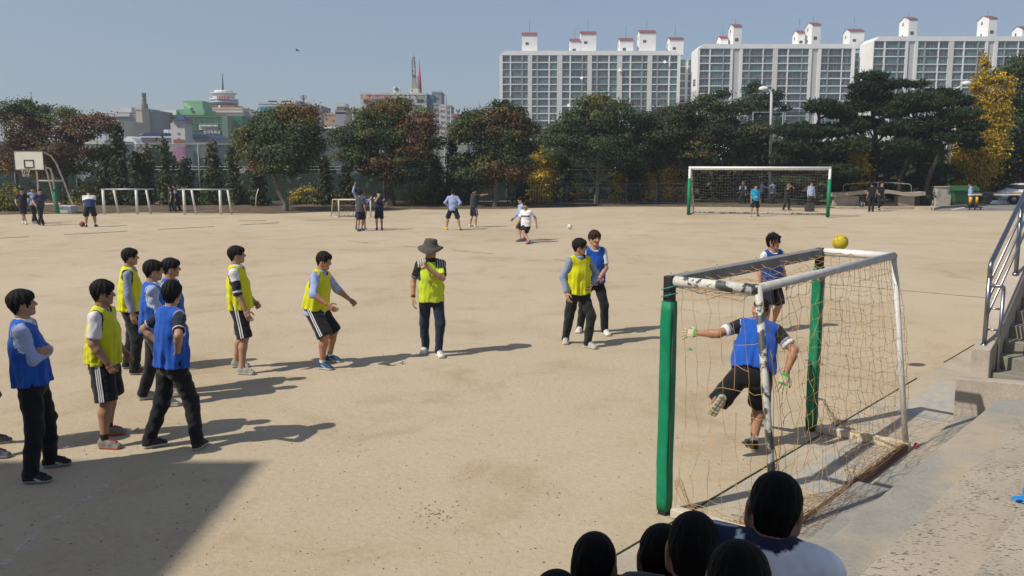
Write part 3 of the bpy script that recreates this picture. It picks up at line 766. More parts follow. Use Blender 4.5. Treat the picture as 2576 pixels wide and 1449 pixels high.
mb = MB(); p = P(560.5, 230, 258); q = P(560, 184, 258); mb.tube([p-O, p.lerp(q, 0.5)-O, q-O], [0.35, 0.2, 0.06], 6); mb.build('antenna', ADARK, b)
wins(b, [((620, 631, 641), 296, 304, 6), ((620, 631, 641), 310, 318, 6)])
# low blue-roofed hall with square tower
f = bld('low grey hall with blue roof, square tower and pink mural', 354, 437, 344, 160, W_PALE, 6)
mb = MB(); a, q = P(352, 344, 160), P(440, 334.5, 160); O = f.location
mb.prism([(a.x-O.x-0.3, a.z-O.z), (q.x-O.x+0.3, a.z-O.z), (q.x-O.x-0.6, q.z-O.z), (a.x-O.x+1.2, q.z-O.z)], -0.4, 6.4); mb.build('roof', W_BLUE, f)
on(f, 'red_line', 356, 437, 354.5, 356, S_RED); on(f, 'white_cornice', 353, 437, 343.5, 346, S_WHITE, 0.5); on(f, 'strip_window', 358, 372, 348, 352, AFRAME, 0.1); on(f, 'strip_window', 376, 394, 348, 352, AFRAME, 0.1); on(f, 'strip_window', 398, 414, 348, 352, AFRAME, 0.1); on(f, 'strip_window', 418, 434, 348, 352, AFRAME, 0.1)
wins(f, [((394, 404), 381, 391, 8)])
vol(f, 'tower', 435.5, 464, 309, 430, 157, 3.6, W_PALE); vol(f, 'tower_cornice', 434.6, 464.8, 301.5, 309, 156.6, 4.2, W_GREY)
a = P(434, 301.5, 156.5); q = P(465.5, 301.5, 156.5); mb = MB(); w2 = (q.x-a.x); 
mb.add([(a.x-O.x, -3.6, a.z-O.z), (q.x-O.x, -3.6, a.z-O.z), (q.x-O.x, 1.0, a.z-O.z), (a.x-O.x, 1.0, a.z-O.z), (a.x-O.x+w2/2, -1.3, a.z-O.z+0.95)], [(0, 1, 4), (1, 2, 4), (2, 3, 4), (3, 0, 4), (3, 2, 1, 0)]); mb.build('tower_roof', W_BLUE, f)
for v in (315, 333, 346): on(f, 'tower_window', 446, 452, v, v+4.5, W_GREY, 0.1, 157)
vol(f, 'side_sign', 464.3, 465.6, 326, 333, 157.6, 0.9, S_WHITE); vol(f, 'blue_sign', 464.3, 465.6, 334, 364, 157.6, 0.9, plain('sign_blue_pale', (0.10, 0.22, 0.42), 0.6)); on(f, 'orange_sign', 437, 464, 351, 359, W_BRICK, 0.15, 157)
def mural(nt, b):
    n = noise(nt, 0.55, 4, 0.6, coord(nt)); lk(nt, ramp(nt, n.outputs[0], [(0.35, (0.40, 0.12, 0.36)), (0.5, (0.62, 0.22, 0.42)), (0.62, (0.60, 0.42, 0.52)), (0.72, (0.25, 0.28, 0.5))]).outputs[0], b.inputs['Base Color']); b.inputs['Roughness'].default_value = 0.7
on(f, 'mural', 440.5, 466, 368, 412, nmat('mural', mural), 0.15, 157); vol(f, 'right_wing', 483, 530, 344, 430, 163, 10, W_GREY)
mb = MB(); a, q = P(481, 345, 163), P(532, 338, 163); mb.prism([(a.x-O.x, a.z-O.z), (q.x-O.x, a.z-O.z), (q.x-O.x-1.2, q.z-O.z), (a.x-O.x, q.z-O.z)], 2.6, 14); mb.build('wing_roof', W_BLUE, f)
for u in (390, 405): on(f, 'roof_tank', u, u+12, 324, 334, S_WHITE, -4)
# grey blocks at the left
q = bld('grey block topped by a white service floor', 262, 345, 291, 240, W_GREY, 14); vol(q, 'service_floor', 281, 330, 269.5, 283, 243, 8, W_PALE); vol(q, 'terrace', 246, 325, 285, 293, 239, 6, W_PALE); wins(q, [((270, 280, 290, 300, 312, 324), 312, 320, 6), ((270, 280, 290, 300, 312, 324), 328, 336, 6)])
q = bld('pale church-like hall with arched windows behind the maple', 275, 300, 309, 175, W_BEIGE, 12); wins(q, [((283, 288), 322, 330, 2.6), ((283, 288), 334, 342, 2.6), ((283, 288), 346, 354, 2.6)])
q = bld('cream stepped block beside the telecom mast', 341, 357, 277, 200, W_BEIGE, 10); q2 = bld('grey tower block carrying the telecom mast', 357.5, 382, 282, 204, W_GREY, 12)
mb = MB(); p, r_ = P(365, 282, 208), P(362, 235, 208); O = q2.location; mb.tube([p-O, p.lerp(r_, 0.45)-O, p.lerp(r_, 0.46)-O, r_-O], [0.9, 0.75, 0.45, 0.4], 8); mb.build('telecom_mast', W_DARK, q2)
for k in (0.62, 0.85, 0.97):
    c_ = p.lerp(r_, k)-O; mb = MB()
    for j in range(6): a_ = j*1.047; mb.box((c_.x+0.45*math.cos(a_)-0.05, c_.y+0.45*math.sin(a_)-0.05, c_.z-0.3), (c_.x+0.45*math.cos(a_)+0.05, c_.y+0.45*math.sin(a_)+0.05, c_.z+0.3))
    mb.bar((c_.x-0.5, c_.y, c_.z), (c_.x+0.5, c_.y, c_.z), 0.08); mb.build('antenna_ring', W_DARK, q2)
q = bld('pale low block glimpsed under the reddish maple', 205, 262, 362, 130, W_PALE, 10); wins(q, [((212, 226, 240), 372, 380, 8)])
q = bld('distant grey roofs at the far left edge', -60, 40, 362, 150, W_GREY, 10); wins(q, [((2, 14, 26), 370, 377, 6)])
q = bld('pale curved-roof market hall left of the blue-roofed hall', 300, 352, 369, 172, W_PALE, 9)
mb = MB(); O = q.location; a, r_ = P(300, 369, 172), P(352, 369, 172); n_ = 10; mb.prism([(a.x-O.x+(r_.x-a.x)*i/n_, a.z-O.z+2.0*math.sin(math.pi*i/n_)) for i in range(n_, -1, -1)], -0.2, 9.2); mb.build('curved_roof', S_WHITE, q)
# church steeple far left
st = empty('church_steeple', P(83, 300, 260)); tag(st, 'dark thin church steeple rising behind the leftmost maple', 'steeple'); m_ = 260/FPX
mb = MB(); mb.lathe([(5.5*m_, -60*m_), (5.5*m_, 34*m_)], 8); mb.build('tower', W_DARK, st); mb = MB(); mb.lathe([(5.5*m_, 34*m_), (0.5*m_, 58*m_)], 8); mb.build('spire', W_DARK, st); mb = MB(); mb.bar((0, 0, 58*m_), (0, 0, 66*m_), 0.12); mb.bar((-0.4, 0, 63*m_), (0.4, 0, 63*m_), 0.12); mb.build('cross', W_DARK, st)
# cyan-fronted row
q = bld('long pale building with a bright cyan band and roof garden', 650, 749, 262, 235, W_PALE, 14); on(q, 'cyan_band', 654, 701, 268, 280, W_CYAN, 0.3); on(q, 'cyan_band', 655, 674, 280.2, 290, W_CYAN, 0.3); on(q, 'dark_band', 701, 749, 268, 420, W_DARK, 0.1); vol(q, 'dark_column', 749.3, 756, 254, 420, 233, 5, W_DARK); vol(q, 'side_block', 742, 778, 262, 420, 238, 6, W_GREY)  # dark plate over the right part of the pale front
wins(q, [((660, 672, 684), 304, 312, 7), ((660, 672, 684), 320, 328, 7)])
for u in (680, 690, 716, 728):
    mb = MB(); p = P(u, 262, 237)-q.location
    for i in range(14): mb.sphere((p.x+random.Random(u+i).uniform(-0.7, 0.7), p.y, p.z+random.Random(u*3+i).uniform(0, 0.7)), 0.3, 6, 4)
    mb.build('roof_shrub', plain('far_foliage', (0.03, 0.05, 0.025), 0.9), q)
q = bld('grey office block with slanted side right of the cyan building', 778.5, 808, 271, 236, W_GREY, 12); wins(q, [((782, 790, 798), 284, 290, 5), ((782, 790, 798), 296, 302, 5), ((782, 790, 798), 308, 314, 5)], GLASSD)
ms = empty('rooftop_mast', P(764, 262, 237)); tag(ms, 'crown-shaped telecom mast on the roof left of the tan block', 'mast'); mm = 237/FPX
mb = MB(); mb.tube([(0, 0, 0), (0, 0, 22*mm)], 0.22, 6); mb.build('pole', W_DARK, ms)
for j in range(8):
    a_ = j*0.785; mb = MB(); mb.bar((0, 0, 10*mm), (0.75*math.cos(a_), 0.75*math.sin(a_), 14*mm), 0.09); mb.bar((0.75*math.cos(a_), 0.75*math.sin(a_), 15*mm), (0.75*math.cos(a_), 0.75*math.sin(a_), 21*mm), 0.09); mb.build('antenna', W_DARK, ms)
q = bld('tan block with two small dark windows', 815, 848, 290, 228, W_TAN, 10); wins(q, [((818,), 296, 300, 4), ((836,), 300, 305, 4)])
q = bld('narrow grey tower with sloping dark top beside the tan block', 843.5, 869, 282, 224, W_GREY, 9); vol(q, 'white_cap', 845, 869, 260, 269, 226, 5, W_PALE)
mb = MB(); a, r_ = P(843, 287, 223.8), P(869, 268, 223.8); O = q.location; mb.prism([(a.x-O.x, a.z-O.z), (r_.x-O.x, a.z-O.z), (r_.x-O.x-0.2, r_.z-O.z), (a.x-O.x+0.5, r_.z-O.z)], 0, 6); mb.build('sloped_top', W_DARK, q)
q = bld('small blue-grey building under the tan block', 815, 858, 322, 190, W_DARK, 8); wins(q, [((820, 830, 840), 330, 337, 6), ((820, 830, 840), 343, 350, 6)]); on(q, 'shop_sign', 816, 852, 318, 323, S_WHITE, 0.3)
# commercial block with signs and church spire
cb = bld('pale commercial block with red and green rooftop letters and church spire', 906, 1073, 239, 220, W_PALE, 12)
for v in (247, 258, 271, 283, 296): on(cb, 'tile_course', 906, 1073, v, v+0.35, W_GREY, 0.04, thick=0.1)
txt(cb, '롯데리아', 951, 243, 56, 10.5, S_RED, proud=0.5); txt(cb, '교회', 1058, 243, 22, 8.5, S_GREEN, proud=0.5); txt(cb, '노인요양병원', 941, 266.5, 38, 7, S_BLUE, proud=0.4)
mb = MB(); p = P(916, 244, 219.3)-cb.location; mb.lathe([(0.5, 0), (0.5, 0.1), (0.46, 0.16)], 16, Matrix.Translation(p)@Matrix.Rotation(math.pi/2, 4, 'X')); o = mb.build('round_emblem', S_YEL, cb); txt(cb, 'L', 911, 244, 4.5, 10, S_RED, proud=0.6, name='emblem_letter')
wins(cb, [((914, 945.5), 249.5, 258, 17.5), ((976,), 250, 258, 8.5), ((997,), 249.5, 258, 6), ((1019, 1048), 249.5, 257.5, 18)])
wins(cb, [((925, 942), 277, 285, 10), ((1003, 1020, 1040), 290, 300, 14)])
on(cb, 'green_board', 955.5, 970, 272, 281, W_TEAL, 0.25); on(cb, 'green_lettering_board', 1043, 1060, 264, 270, S_GREEN, 0.25); on(cb, 'green_board', 1040, 1061, 273, 284, W_TEAL, 0.25)
vol(cb, 'glass_corner', 1073.2, 1090, 238, 420, 221, 9, W_TEAL); txt(cb, '당구장', 1083, 300, 6, 26, S_WHITE, True, 0.3, 221)
xb = vol(cb, 'cross_sign', 989.5, 1006.5, 218.5, 233, 222, 2.2, S_WHITE)
on(cb, 'cross_bar', 992.5, 1003, 222.5, 226.5, S_GREEN, 0.2, 222); on(cb, 'cross_bar', 996, 999.8, 219.5, 229.5, S_GREEN, 0.26, 222); vol(cb, 'sign_stand', 993, 1004, 233, 239, 223, 1, W_DARK)
vol(cb, 'lift_house', 1030, 1052.5, 222.5, 238.5, 222, 5, plain('cream_house', (0.58, 0.57, 0.47), 0.8)); on(cb, 'lift_window', 1035, 1037.8, 226, 229, ADARK, 0.08, 222)
O = cb.location; mb = MB(); z = lambda v: P(1040, v, 224).z-O.z; xx = lambda u: P(u, 200, 224).x-O.x
prof = [(1035, 1048.5, 222), (1036.2, 1046, 205), (1036.6, 1045, 190), (1036.2, 1044.2, 147), (1037.5, 1042.6, 145)]
vs = []
for u0, u1, v in prof: w_ = (xx(u1)-xx(u0)); vs += [(xx(u0), 4, z(v)), (xx(u1), 4, z(v)), (xx(u1), 4+w_, z(v)), (xx(u0), 4+w_, z(v))]
mb.add(vs, [(i*4+k, i*4+(k+1) % 4, i*4+4+(k+1) % 4, i*4+4+k) for i in range(4) for k in range(4)]+[(16, 17, 18, 19)]); mb.build('church_spire', plain('spire_concrete', (0.30, 0.29, 0.27), 0.9), cb)
on(cb, 'banner', 1036.2, 1045, 154, 190, plain('banner_navy', (0.03, 0.05, 0.13), 0.7), 0.25, 224); txt(cb, '우리들교회', 1040.6, 172, 6.2, 33, S_WHITE, True, 0.4, 224)
mb = MB(); p = P(1040, 146, 224.6)-O; mb.sphere((p.x, p.y, p.z+0.15), 0.45, 10, 6); mb.tube([p, p+Vector((0, 0, 1.7))], 0.05, 5); mb.build('finial', W_GREY, cb, True)
rc = empty('banner_cone', P(1056, 234, 228)); tag(rc, 'tall thin red cone banner beside the church spire', 'banner'); mm = 228/FPX
mb = MB(); mb.lathe([(5.2*mm, 0), (3.8*mm, 30*mm), (0.4*mm, 80*mm)], 16); mb.build('cone', plain('banner_red', (0.48, 0.05, 0.06), 0.6), rc, True); mb = MB(); mb.lathe([(0.5*mm, 79.6*mm), (0.3*mm, 81*mm)], 8); mb.build('tip', W_DARK, rc)
tm = empty('roof_antenna_frame', P(1049, 222, 226)); tag(tm, 'dark antenna lattice between church spire and red cone', 'antenna'); mm = 226/FPX
for x in (-0.3, 0.3): mb = MB(); mb.bar((x, 0, 0), (x, 0, 30*mm), 0.12); mb.build('upright', W_DARK, tm)
for k in range(6): mb = MB(); mb.bar((-0.5, 0, (4+4.4*k)*mm), (0.5, 0, (4+4.4*k)*mm), 0.1); mb.build('rung', W_DARK, tm)
q = bld('grey stair block with one small window behind the commercial block', 1087, 1110.5, 235, 236, W_GREY, 10); on(q, 'window', 1098.5, 1102.5, 245.5, 250, ADARK, 0.1)
for i, (u0, u1, v, Y, m_, lb) in enumerate(((1090.2, 1108, 264, 216, W_GREY, 'grey stepped block right of the glass corner'), (1108.2, 1123, 268, 213, W_PALE, 'pale narrow block in the stepped grey row'), (1123.2, 1135, 270, 210, W_GREY, 'last grey block of the stepped row beside the red-roofed house'))):
    q = bld(lb, u0, u1, v, Y, m_, 10)
    w_ = (u1-u0)/3.4
    wins(q, [((u0+1.2, u0+1.2+w_*1.5), v+8+14*k, v+14+14*k, w_) for k in range(5)])
    vol(q, 'roof_box', u0+1, u0+7, v-5, v+0.2, Y+3, 3, W_PALE); on(q, 'downpipe', u1-0.9, u1-0.4, v, 420, W_PALE, 0.3)
mb = MB(); p = P(1122.5, 268, 217); mb.tube([p, p+Vector((0, 0, 1.6)), p+Vector((0, 0, 3))], [0.2, 0.12, 0.05], 6); o = mb.build('chimney_pole', W_GREY); tag(o, 'thin grey pole on the roof of the stepped row', 'pole')
q = bld('low red-roofed house below the rooster sculpture', 1136, 1175, 292, 205, W_PALE, 9); vol(q, 'red_front', 1136, 1160, 286.5, 295, 204.5, 6, plain('red_house', (0.36, 0.13, 0.12), 0.85)); wins(q, [((1139, 1146, 1153), 300, 307, 5), ((1139, 1146, 1153), 320, 330, 5)])
rs_ = empty('rooster_sculpture', P(1152, 287, 207)); tag(rs_, 'small dark rooster-shaped rooftop sculpture', 'sculpture'); mm = 207/FPX
mb = MB(); mb.tube([(0, 0, 0), (0, 0, 5*mm)], 0.12, 6); mb.build('post', W_DARK, rs_)
mb = MB(); mb.tube([(-3.4*mm, 0, 14*mm), (-3.0*mm, 0, 9*mm), (-0.6*mm, 0, 6*mm), (2.4*mm, 0, 7*mm), (3.4*mm, 0, 11*mm), (4.0*mm, 0, 13*mm)], [0.06, 0.2, 0.33, 0.3, 0.16, 0.08], 8); mb.build('body', W_DARK, rs_, True)
mb = MB(); p, r_ = P(866, 318, 224), P(905, 297, 221); mb.tube([p.lerp(r_, k/6)-Vector((0, 0, 0.8*math.sin(math.pi*k/6))) for k in range(7)], 0.03, 4); o = mb.build('overhead_cable', ADARK); tag(o, 'thin cable hanging between the grey tower and the commercial block', 'cable')

# ---------------------------------------------------------------- trees and shrubs
BARK = plain('bark', (0.10, 0.08, 0.06), 0.95, 0, 0.3, 8, 0.6); BARKD = plain('bark_dark', (0.05, 0.04, 0.032), 0.95, 0, 0.3, 8, 0.6); BARKG = plain('bark_grey', (0.13, 0.115, 0.095), 0.95, 0, 0.3, 8, 0.5)
def leaf_quads(C, N, size, cols, r, tall=1.0):
    """one folded quad per leaf spray at centres C with rough normals N"""
    n = len(C); t = np.cross(N, r.normal(size=(n, 3))); t /= np.maximum(1e-9, np.linalg.norm(t, axis=1))[:, None]; b = np.cross(N, t)
    s = (size*r.uniform(0.55, 1.35, n))[:, None]
    V = np.stack([C-t*s*0.5*tall, C-b*s*0.36+N*s*0.1, C+t*s*0.5*tall, C+b*s*0.36+N*s*0.1], 1).reshape(-1, 3)
    return V, np.arange(4*n).reshape(-1, 4), np.repeat(cols, 4, axis=0)
def crown_mesh(name, lobes, nclump, nleaf, size, palette, seed, crad=0.45, shell=0.55, up=0.6, flat=0.6):
    """lobes: (centre, radii, weight of each palette colour or None)"""
    r = np.random.RandomState(seed); vol_ = np.array([l[1][0]*l[1][2] for l in lobes]); pr = vol_/vol_.sum()
    Cs, Ns, cs = [], [], []; pal = np.array(palette)
    K_ = r.normal(size=(4, 3))*1.3; ph_ = r.uniform(0, 6.28, 4)
    for i in r.choice(len(lobes), nclump, p=pr):
        c, rad, wts = lobes[i]
        d = r.normal(size=3); d /= np.linalg.norm(d); k = shell+(1-shell)*r.rand()**0.55
        cc = np.array(c)+d*np.array(rad)*k
        v_ = 0.5+0.19*sum(math.sin(float(K_[q]@cc)+ph_[q]) for q in range(4))+r.normal()*0.10; v_ = min(0.999, max(0.0, v_))
        cw = np.cumsum(wts if wts is not None else np.ones(len(pal))/len(pal)); col = pal[min(len(pal)-1, int(np.searchsorted(cw, v_)))]
        m = int(nleaf*r.uniform(0.6, 1.4)); o = r.normal(size=(m, 3))*crad*np.array([1, 1, flat])*r.uniform(0.7, 1.3)*0.6
        Cs.append(cc+o); nn = o/crad+d*0.8+np.array([0, 0, up]); Ns.append(nn+r.normal(size=(m, 3))*0.7)
        cs.append(np.clip(col*1.35*r.uniform(0.75, 1.25)*r.uniform(0.82, 1.18, (m, 1)), 0, 1))
    C = np.concatenate(Cs); N = np.concatenate(Ns); N /= np.maximum(1e-9, np.linalg.norm(N, axis=1))[:, None]
    V, F, K = leaf_quads(C, N, size, np.concatenate(cs), r)
    return np_mesh(name, V, F, K, smooth=False)
def limbs(mb, base, fork, ends, r0, seed, wob=0.12):
    rr = random.Random(seed); pts = [base.lerp(fork, k/4)+Vector((rr.gauss(0, wob*0.4), rr.gauss(0, wob*0.4), 0))*(k > 0) for k in range(5)]
    mb.tube([base-Vector((0, 0, 0.15)), base+Vector((0, 0, 0.12))]+pts[1:], [r0*1.6, r0*1.15, r0, r0*0.92, r0*0.85, r0*0.8], 9)
    for e in ends:
        st = pts[-1].lerp(pts[-2], rr.random()*0.6); d = e-st
        q = [st+d*(k/4)+Vector((rr.gauss(0, wob), rr.gauss(0, wob), 0.18*math.sin(math.pi*k/4)*d.length*0.3)) for k in range(5)]; q[0] = st; mb.tube(q, [r0*0.62, r0*0.45, r0*0.32, r0*0.2, r0*0.07], 6, False)
def tree(label, base_px, fork_v, lobes_px, palette, seed, Y=None, nclump=420, nleaf=85, size=0.14, r0=0.17, bark=BARK, dy=1.0, crad=0.5, wts=None, fork_u=None, name='broadleaf_tree', group='trees along the far side', cat='tree', flat=0.6, nl=9):
    B = G(*base_px) if Y is None else P(base_px[0], base_px[1], Y)
    Y = B.y; rt = empty(name, B); tag(rt, label, cat, group); m = Y/FPX
    lobes = []; rr = random.Random(seed)
    for i, (u, v, ru, rv) in enumerate(lobes_px):
        p = P(u, v, Y)-B; lobes.append(((p.x, rr.uniform(-0.5, 0.5)*dy, p.z), (ru*m*1.0, max(0.75*ru*m, 0.6)*dy, rv*m*1.02), None if wts is None else wts[i]))
    sat = []
    for (c, rad, wt) in lobes:
        for _ in range(5):
            an = rr.uniform(-0.5, 3.64); f_ = rr.uniform(0.2, 0.42); k_ = rr.uniform(0.78, 1.02)
            sat.append(((c[0]+rad[0]*k_*math.cos(an), c[1]+rr.uniform(-0.6, 0.6)*rad[1], c[2]+rad[2]*k_*math.sin(an)), (rad[0]*f_*1.25, rad[1]*f_, rad[2]*f_*0.8), wt))
    main = [(c, (rad[0]*0.86, rad[1]*0.9, rad[2]*0.86), wt) for c, rad, wt in lobes]
    link('crown', crown_mesh('crown', main+sat+sat, int(nclump*1.5), nleaf, size, palette, seed, crad, flat=flat*0.8, shell=0.35), LEAF, rt)
    fk = P(base_px[0] if fork_u is None else fork_u, fork_v, Y)-B
    ends = [Vector(l[0])+Vector((rr.uniform(-0.5, 0.5)*l[1][0], rr.uniform(-0.5, 0.5)*l[1][1], rr.uniform(-0.2, 0.5)*l[1][2])) for l in lobes for _ in range(max(1, nl//len(lobes)))]
    mb = MB(); limbs(mb, Vector((0, 0, 0)), fk, ends, r0, seed); mb.build('trunk', bark, rt, True)
    return rt
GRN, DGR, OLV, RUS, RED, BRN, YLW, GOLD = (0.045, 0.075, 0.022), (0.022, 0.042, 0.018), (0.10, 0.105, 0.03), (0.16, 0.088, 0.032), (0.105, 0.045, 0.026), (0.085, 0.058, 0.03), (0.34, 0.27, 0.03), (0.42, 0.25, 0.02)
MAP = [GRN, DGR, OLV, RUS, RED, BRN]
tree('reddish maple behind the basketball hoop, leftmost tree', (165, 519), 440, [(60, 320, 62, 52), (150, 320, 70, 45), (215, 330, 55, 42), (20, 400, 50, 50), (110, 400, 80, 55), (195, 400, 55, 50), (70, 290, 40, 30)], MAP, 21, nclump=330, r0=0.16, bark=BARKD,
     wts=[(.0, .08, .22, .35, .2, .15), (.0, .1, .2, .35, .2, .15), (.05, .15, .25, .3, .1, .15), (.0, .1, .25, .35, .15, .15), (.0, .15, .1, .3, .3, .15), (.05, .2, .2, .25, .15, .15), (.0, .1, .3, .4, .1, .1)])
tree('rounded green and rust maple left of the small goal', (718, 532), 445, [(690, 330, 62, 42), (745, 315, 50, 40), (770, 370, 55, 48), (660, 370, 55, 45), (715, 405, 85, 42), (765, 290, 22, 24), (640, 350, 30, 30)], MAP, 22, fork_u=690, r0=0.17, bark=BARKG,
     wts=[(.25, .15, .35, .15, .02, .08), (.1, .2, .25, .3, .05, .1), (.3, .3, .2, .1, .05, .05), (.25, .2, .35, .12, .03, .05), (.25, .4, .2, .08, .02, .05), (.05, .1, .2, .4, .1, .15), (.15, .15, .3, .3, .02, .08)])
tree('tall rusty-topped maple shading the fence at left centre', (985, 521), 450, [(970, 310, 68, 45), (1020, 320, 58, 50), (1000, 275, 32, 26), (900, 345, 45, 38), (1055, 370, 48, 48), (960, 390, 95, 50), (1010, 430, 80, 40), (890, 400, 40, 35), (910, 300, 26, 22)], MAP, 23, nclump=380, r0=0.24, bark=BARKD,
     wts=[(.08, .12, .2, .3, .1, .2), (.08, .12, .2, .3, .15, .15), (.05, .05, .25, .45, .05, .15), (.35, .2, .3, .1, .0, .05), (.15, .3, .15, .15, .1, .15), (.2, .4, .2, .1, .02, .08), (.15, .6, .1, .05, .02, .08), (.2, .2, .3, .25, .0, .05), (.4, .2, .35, .05, .0, .0)])
tree('brownish green maple right of the pointing boy', (1245, 522), 440, [(1245, 310, 62, 42), (1205, 330, 48, 42), (1285, 330, 48, 48), (1240, 380, 85, 48), (1175, 325, 30, 26), (1225, 430, 55, 40), (1290, 420, 40, 50)], MAP, 24, r0=0.17, bark=BARKG, fork_u=1246,
     wts=[(.15, .2, .2, .15, .05, .25), (.15, .2, .25, .15, .05, .2), (.1, .3, .1, .1, .1, .3), (.2, .4, .15, .05, .05, .15), (.1, .1, .35, .3, .02, .13), (.25, .4, .25, .02, .0, .08), (.1, .5, .1, .1, .05, .15)])
tree('dark green fork-trunked tree left of the far goal', (1500, 515), 460, [(1500, 300, 80, 45), (1440, 330, 62, 45), (1560, 320, 65, 52), (1500, 365, 115, 50), (1520, 270, 42, 26), (1440, 370, 45, 40), (1570, 400, 60, 36)], [GRN, DGR, OLV], 25, nclump=340, r0=0.17, bark=BARKG,
     wts=[(.5, .35, .15), (.6, .2, .2), (.4, .5, .1), (.3, .65, .05), (.5, .3, .2), (.6, .3, .1), (.1, .9, .0)])
tree('broad dark tree crown above the left part of the far goal', (1735, 514), 440, [(1760, 300, 85, 50), (1690, 320, 65, 50), (1840, 320, 68, 55), (1770, 365, 130, 50), (1790, 262, 55, 26), (1660, 370, 45, 45), (1860, 380, 45, 38)], [(0.05, 0.055, 0.022), DGR, (0.10, 0.085, 0.035)], 26, nclump=420, r0=0.2, bark=BARKD,
     wts=[(.4, .35, .25), (.4, .4, .2), (.45, .3, .25), (.3, .6, .1), (.4, .25, .35), (.3, .7, .0), (.3, .6, .1)])
tree('second dark trunk shading the planting under the broad crown', (1655, 513), 440, [(1650, 395, 40, 30), (1620, 400, 40, 25)], [DGR, GRN], 27, nclump=60, r0=0.1, bark=BARKD)
tree('dark tree behind the street lamp', (1905, 420), 330, [(1905, 255, 42, 40), (1925, 300, 45, 45), (1890, 230, 20, 18)], [DGR, (0.035, 0.055, 0.035)], 28, Y=85, nclump=130, nleaf=36, size=0.22, r0=0.2, bark=BARKD)
tree('tall dark wooded slope tree at the right edge', (2560, 430), 330, [(2560, 220, 70, 70), (2590, 330, 80, 80), (2540, 300, 50, 60), (2570, 175, 40, 40), (2620, 200, 70, 70)], [DGR, GRN, (0.05, 0.06, 0.02)], 29, Y=72, nclump=420, nleaf=40, size=0.2, r0=0.3, bark=BARKD)
# pines
def pine(label, base_px, path_px, pads_px, seed, r0=0.16, size=0.3, Y=None, npt=100):
    B = G(*base_px) if Y is None else P(base_px[0], base_px[1], Y); Y = B.y; m = Y/FPX; r = np.random.RandomState(seed)
    rt = empty('pine_tree', B); tag(rt, label, 'tree', 'pines right of the far goal')
    V, F, K = [], [], []; k = 0; mb = MB(); tp = [P(u, v, Y)-B for u, v in path_px]
    mb.tube([Vector((0, 0, -0.2))]+tp, [r0*1.4]+list(np.linspace(r0, r0*0.35, len(tp))), 8)
    for (u, v, ru, rv) in pads_px:
        p = P(u, v, Y)-B; p.y += r.uniform(-1.0, 1.0); n = int(npt*(ru*rv)/500)+25
        st = min(tp, key=lambda q: (q-p).length+(0.8 if q.z > p.z else 0)); mb.tube([st, st.lerp(p, 0.5)+Vector((0, 0, 0.15)), p], [r0*0.4, r0*0.28, r0*0.1], 5, False)
        o = r.normal(size=(n, 3)); o /= np.linalg.norm(o, axis=1)[:, None]; o *= r.rand(n, 1)**0.4
        C = np.array(p)+o*np.array([ru*m, max(0.8, ru*m*0.75), rv*m*0.72])
        col = np.array((0.03, 0.055, 0.022))*r.uniform(0.7, 1.5) if r.rand() > 0.25 else np.array((0.05, 0.07, 0.022))
        for j in range(9):
            d = r.normal(size=(n, 3))+np.array([0, 0, 0.75]); d /= np.linalg.norm(d, axis=1)[:, None]; L = size*r.uniform(0.5, 1.1, (n, 1)); t = np.cross(d, r.normal(size=(n, 3))); t /= np.linalg.norm(t, axis=1)[:, None]
            V.append(np.stack([C-t*0.035, C+t*0.035, C+d*L+t*0.02, C+d*L-t*0.02], 1).reshape(-1, 3)); F.append(np.arange(4*n).reshape(-1, 4)+k); k += 4*n
            K.append(np.repeat(np.clip(col*r.uniform(0.65, 1.35, (n, 1)), 0, 1), 4, axis=0))
    link('crown', np_mesh('crown', np.concatenate(V), np.concatenate(F), np.concatenate(K), False), LEAF, rt); mb.build('trunk', BARKD, rt, True)
pine('spreading pine just right of the white lamp post', (2055, 517), [(2050, 460), (2040, 380), (2060, 300), (2055, 255)], [(2060, 270, 50, 22), (2110, 285, 45, 22), (2010, 330, 60, 22), (2080, 330, 70, 26), (1985, 375, 45, 20), (2050, 385, 75, 26), (2120, 370, 60, 26), (2000, 425, 62, 20), (2090, 430, 70, 22), (1960, 400, 30, 16), (2140, 320, 40, 25), (1985, 455, 50, 14)], 41)
pine('tallest pine with flat crown before the 303 block', (2198, 514), [(2195, 440), (2205, 360), (2195, 280), (2200, 220)], [(2190, 195, 42, 16), (2215, 215, 60, 18), (2165, 225, 40, 18), (2260, 215, 28, 12), (2195, 245, 65, 20), (2150, 270, 45, 20), (2225, 275, 50, 20), (2180, 310, 60, 22), (2240, 330, 45, 22), (2170, 370, 55, 22), (2210, 410, 60, 20)], 42, r0=0.2)
pine('bushy pine between the tallest pine and the leaning one', (2262, 516), [(2262, 450), (2290, 380), (2300, 300), (2290, 250)], [(2290, 250, 50, 20), (2250, 285, 45, 20), (2325, 270, 45, 20), (2275, 320, 65, 24), (2330, 330, 55, 24), (2250, 370, 50, 24), (2300, 385, 60, 22), (2240, 420, 45, 18)], 43)
pine('leaning pine with dark bent trunk beside the ginkgo', (2320, 517), [(2335, 450), (2358, 395), (2365, 330), (2385, 270)], [(2380, 235, 48, 18), (2420, 255, 40, 18), (2345, 260, 45, 18), (2400, 290, 55, 20), (2350, 310, 55, 22), (2430, 320, 38, 18), (2390, 345, 60, 20), (2340, 370, 40, 18), (2440, 365, 30, 14), (2330, 210, 22, 10)], 44, r0=0.17)
pine('small dark pine low behind the water trough', (2120, 515), [(2122, 460), (2130, 410)], [(2120, 410, 45, 20), (2150, 430, 45, 18), (2130, 450, 55, 14)], 45, r0=0.1)
pine('small pine low at the foot of the leaning trunk', (2375, 514), [(2375, 460), (2380, 430)], [(2370, 425, 40, 16), (2395, 445, 40, 14), (2350, 450, 40, 14)], 46, r0=0.1)
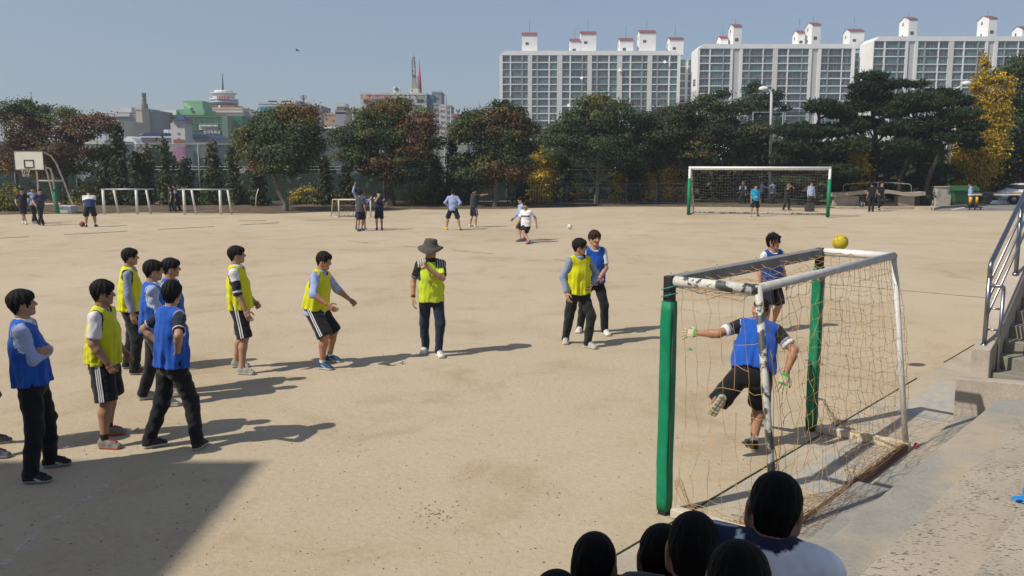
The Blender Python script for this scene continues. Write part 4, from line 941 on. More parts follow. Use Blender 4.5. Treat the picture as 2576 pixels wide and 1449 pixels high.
# ginkgo: upright wands of yellow leaves
def ginkgo(label, base_px, wands, seed, Y, pal, nleaf=900, name='ginkgo_tree'):
    B = P(base_px[0], base_px[1], Y); r = np.random.RandomState(seed); rt = empty(name, B); tag(rt, label, 'tree'); mb = MB(); Cs, cs = [], []; m = Y/FPX
    for (u0, v0, u1, v1, wpx) in wands:
        a, b = P(u0, v0, Y)-B, P(u1, v1, Y)-B; a.y += r.uniform(-0.8, 0.8); b.y += r.uniform(-0.8, 0.8); mb.tube([a, a.lerp(b, 0.5), b], [0.09, 0.05, 0.015], 5)
        n = int(nleaf*(b-a).length/5*wpx/12); t = r.rand(n)**0.85
        C = np.array(a)+(np.array(b)-np.array(a))*t[:, None]+r.normal(size=(n, 3))*(wpx*m*0.58*(1.2-t[:, None]*0.85)); C = C+0.10*np.sin(C[:, 2:3]*6+r.rand()*6)
        Cs.append(C); cs.append(np.array(pal)[r.randint(len(pal), size=n)]*r.uniform(0.7, 1.25, (n, 1)))
    C = np.concatenate(Cs); N = r.normal(size=C.shape)+np.array([0, -0.2, 0.5]); N /= np.linalg.norm(N, axis=1)[:, None]
    V, F, K = leaf_quads(C, N, 0.16, np.clip(np.concatenate(cs), 0, 1), r); link('crown', np_mesh('crown', V, F, K, False), LEAF, rt); mb.build('trunk', BARKD, rt, True)
PG = [(0.52, 0.33, 0.02), (0.58, 0.40, 0.03), (0.44, 0.29, 0.025), (0.50, 0.42, 0.06)]
ginkgo('tall golden yellow ginkgo with upright branches', (2470, 512), [(2470, 512, 2478, 330, 14), (2478, 420, 2478, 140, 26), (2470, 400, 2450, 200, 34), (2485, 400, 2505, 190, 30), (2460, 420, 2420, 250, 34), (2490, 420, 2535, 195, 26), (2465, 440, 2405, 330, 30), (2490, 430, 2540, 300, 26), (2455, 455, 2395, 395, 28), (2475, 450, 2475, 330, 44), (2440, 470, 2400, 430, 36)], 51, 61, PG, 950)
ginkgo('young yellow ginkgo glimpsed between the pine trunks', (2160, 512), [(2160, 512, 2160, 400, 10), (2160, 470, 2150, 360, 30), (2165, 470, 2185, 400, 30)], 52, 58, PG, 900)
ginkgo('yellow young tree right of the brownish maple', (1362, 505), [(1362, 510, 1362, 400, 10), (1360, 480, 1350, 385, 34), (1366, 480, 1382, 390, 34), (1362, 470, 1363, 375, 26)], 53, 60, PG, 900)
# columnar junipers between the maples
def conifer(label, base_px, top_v, wpx, seed, pal, Y=None):
    B = G(*base_px) if Y is None else P(base_px[0], base_px[1], Y); Y = B.y; m = Y/FPX; h = P(base_px[0], top_v, Y).z-B.z; r = np.random.RandomState(seed)
    rt = empty('juniper', B); tag(rt, label, 'tree', 'junipers between the maples'); n = int(1250*h/5*max(0.6, wpx/50)); z = r.rand(n)**1.25
    th = r.uniform(0, 6.28, n); rad = wpx*m*0.62*(1-z)**0.6*(0.72+0.3*np.sin(z*17+r.rand()*6+2*np.sin(th))+0.22*np.sin(th*3+z*9+r.rand()*6)); k = r.uniform(0.2, 1.25, n)
    C = np.stack([rad*k*np.cos(th), rad*k*np.sin(th), 0.25+z*(h-0.25)], 1)+r.normal(size=(n, 3))*0.14; N = np.stack([np.cos(th), np.sin(th), np.full(n, 0.6)], 1)+r.normal(size=(n, 3))*0.6; N /= np.linalg.norm(N, axis=1)[:, None]
    V, F, K = leaf_quads(C, N, 0.2, np.clip(np.array(pal)[r.randint(len(pal), size=n)]*r.uniform(0.6, 1.3, (n, 1)), 0, 1), r, 1.5); link('crown', np_mesh('crown', V, F, K, False), LEAF, rt)
    mb = MB(); mb.tube([(0, 0, -0.1), (0, 0, h*0.5), (0, 0, h*0.9)], [0.1, 0.06, 0.01], 6); mb.build('trunk', BARKD, rt, True)
JUN = [DGR, (0.035, 0.055, 0.02), (0.05, 0.06, 0.02)]; JUL = [GRN, OLV, (0.06, 0.075, 0.03)]
for i, (u, v, tv, w_, pal, lb) in enumerate(((305, 520, 318, 62, JUN, 'tall dark juniper right of the reddish maple'), (268, 520, 372, 50, JUN, 'dark juniper at the foot of the reddish maple'), (350, 521, 385, 50, JUN, 'dark juniper behind the left pull-up bar'), (378, 520, 370, 34, JUL, 'thin speckled juniper before the grey hall'), (421, 521, 350, 36, JUL, 'slim green juniper before the pink mural'), (470, 521, 405, 60, JUN, 'low dark juniper behind the two uniformed boys'),
    (541, 521, 363, 58, JUL, 'olive juniper behind the right pull-up bar'), (590, 521, 370, 44, JUL, 'speckled juniper left of the rounded maple'), (820, 521, 395, 40, JUN, 'narrow dark juniper right of the rounded maple'), (872, 520, 420, 40, JUL, 'low juniper behind the small goal'), (1140, 519, 352, 50, JUN, 'dark juniper between the two central maples'), (1095, 519, 400, 46, JUL, 'olive juniper beside the rusty-topped maple'), (1420, 513, 385, 60, JUN, 'dark juniper left of the fork-trunked tree'), (1590, 512, 400, 60, JUN, 'dark juniper right of the fork-trunked tree'),
    (1180, 518, 395, 40, JUL, 'olive juniper left of the brownish maple'), (650, 522, 410, 55, JUN, 'dark juniper under the rounded maple'), (1310, 516, 420, 44, JUN, 'dark juniper right of the brownish maple trunk'))): conifer(lb, (u, v), tv, w_, 60+i, pal)
# yellow shrubs by the fence
def shrub(label, u, v, ru, h_px, seed, pal, Y=None, name='yellow_shrub', grp='yellow shrubs by the fence'):
    B = G(u, v) if Y is None else P(u, v, Y); m = B.y/FPX; rt = empty(name, B); tag(rt, label, 'shrub', grp)
    lob = [((0, 0, h_px*m*0.55), (ru*m, 0.8, h_px*m*0.5), None), ((ru*m*0.5, 0.1, h_px*m*0.35), (ru*m*0.6, 0.7, h_px*m*0.35), None), ((-ru*m*0.5, 0, h_px*m*0.35), (ru*m*0.6, 0.7, h_px*m*0.35), None)]
    link('foliage', crown_mesh('foliage', lob, int(18+ru*0.8), 34, 0.15, pal, seed, 0.35), LEAF, rt); mb = MB()
    rr = random.Random(seed)
    for i in range(5): mb.tube([(0, 0, -0.05), (rr.uniform(-0.5, 0.5)*ru*m, rr.uniform(-0.3, 0.3), h_px*m*0.7)], [0.03, 0.01], 5)
    mb.build('stems', BARKD, rt)
YS = [(0.20, 0.165, 0.02), (0.27, 0.20, 0.02), (0.12, 0.12, 0.03)]
for i, (u, v, ru, h_, lb) in enumerate(((25, 533, 42, 70, 'yellow-green shrub at the far left edge'), (-25, 533, 35, 60, 'yellow shrub cut by the left edge'), (215, 519, 34, 46, 'yellow shrub behind the basketball hoop base'), (258, 519, 30, 48, 'yellow shrub behind the left post of the left pull-up bar'), (322, 519, 34, 46, 'yellow shrub behind the middle of the left pull-up bar'), (470, 519, 30, 40, 'dull yellow shrub behind the right pull-up bar'), (610, 519, 34, 40, 'dull yellow shrub right of the pull-up bars'),
    (780, 518, 40, 44, 'yellow shrub left of the small goal'), (880, 518, 36, 40, 'yellow shrub behind the small goal'), (1060, 517, 40, 46, 'yellow shrub left of the boy with hands on hips'), (1100, 517, 30, 60, 'tall yellow shrub behind the boy with hands on hips'), (1340, 514, 40, 90, 'golden shrub under the brownish maple'), (1420, 512, 40, 60, 'golden shrub left of the fork-trunked tree'), (1560, 511, 36, 80, 'golden shrub right of the fork-trunked tree'), (1665, 511, 34, 110, 'tall golden shrub left of the far goal'), (1700, 511, 36, 100, 'golden shrub just behind the far goal post'), (1620, 511, 30, 60, 'golden shrub under the broad dark crown'))):
    shrub(lb, u, v, ru, h_, 90+i, YS if u < 1200 else PG[1:]+YS[:1])
shrub('low dark bush beside the pale cabinet', 2330, 516, 24, 40, 121, [DGR, OLV, GRN], None, 'bush', 'bushes by the road'); shrub('reddish brown thicket behind the parked car', 2530, 505, 60, 90, 122, [(0.16, 0.06, 0.035), (0.12, 0.06, 0.03), (0.2, 0.09, 0.04)], 64, 'bush', 'bushes by the road'); shrub('reddish brown bush left of the car thicket', 2460, 505, 40, 70, 123, [(0.14, 0.07, 0.035), OLV], 64, 'bush', 'bushes by the road')
# unbroken dark growth on the slope behind the fence
r = np.random.RandomState(77); n = 70000
u = r.uniform(-150, 2750, n); Yd = r.uniform(63, 74, n); hgt = 2.7+0.7*np.sin(u*0.02)+0.7*np.sin(u*0.047+1)+2.0*np.clip((u-1330)/120, 0, 1)
C = np.stack([(u-CXP)/FPX*Yd, Yd, -(Yd-64)*0.2+hgt*r.rand(n)**0.7*1.0], 1); N = r.normal(size=C.shape)+np.array([0, -0.4, 0.6]); N /= np.linalg.norm(N, axis=1)[:, None]
V, F, K = leaf_quads(C, N, 0.55, np.clip(np.array([DGR, GRN, OLV, (0.02, 0.05, 0.04)])[r.choice(4, n, p=[.5, .22, .13, .15])]*r.uniform(0.5, 1.3, (n, 1)), 0, 1), r)
o = link('thicket', np_mesh('thicket', V, F, K, False), LEAF); tag(o, 'dark green thicket on the slope behind the fence', 'thicket', kind='stuff')

# ---------------------------------------------------------------- people
def A3(*v): return np.array(v, float)
def unit(v): return v/max(1e-9, np.linalg.norm(v))
def rotz(a): c, s = math.cos(a), math.sin(a); return np.array([[c, -s, 0], [s, c, 0], [0, 0, 1.0]])
def rotx(a): c, s = math.cos(a), math.sin(a); return np.array([[1.0, 0, 0], [0, c, -s], [0, s, c]])
def roty(a): c, s = math.cos(a), math.sin(a); return np.array([[c, 0, s], [0, 1.0, 0], [-s, 0, c]])
def ik(a, c, l1, l2, hint):
    d = c-a; D = np.linalg.norm(d); u = d/D; D = min(D, (l1+l2)*0.995)
    x = (l1*l1-l2*l2+D*D)/(2*D); h = math.sqrt(max(0, l1*l1-x*x))
    p = hint-u*np.dot(hint, u); p = unit(p)
    return a+u*x+p*h, a+u*D
def wrinkle(seed, f, amp):
    r = np.random.RandomState(seed); K = r.normal(size=(5, 3))*f; ph = r.uniform(0, 6.28, 5)
    def fn(X, Y, Z):
        o = 0
        for k, p in zip(K, ph): o = o+np.sin(X*k[0]+Y*k[1]+Z*k[2]+p)
        return o*amp/2.5
    return fn
_HAND = {}
def hand_tpl(pose, h):
    key = (pose, h)
    if key in _HAND: return _HAND[key]
    s = Sculpt(h); s.cone((0, -0.02, 0), (0, 0.03, 0), (0.027, 0.02), (0.036, 0.017), k=0.01)
    s.cone((0, 0.03, 0), (0, 0.085, 0.002), (0.038, 0.016), (0.04, 0.012), k=0.01)
    curl = {'relax': 22, 'fist': 82, 'flat': 5, 'spread': 10, 'point': 85, 'hip': 35}[pose]
    sp = {'relax': 3, 'fist': 1, 'flat': 2, 'spread': 13, 'point': 1, 'hip': 5}[pose]
    for i, (x, L) in enumerate(((-0.029, 0.95), (-0.0095, 1.05), (0.0105, 0.98), (0.029, 0.78))):
        c = curl*(1+0.08*i); a = R_((i-1.5)*sp)
        if pose == 'point' and i == 0: c = 3
        p = A3(x, 0.085, 0.0); an = R_(c*0.7); rr = 0.0098
        for seg, ln in enumerate((0.044, 0.028, 0.022)):
            d = rotz(-a)@A3(0, math.cos(an), -math.sin(an))
            q = p+d*ln*L; s.cone(p, q, rr, rr*0.9, k=0.004); p = q; rr *= 0.9; an += R_(c)
    p = A3(-0.028, 0.025, -0.008)
    d = unit(A3(-0.75, 0.7, -0.25)) if pose not in ('fist', 'point') else unit(A3(-0.35, 0.75, -0.5))
    for ln, rr in ((0.036, 0.0125), (0.03, 0.0105), (0.024, 0.0095)):
        q = p+d*ln; s.cone(p, q, rr, rr*0.9, k=0.008); p = q
        d = unit(d+A3(0.28, 0.3, -0.1)) if pose not in ('fist', 'point') else unit(d+A3(0.8, -0.1, -0.1))
    _HAND[key] = s.run(); return _HAND[key]
_HEAD = {}
def head_tpl(h, grin=False):
    if (h, grin) in _HEAD: return _HEAD[(h, grin)]
    s = Sculpt(h)
    s.ell((0, -0.012, 0.032), (0.074, 0.094, 0.084), k=0.02)
    s.cone((0, 0.022, 0.02), (0, 0.035, -0.075), (0.066, 0.062), (0.043, 0.045), k=0.03)
    s.cone((-0.03, 0.06, -0.022), (0.03, 0.06, -0.022), 0.028, 0.028, k=0.02)
    s.ell((0, 0.066, -0.095), (0.024, 0.018, 0.017), k=0.02)
    s.cone((0, 0.084, 0.02), (0, 0.104, -0.022), 0.007, 0.012, k=0.012)
    for e in (-1, 1):
        s.ell((e*0.012, 0.093, -0.028), (0.009, 0.009, 0.007), k=0.008)
        s.ell((e*0.032, 0.092, 0.012), (0.02, 0.014, 0.011), k=0.015, op='s')
        s.ell((e*0.031, 0.074, 0.011), (0.014, 0.011, 0.011), k=0.004)
        s.cone((e*0.015, 0.083, 0.033), (e*0.045, 0.073, 0.034), 0.007, 0.006, k=0.012)
        s.ell((e*0.076, -0.008, -0.006), (0.010, 0.02, 0.031), k=0.008)
        s.cone((e*0.055, 0.005, -0.05), (e*0.03, 0.05, -0.09), 0.02, 0.016, k=0.03)
    s.ell((0, 0.079, -0.054), (0.024, 0.011, 0.006), k=0.006); s.ell((0, 0.077, -0.066), (0.02, 0.011, 0.007), k=0.006)
    s.cone((0, -0.02, -0.05), (0, -0.035, -0.15), (0.052, 0.055), (0.052, 0.055), k=0.03)
    V, F = s.run()
    C = np.ones((len(V), 4)); C[:, 3] = 0     # tint rgb + blend
    x, y, z = V.T; ax = np.abs(x)
    def put(m, c): C[m] = (*c, 1.0)
    put((ax > 0.014) & (ax < 0.048) & (np.abs(z-0.036-(ax-0.03)*0.05) < 0.0045) & (y > 0.055), (0.02, 0.015, 0.012))
    put((((ax-0.031)/0.017)**2+((z-0.011)/0.0085)**2 < 1) & (y > 0.06), (0.035, 0.024, 0.02))
    put((((ax-0.031)/0.015)**2+((z-0.0105)/0.0048)**2 < 1) & (np.abs(ax-0.031) > 0.0075) & (y > 0.06), (0.5, 0.47, 0.44))
    lip = (((x/0.026)**2+((z+0.06)/0.0125)**2) < 1) & (y > 0.06)
    put(lip, (0.33, 0.12, 0.10))
    put((ax < 0.022) & (np.abs(z+0.0595) < (0.007 if grin else 0.003)) & (y > 0.06), (0.09, 0.03, 0.03))
    if grin: put((ax < 0.017) & (np.abs(z+0.057) < 0.004) & (y > 0.06), (0.7, 0.68, 0.62))
    _HEAD[(h, grin)] = (V, F, C); return _HEAD[(h, grin)]
_HAIRT = {}
def hair_tpl(style, h):
    if (style, h) in _HAIRT: return _HAIRT[(style, h)]
    s = Sculpt(h); vol = {'bowl': 0.004, 'short': -0.004, 'spiky': 0.004, 'crop': -0.008, 'full': 0.010}[style]
    s.ell((0, -0.016, 0.036), (0.084+vol, 0.102+vol, 0.094+vol), k=0.01)
    if style in ('bowl', 'full'):
        s.ell((0, 0.058, 0.066), (0.066, 0.038, 0.036), k=0.02)
        for e in (-1, 1): s.ell((e*0.072, 0.012, 0.012), (0.016, 0.04, 0.05), k=0.02)
    elif style in ('short', 'spiky'):
        s.ell((0, 0.05, 0.078), (0.062, 0.038, 0.028), k=0.02)
        for e in (-1, 1): s.ell((e*0.073, 0.018, 0.02), (0.010, 0.022, 0.045), k=0.015)
    s.cone((0, -0.07, 0.0), (0, -0.062, -0.075 if style != 'crop' else -0.05), (0.058, 0.035), (0.04, 0.02) if style != 'crop' else (0.052, 0.026), k=0.03)
    top = {'bowl': 0.045, 'full': 0.042, 'short': 0.06, 'spiky': 0.055, 'crop': 0.065}[style]
    s.ell((0, 0.125, top-0.105), (0.073, 0.09, 0.102), k=0.006, op='s')
    for e in (-1, 1): s.ell((e*0.088, 0.026 if style != 'crop' else 0.042, -0.035), (0.03, 0.036, 0.05), k=0.006, op='s')
    s.cut((0, 0, -0.088 if style != 'crop' else -0.072), (0, 0.3, -1))
    amp = {'bowl': 0.0022, 'full': 0.003, 'short': 0.0022, 'spiky': 0.009, 'crop': 0.0011}[style]
    r = np.random.RandomState(len(style)*7); ph = r.uniform(0, 6.28, 6)
    def locks(X, Y, Z):
        th = np.arctan2(X+0.01, Y+0.035); el = np.arctan2(Z-0.03, np.sqrt(X*X+(Y+0.02)**2))
        o = np.sin(13*th+ph[0]+3*el)+0.8*np.sin(23*th+ph[1]-4*el)+0.6*np.sin(37*th+ph[2]+2*np.sin(9*el))
        o = o+0.5*np.sin(61*th+ph[3]+5*el)
        return amp*o*np.clip(1.25-np.maximum(el, 0)*0.75, 0.15, 1)
    s.field(locks)
    V, F = s.run()
    if style == 'spiky':
        r = np.random.RandomState(5); vs = [V]; fs = [F]; k = len(V)
        for i in range(150):
            th = r.uniform(0, 6.28); el = r.uniform(0.15, 1.4)
            d = A3(math.cos(th)*math.cos(el), math.sin(th)*math.cos(el), math.sin(el))
            if d[1] > 0.5 and d[2] < 0.55: continue
            b = A3(0, -0.016, 0.036)+d*A3(0.08, 0.095, 0.092)
            d2 = unit(d+A3(*r.normal(size=3))*0.45+A3(0, 0, 0.25)); t = unit(np.cross(d2, r.normal(size=3)))*0.009; t2 = np.cross(d2, t)
            L = r.uniform(0.025, 0.05)
            vs.append(np.array([b+t, b+t2, b-t, b-t2, b+d2*L])); fs.append(np.array([[0, 1, 4, 4], [1, 2, 4, 4], [2, 3, 4, 4], [3, 0, 4, 4]])+k); k += 5
        V = np.concatenate(vs); F = np.concatenate(fs)
    _HAIRT[(style, h)] = (V, F); return V, F
def fuzz(V0, F0, n, L, seed):
    """short strand tips over a hair cap"""
    r = np.random.RandomState(seed); q = F0[r.randint(0, len(F0), n)]
    w = r.dirichlet((1, 1, 1), n); a, b, c = V0[q[:, 0]], V0[q[:, 1]], V0[q[:, 2]]
    p = a*w[:, :1]+b*w[:, 1:2]+c*w[:, 2:]
    N = np.cross(b-a, c-a); N /= np.maximum(1e-12, np.linalg.norm(N, axis=1))[:, None]
    N = N*np.sign((N*(p-A3(0, -0.01, 0.0))).sum(1))[:, None]
    d = N*0.32+A3(0, 0.05, -0.6)+r.normal(size=(n, 3))*0.25; d /= np.linalg.norm(d, axis=1)[:, None]
    t = np.cross(d, r.normal(size=(n, 3))); t /= np.linalg.norm(t, axis=1)[:, None]; t *= 0.4
    ll = (L*r.uniform(0.6, 1.3, n))[:, None]
    vs = np.stack([p-N*0.004+t*0.0016, p-N*0.004-t*0.0016, p+d*ll*0.6-t*0.0012+N*0.001, p+d*ll], 1).reshape(-1, 3)
    return np.concatenate([V0, vs]), np.concatenate([F0, np.arange(4*n).reshape(-1, 4)+len(V0)])
_SHOE = {}
def shoe_tpl(h):
    if h in _SHOE: return _SHOE[h]
    s = Sculpt(h)
    s.cone((0, -0.045, 0.016), (0, 0.15, 0.014), (0.04, 0.018), (0.046, 0.016), k=0.01, x=(1, 0, 0))
    s.cone((0, 0.07, 0.05), (0.002, 0.15, 0.03), (0.043, 0.042), (0.042, 0.026), k=0.02)
    s.cone((0, -0.035, 0.05), (0, 0.06, 0.055), (0.037, 0.042), (0.041, 0.042), k=0.02)
    s.cone((0, -0.02, 0.05), (0, 0.0, 0.105), (0.036, 0.048), (0.038, 0.05), k=0.02, x=(1, 0, 0))
    s.ell((0, 0.07, 0.078), (0.026, 0.05, 0.022), k=0.02)
    s.cut((0, 0, 0.108), (0, 0.25, 1)); s.cut((0, 0, 0.001), (0, 0, -1))
    _SHOE[h] = s.run(); return _SHOE[h]

BLUE, YEL = (0.012, 0.085, 0.42), (0.60, 0.60, 0.012)
BLK, NAVY, WHT, LAV, GREY = (0.011, 0.012, 0.015), (0.012, 0.016, 0.035), (0.72, 0.72, 0.74), (0.30, 0.36, 0.58), (0.05, 0.055, 0.062)
TAN = (0.40, 0.225, 0.14)
def person(label, feet, face, H=1.72, q=1, lean=(2, 0), drop=0.0, twist=0, head=(0, 0), ra='down', la='down', rh='relax', lh='relax',
           shirt=None, vest=None, legs=None, shoes=None, socks=None, hair='bowl', haircol=(0.012, 0.011, 0.011), skin=TAN, glasses=None,
           w=1.0, pel=(0, 0), fy=(8, -8), footfix=None, loc=None, pelz=None, grin=False, knee=None, gloves=False, seed=0, group=None, shirtfn=None, hunch=0.0, hairfuzz=0):
    h = (0.0115, 0.016, 0.021)[q]; sc = H/1.72
    a = R_(face); rz = a+math.pi
    if loc is None:
        fr, fl = G(*feet[0]), G(*feet[1]); base = (fr+fl)/2
        Mi = Matrix.Rotation(-rz, 3, 'Z')
        fR, fL = [np.array(Mi@(f-base))/sc for f in (fr, fl)]
    else:
        base = Vector(loc); fR, fL = [np.array(f, float) for f in feet]
    root = empty('person', base, rz, sc)
    tag(root, label, 'person', group)
    rs = np.random.RandomState(seed+11)
    # --- skeleton
    fdir = [rotz(R_(-fy[0]))@A3(0, 1, 0), rotz(R_(-fy[1]))@A3(0, 1, 0)]
    ank = [fR+A3(0, 0, 0.085)-fdir[0]*0.045, fL+A3(0, 0, 0.085)-fdir[1]*0.045]
    foot = [None, None]
    if footfix:
        for i in (0, 1):
            if footfix[i] is not None: ank[i] = np.array(footfix[i][0], float); foot[i] = (unit(np.array(footfix[i][1], float)), unit(np.array(footfix[i][2], float)))
    hipo = [A3(0.082*w, 0, -0.03), A3(-0.082*w, 0, -0.03)]
    pc = A3(pel[0], pel[1], 0)
    if pelz is None:
        zz = 0.935
        for i in (0, 1):
            if footfix and footfix[i] is not None: continue
            hor = np.linalg.norm((pc+hipo[i]-ank[i])[:2]); zz = min(zz, ank[i][2]+math.sqrt(max(0.05, (0.823)**2-hor**2))+0.03)
        pc[2] = zz-drop
    else: pc[2] = pelz
    Mt = rotx(R_(-lean[0]))@roty(R_(lean[1])); U = Mt@A3(0, 0, 1)
    Mc = Mt@rotz(R_(-twist)); RT, FW = Mc@A3(1, 0, 0), Mc@A3(0, 1, 0)
    hips = [pc+o for o in hipo]
    kn = []
    for i in (0, 1):
        hint = (fdir[i] if knee is None or knee[i] is None else np.array(knee[i], float))
        k_, an = ik(hips[i], ank[i], 0.415, 0.41, hint+A3((0.15, -0.15)[i], 0, 0)); kn.append(k_); ank[i] = an
    sh = [pc+U*0.455+RT*0.163*w, pc+U*0.455-RT*0.163*w]
    sh = [p+U*hunch*0.25 for p in sh]
    neck = pc+U*(0.50-hunch*0.15)
    hm = Mt@rotz(R_(-twist-head[0]))@rotx(R_(head[1])); hc = pc+U*(0.635-hunch*0.6)+FW*0.018+hm@A3(0, 0.0, 0.04)
    el, wr = [], []
    for i, spec in enumerate((ra, la)):
        sg = (1, -1)[i]
        pre = {'down': ((0.235, 0.06, -0.055), (0.25, -1, 0)), 'fist': ((0.24, 0.13, 0.0), (0.4, -1, 0)), 'hip': ((0.175, 0.02, 0.085), (1, -0.75, 0)),
               'cross': ((-0.05, 0.175, 0.235), (0.75, -0.25, -1)), 'swing': ((0.25, 0.22, 0.02), (0.2, -1, -0.2)), 'back': ((0.25, -0.18, 0.0), (0.3, -1, 0)),
               'chest': ((-0.02, 0.25, 0.39), (1, 0, -0.8)), 'front': ((0.03, 0.22, 0.06), (1, -0.5, -0.2)), 'mouth': ((0.02, 0.21, 0.56), (0.6, 0.1, -1))}
        if isinstance(spec, str): t, hn = pre[spec]
        else: t, hn = spec
        tl = A3(t[0]*sg, t[1], t[2]); hn = A3(hn[0]*sg, hn[1], hn[2])
        tgt = pc+RT*tl[0]+FW*tl[1]+U*tl[2]; hv = RT*hn[0]+FW*hn[1]+U*hn[2]
        e_, w_ = ik(sh[i], tgt, 0.275, 0.245, hv); el.append(e_); wr.append(w_)
    # --- torso pieces shared by body and clothes
    def torso(s, o, lo=-0.07, flare=0.0, hi=True, capk=None):
        s.cone(pc+U*lo, pc+U*0.10, ((0.152*w+o+flare), 0.112*w+o+flare), (0.142*w+o+flare*0.6, 0.102*w+o+flare*0.6), x=RT, k=0.03, c0=capk)
        s.cone(pc+U*0.09, pc+U*0.27, (0.142*w+o+flare*0.6, 0.102*w+o+flare*0.6), (0.158*w+o, 0.112*w+o), x=RT, k=0.04)
        s.cone(pc+U*0.26, pc+U*0.41+FW*-0.01, (0.158*w+o, 0.112*w+o), (0.148*w+o, 0.088+o), x=RT, k=0.04, c1=0.06+o)
        if hi:
            for i in (0, 1): s.cone(pc+U*0.475-FW*0.012, sh[i]-U*0.004, (0.06+o, 0.062+o), 0.05+o*0.9, k=0.04)
    def clothes(name, s, colfn, mat=CLOTH, parent=root):
        V, F = s.run(); C = colfn(V)
        return link(name, np_mesh(name, V, F, C), mat, parent)
    def flat(c):
        c = np.array(c, float)
        return lambda V: np.tile(c, (len(V), 1))
    def hemcut(s, z, tilt=0.0):
        # only the torso is cut, hands hanging lower are other meshes
        def fn(D_, X, Y, Z): return np.maximum(D_, np.where(True, -((X-pc[0])*U[0]+(Y-pc[1])*U[1]+(Z-pc[2])*U[2]-z-0.006*np.sin(X*30+tilt)), -1)*np.where(((X-pc[0])*RT[0]+(Y-pc[1])*RT[1]+(Z-pc[2])*RT[2])**2+((X-pc[0])*FW[0]+(Y-pc[1])*FW[1]+(Z-pc[2])*FW[2])**2 < 0.0576*w*w, 1, 0)-np.where(((X-pc[0])*RT[0]+(Y-pc[1])*RT[1]+(Z-pc[2])*RT[2])**2+((X-pc[0])*FW[0]+(Y-pc[1])*FW[1]+(Z-pc[2])*FW[2])**2 < 0.0576*w*w, 0, 1))
        s.ops.append(('g', fn))
    # --- body
    s = Sculpt(h); sl = -0.006
    torso(s, sl)
    s.cone(neck-U*0.03, hc+hm@A3(0, -0.02, -0.07), 0.056, 0.054, k=0.03)
    for i in (0, 1):
        s.cone(sh[i], el[i], 0.041*w, 0.040*w, k=0.02); m = el[i]+(wr[i]-el[i])*0.3
        s.cone(el[i], m, 0.04*w, 0.041*w, k=0.015); s.cone(m, wr[i], 0.041*w, 0.0275, k=0.015)
        lw = 0.84 if (legs or {}).get('kind', 'pants') == 'pants' else 1.0
        s.cone(hips[i], kn[i], 0.082*w*lw, 0.055*w*lw, k=0.03)
        back = unit(np.cross(np.cross(ank[i]-hips[i], A3(0, 1, 0)), ank[i]-kn[i])+1e-6) if False else (rotz(R_(-fy[i]))@A3(0, -1, 0))
        m = kn[i]+(ank[i]-kn[i])*0.32+back*0.016
        s.cone(kn[i], m, 0.051*w*lw, 0.056*w*lw, k=0.02); s.cone(m, ank[i]+A3(0, 0, 0.03), 0.056*w*lw, 0.036*lw, k=0.02)
        s.cone(ank[i]+A3(0, 0, 0.03), ank[i]-A3(0, 0, 0.03), 0.036, 0.036, k=0.02)
    V, F = s.run(); C = np.tile(np.array(skin), (len(V), 1))
    if socks:
        for i in (0, 1):
            t = ((V-ank[i])@unit(kn[i]-ank[i])); d = np.linalg.norm((V-ank[i])-t[:, None]*unit(kn[i]-ank[i]), axis=1)
            C[(t < socks[1]) & (d < 0.09)] = socks[0] if len(socks) < 3 or i == 0 else socks[2]
    parts = [(V, F, C)]
    hs_ = A3(*rs.uniform(0.95, 1.05, 3)); hq_ = hs_*A3(*rs.uniform(0.985, 1.04, 3))
    hv, hf, hcx = head_tpl((0.0055, 0.008, 0.011)[q], grin)
    al = hcx[:, 3:]; parts.append(((hv*hs_)@hm.T+hc, hf, np.array(skin)*(1-al)+hcx[:, :3]*al))
    gl = []
    for i, pose in enumerate((rh, lh)):
        tv, tf = hand_tpl(pose, (0.0048, 0.0065, 0.0085)[q])
        tv = tv.copy()
        if i: tv[:, 0] *= -1; tf = tf[:, ::-1]
        f = unit(wr[i]-el[i]); sg = (1, -1)[i]
        bh = RT*sg
        if (ra, la)[i] == 'hip': f = unit(-RT*sg*0.35+FW*0.75-U*0.55); bh = RT*sg*0.8+U*0.3
        if (ra, la)[i] == 'cross': bh = FW; f = unit(-RT*sg*0.75-FW*0.55+U*0.15)
        if (ra, la)[i] in ('chest', 'mouth'): bh = FW*0.6+RT*sg*0.5
        if pose == 'point': bh = U
        if gloves: bh = FW*-1.0 if gloves == 1 else bh
        z = bh-f*np.dot(bh, f); z = unit(z); x = np.cross(f, z)
        M = np.stack([x, f, z], 1)
        S = 1.16 if gloves else 1.0
        HV = (tv*S)@M.T+wr[i]+f*0.008
        if gloves:
            C = np.tile(A3(0.50, 0.42, 0.30), (len(tv), 1)); C[tv[:, 1] < 0.03] = (0.06, 0.33, 0.05); C[tv[:, 1] < -0.002] = (0.02, 0.03, 0.02)
            C[(tv[:, 1] > 0.09) & (tv[:, 1] < 0.105)] = (0.10, 0.35, 0.06)
            gl.append((HV, tf, C))
        else: parts.append((HV, tf, np.tile(np.array(skin)*0.96, (len(tv), 1))))
    k = 0; vs, fs, cs = [], [], []
    for v_, f_, c_ in parts: vs.append(v_); fs.append(f_+k); cs.append(c_); k += len(v_)
    body = link('body', np_mesh('body', np.concatenate(vs), np.concatenate(fs), np.concatenate(cs)), SKIN, root)
    for v_, f_, c_ in gl: link('glove', np_mesh('glove', v_, f_, c_), CLOTH, root)
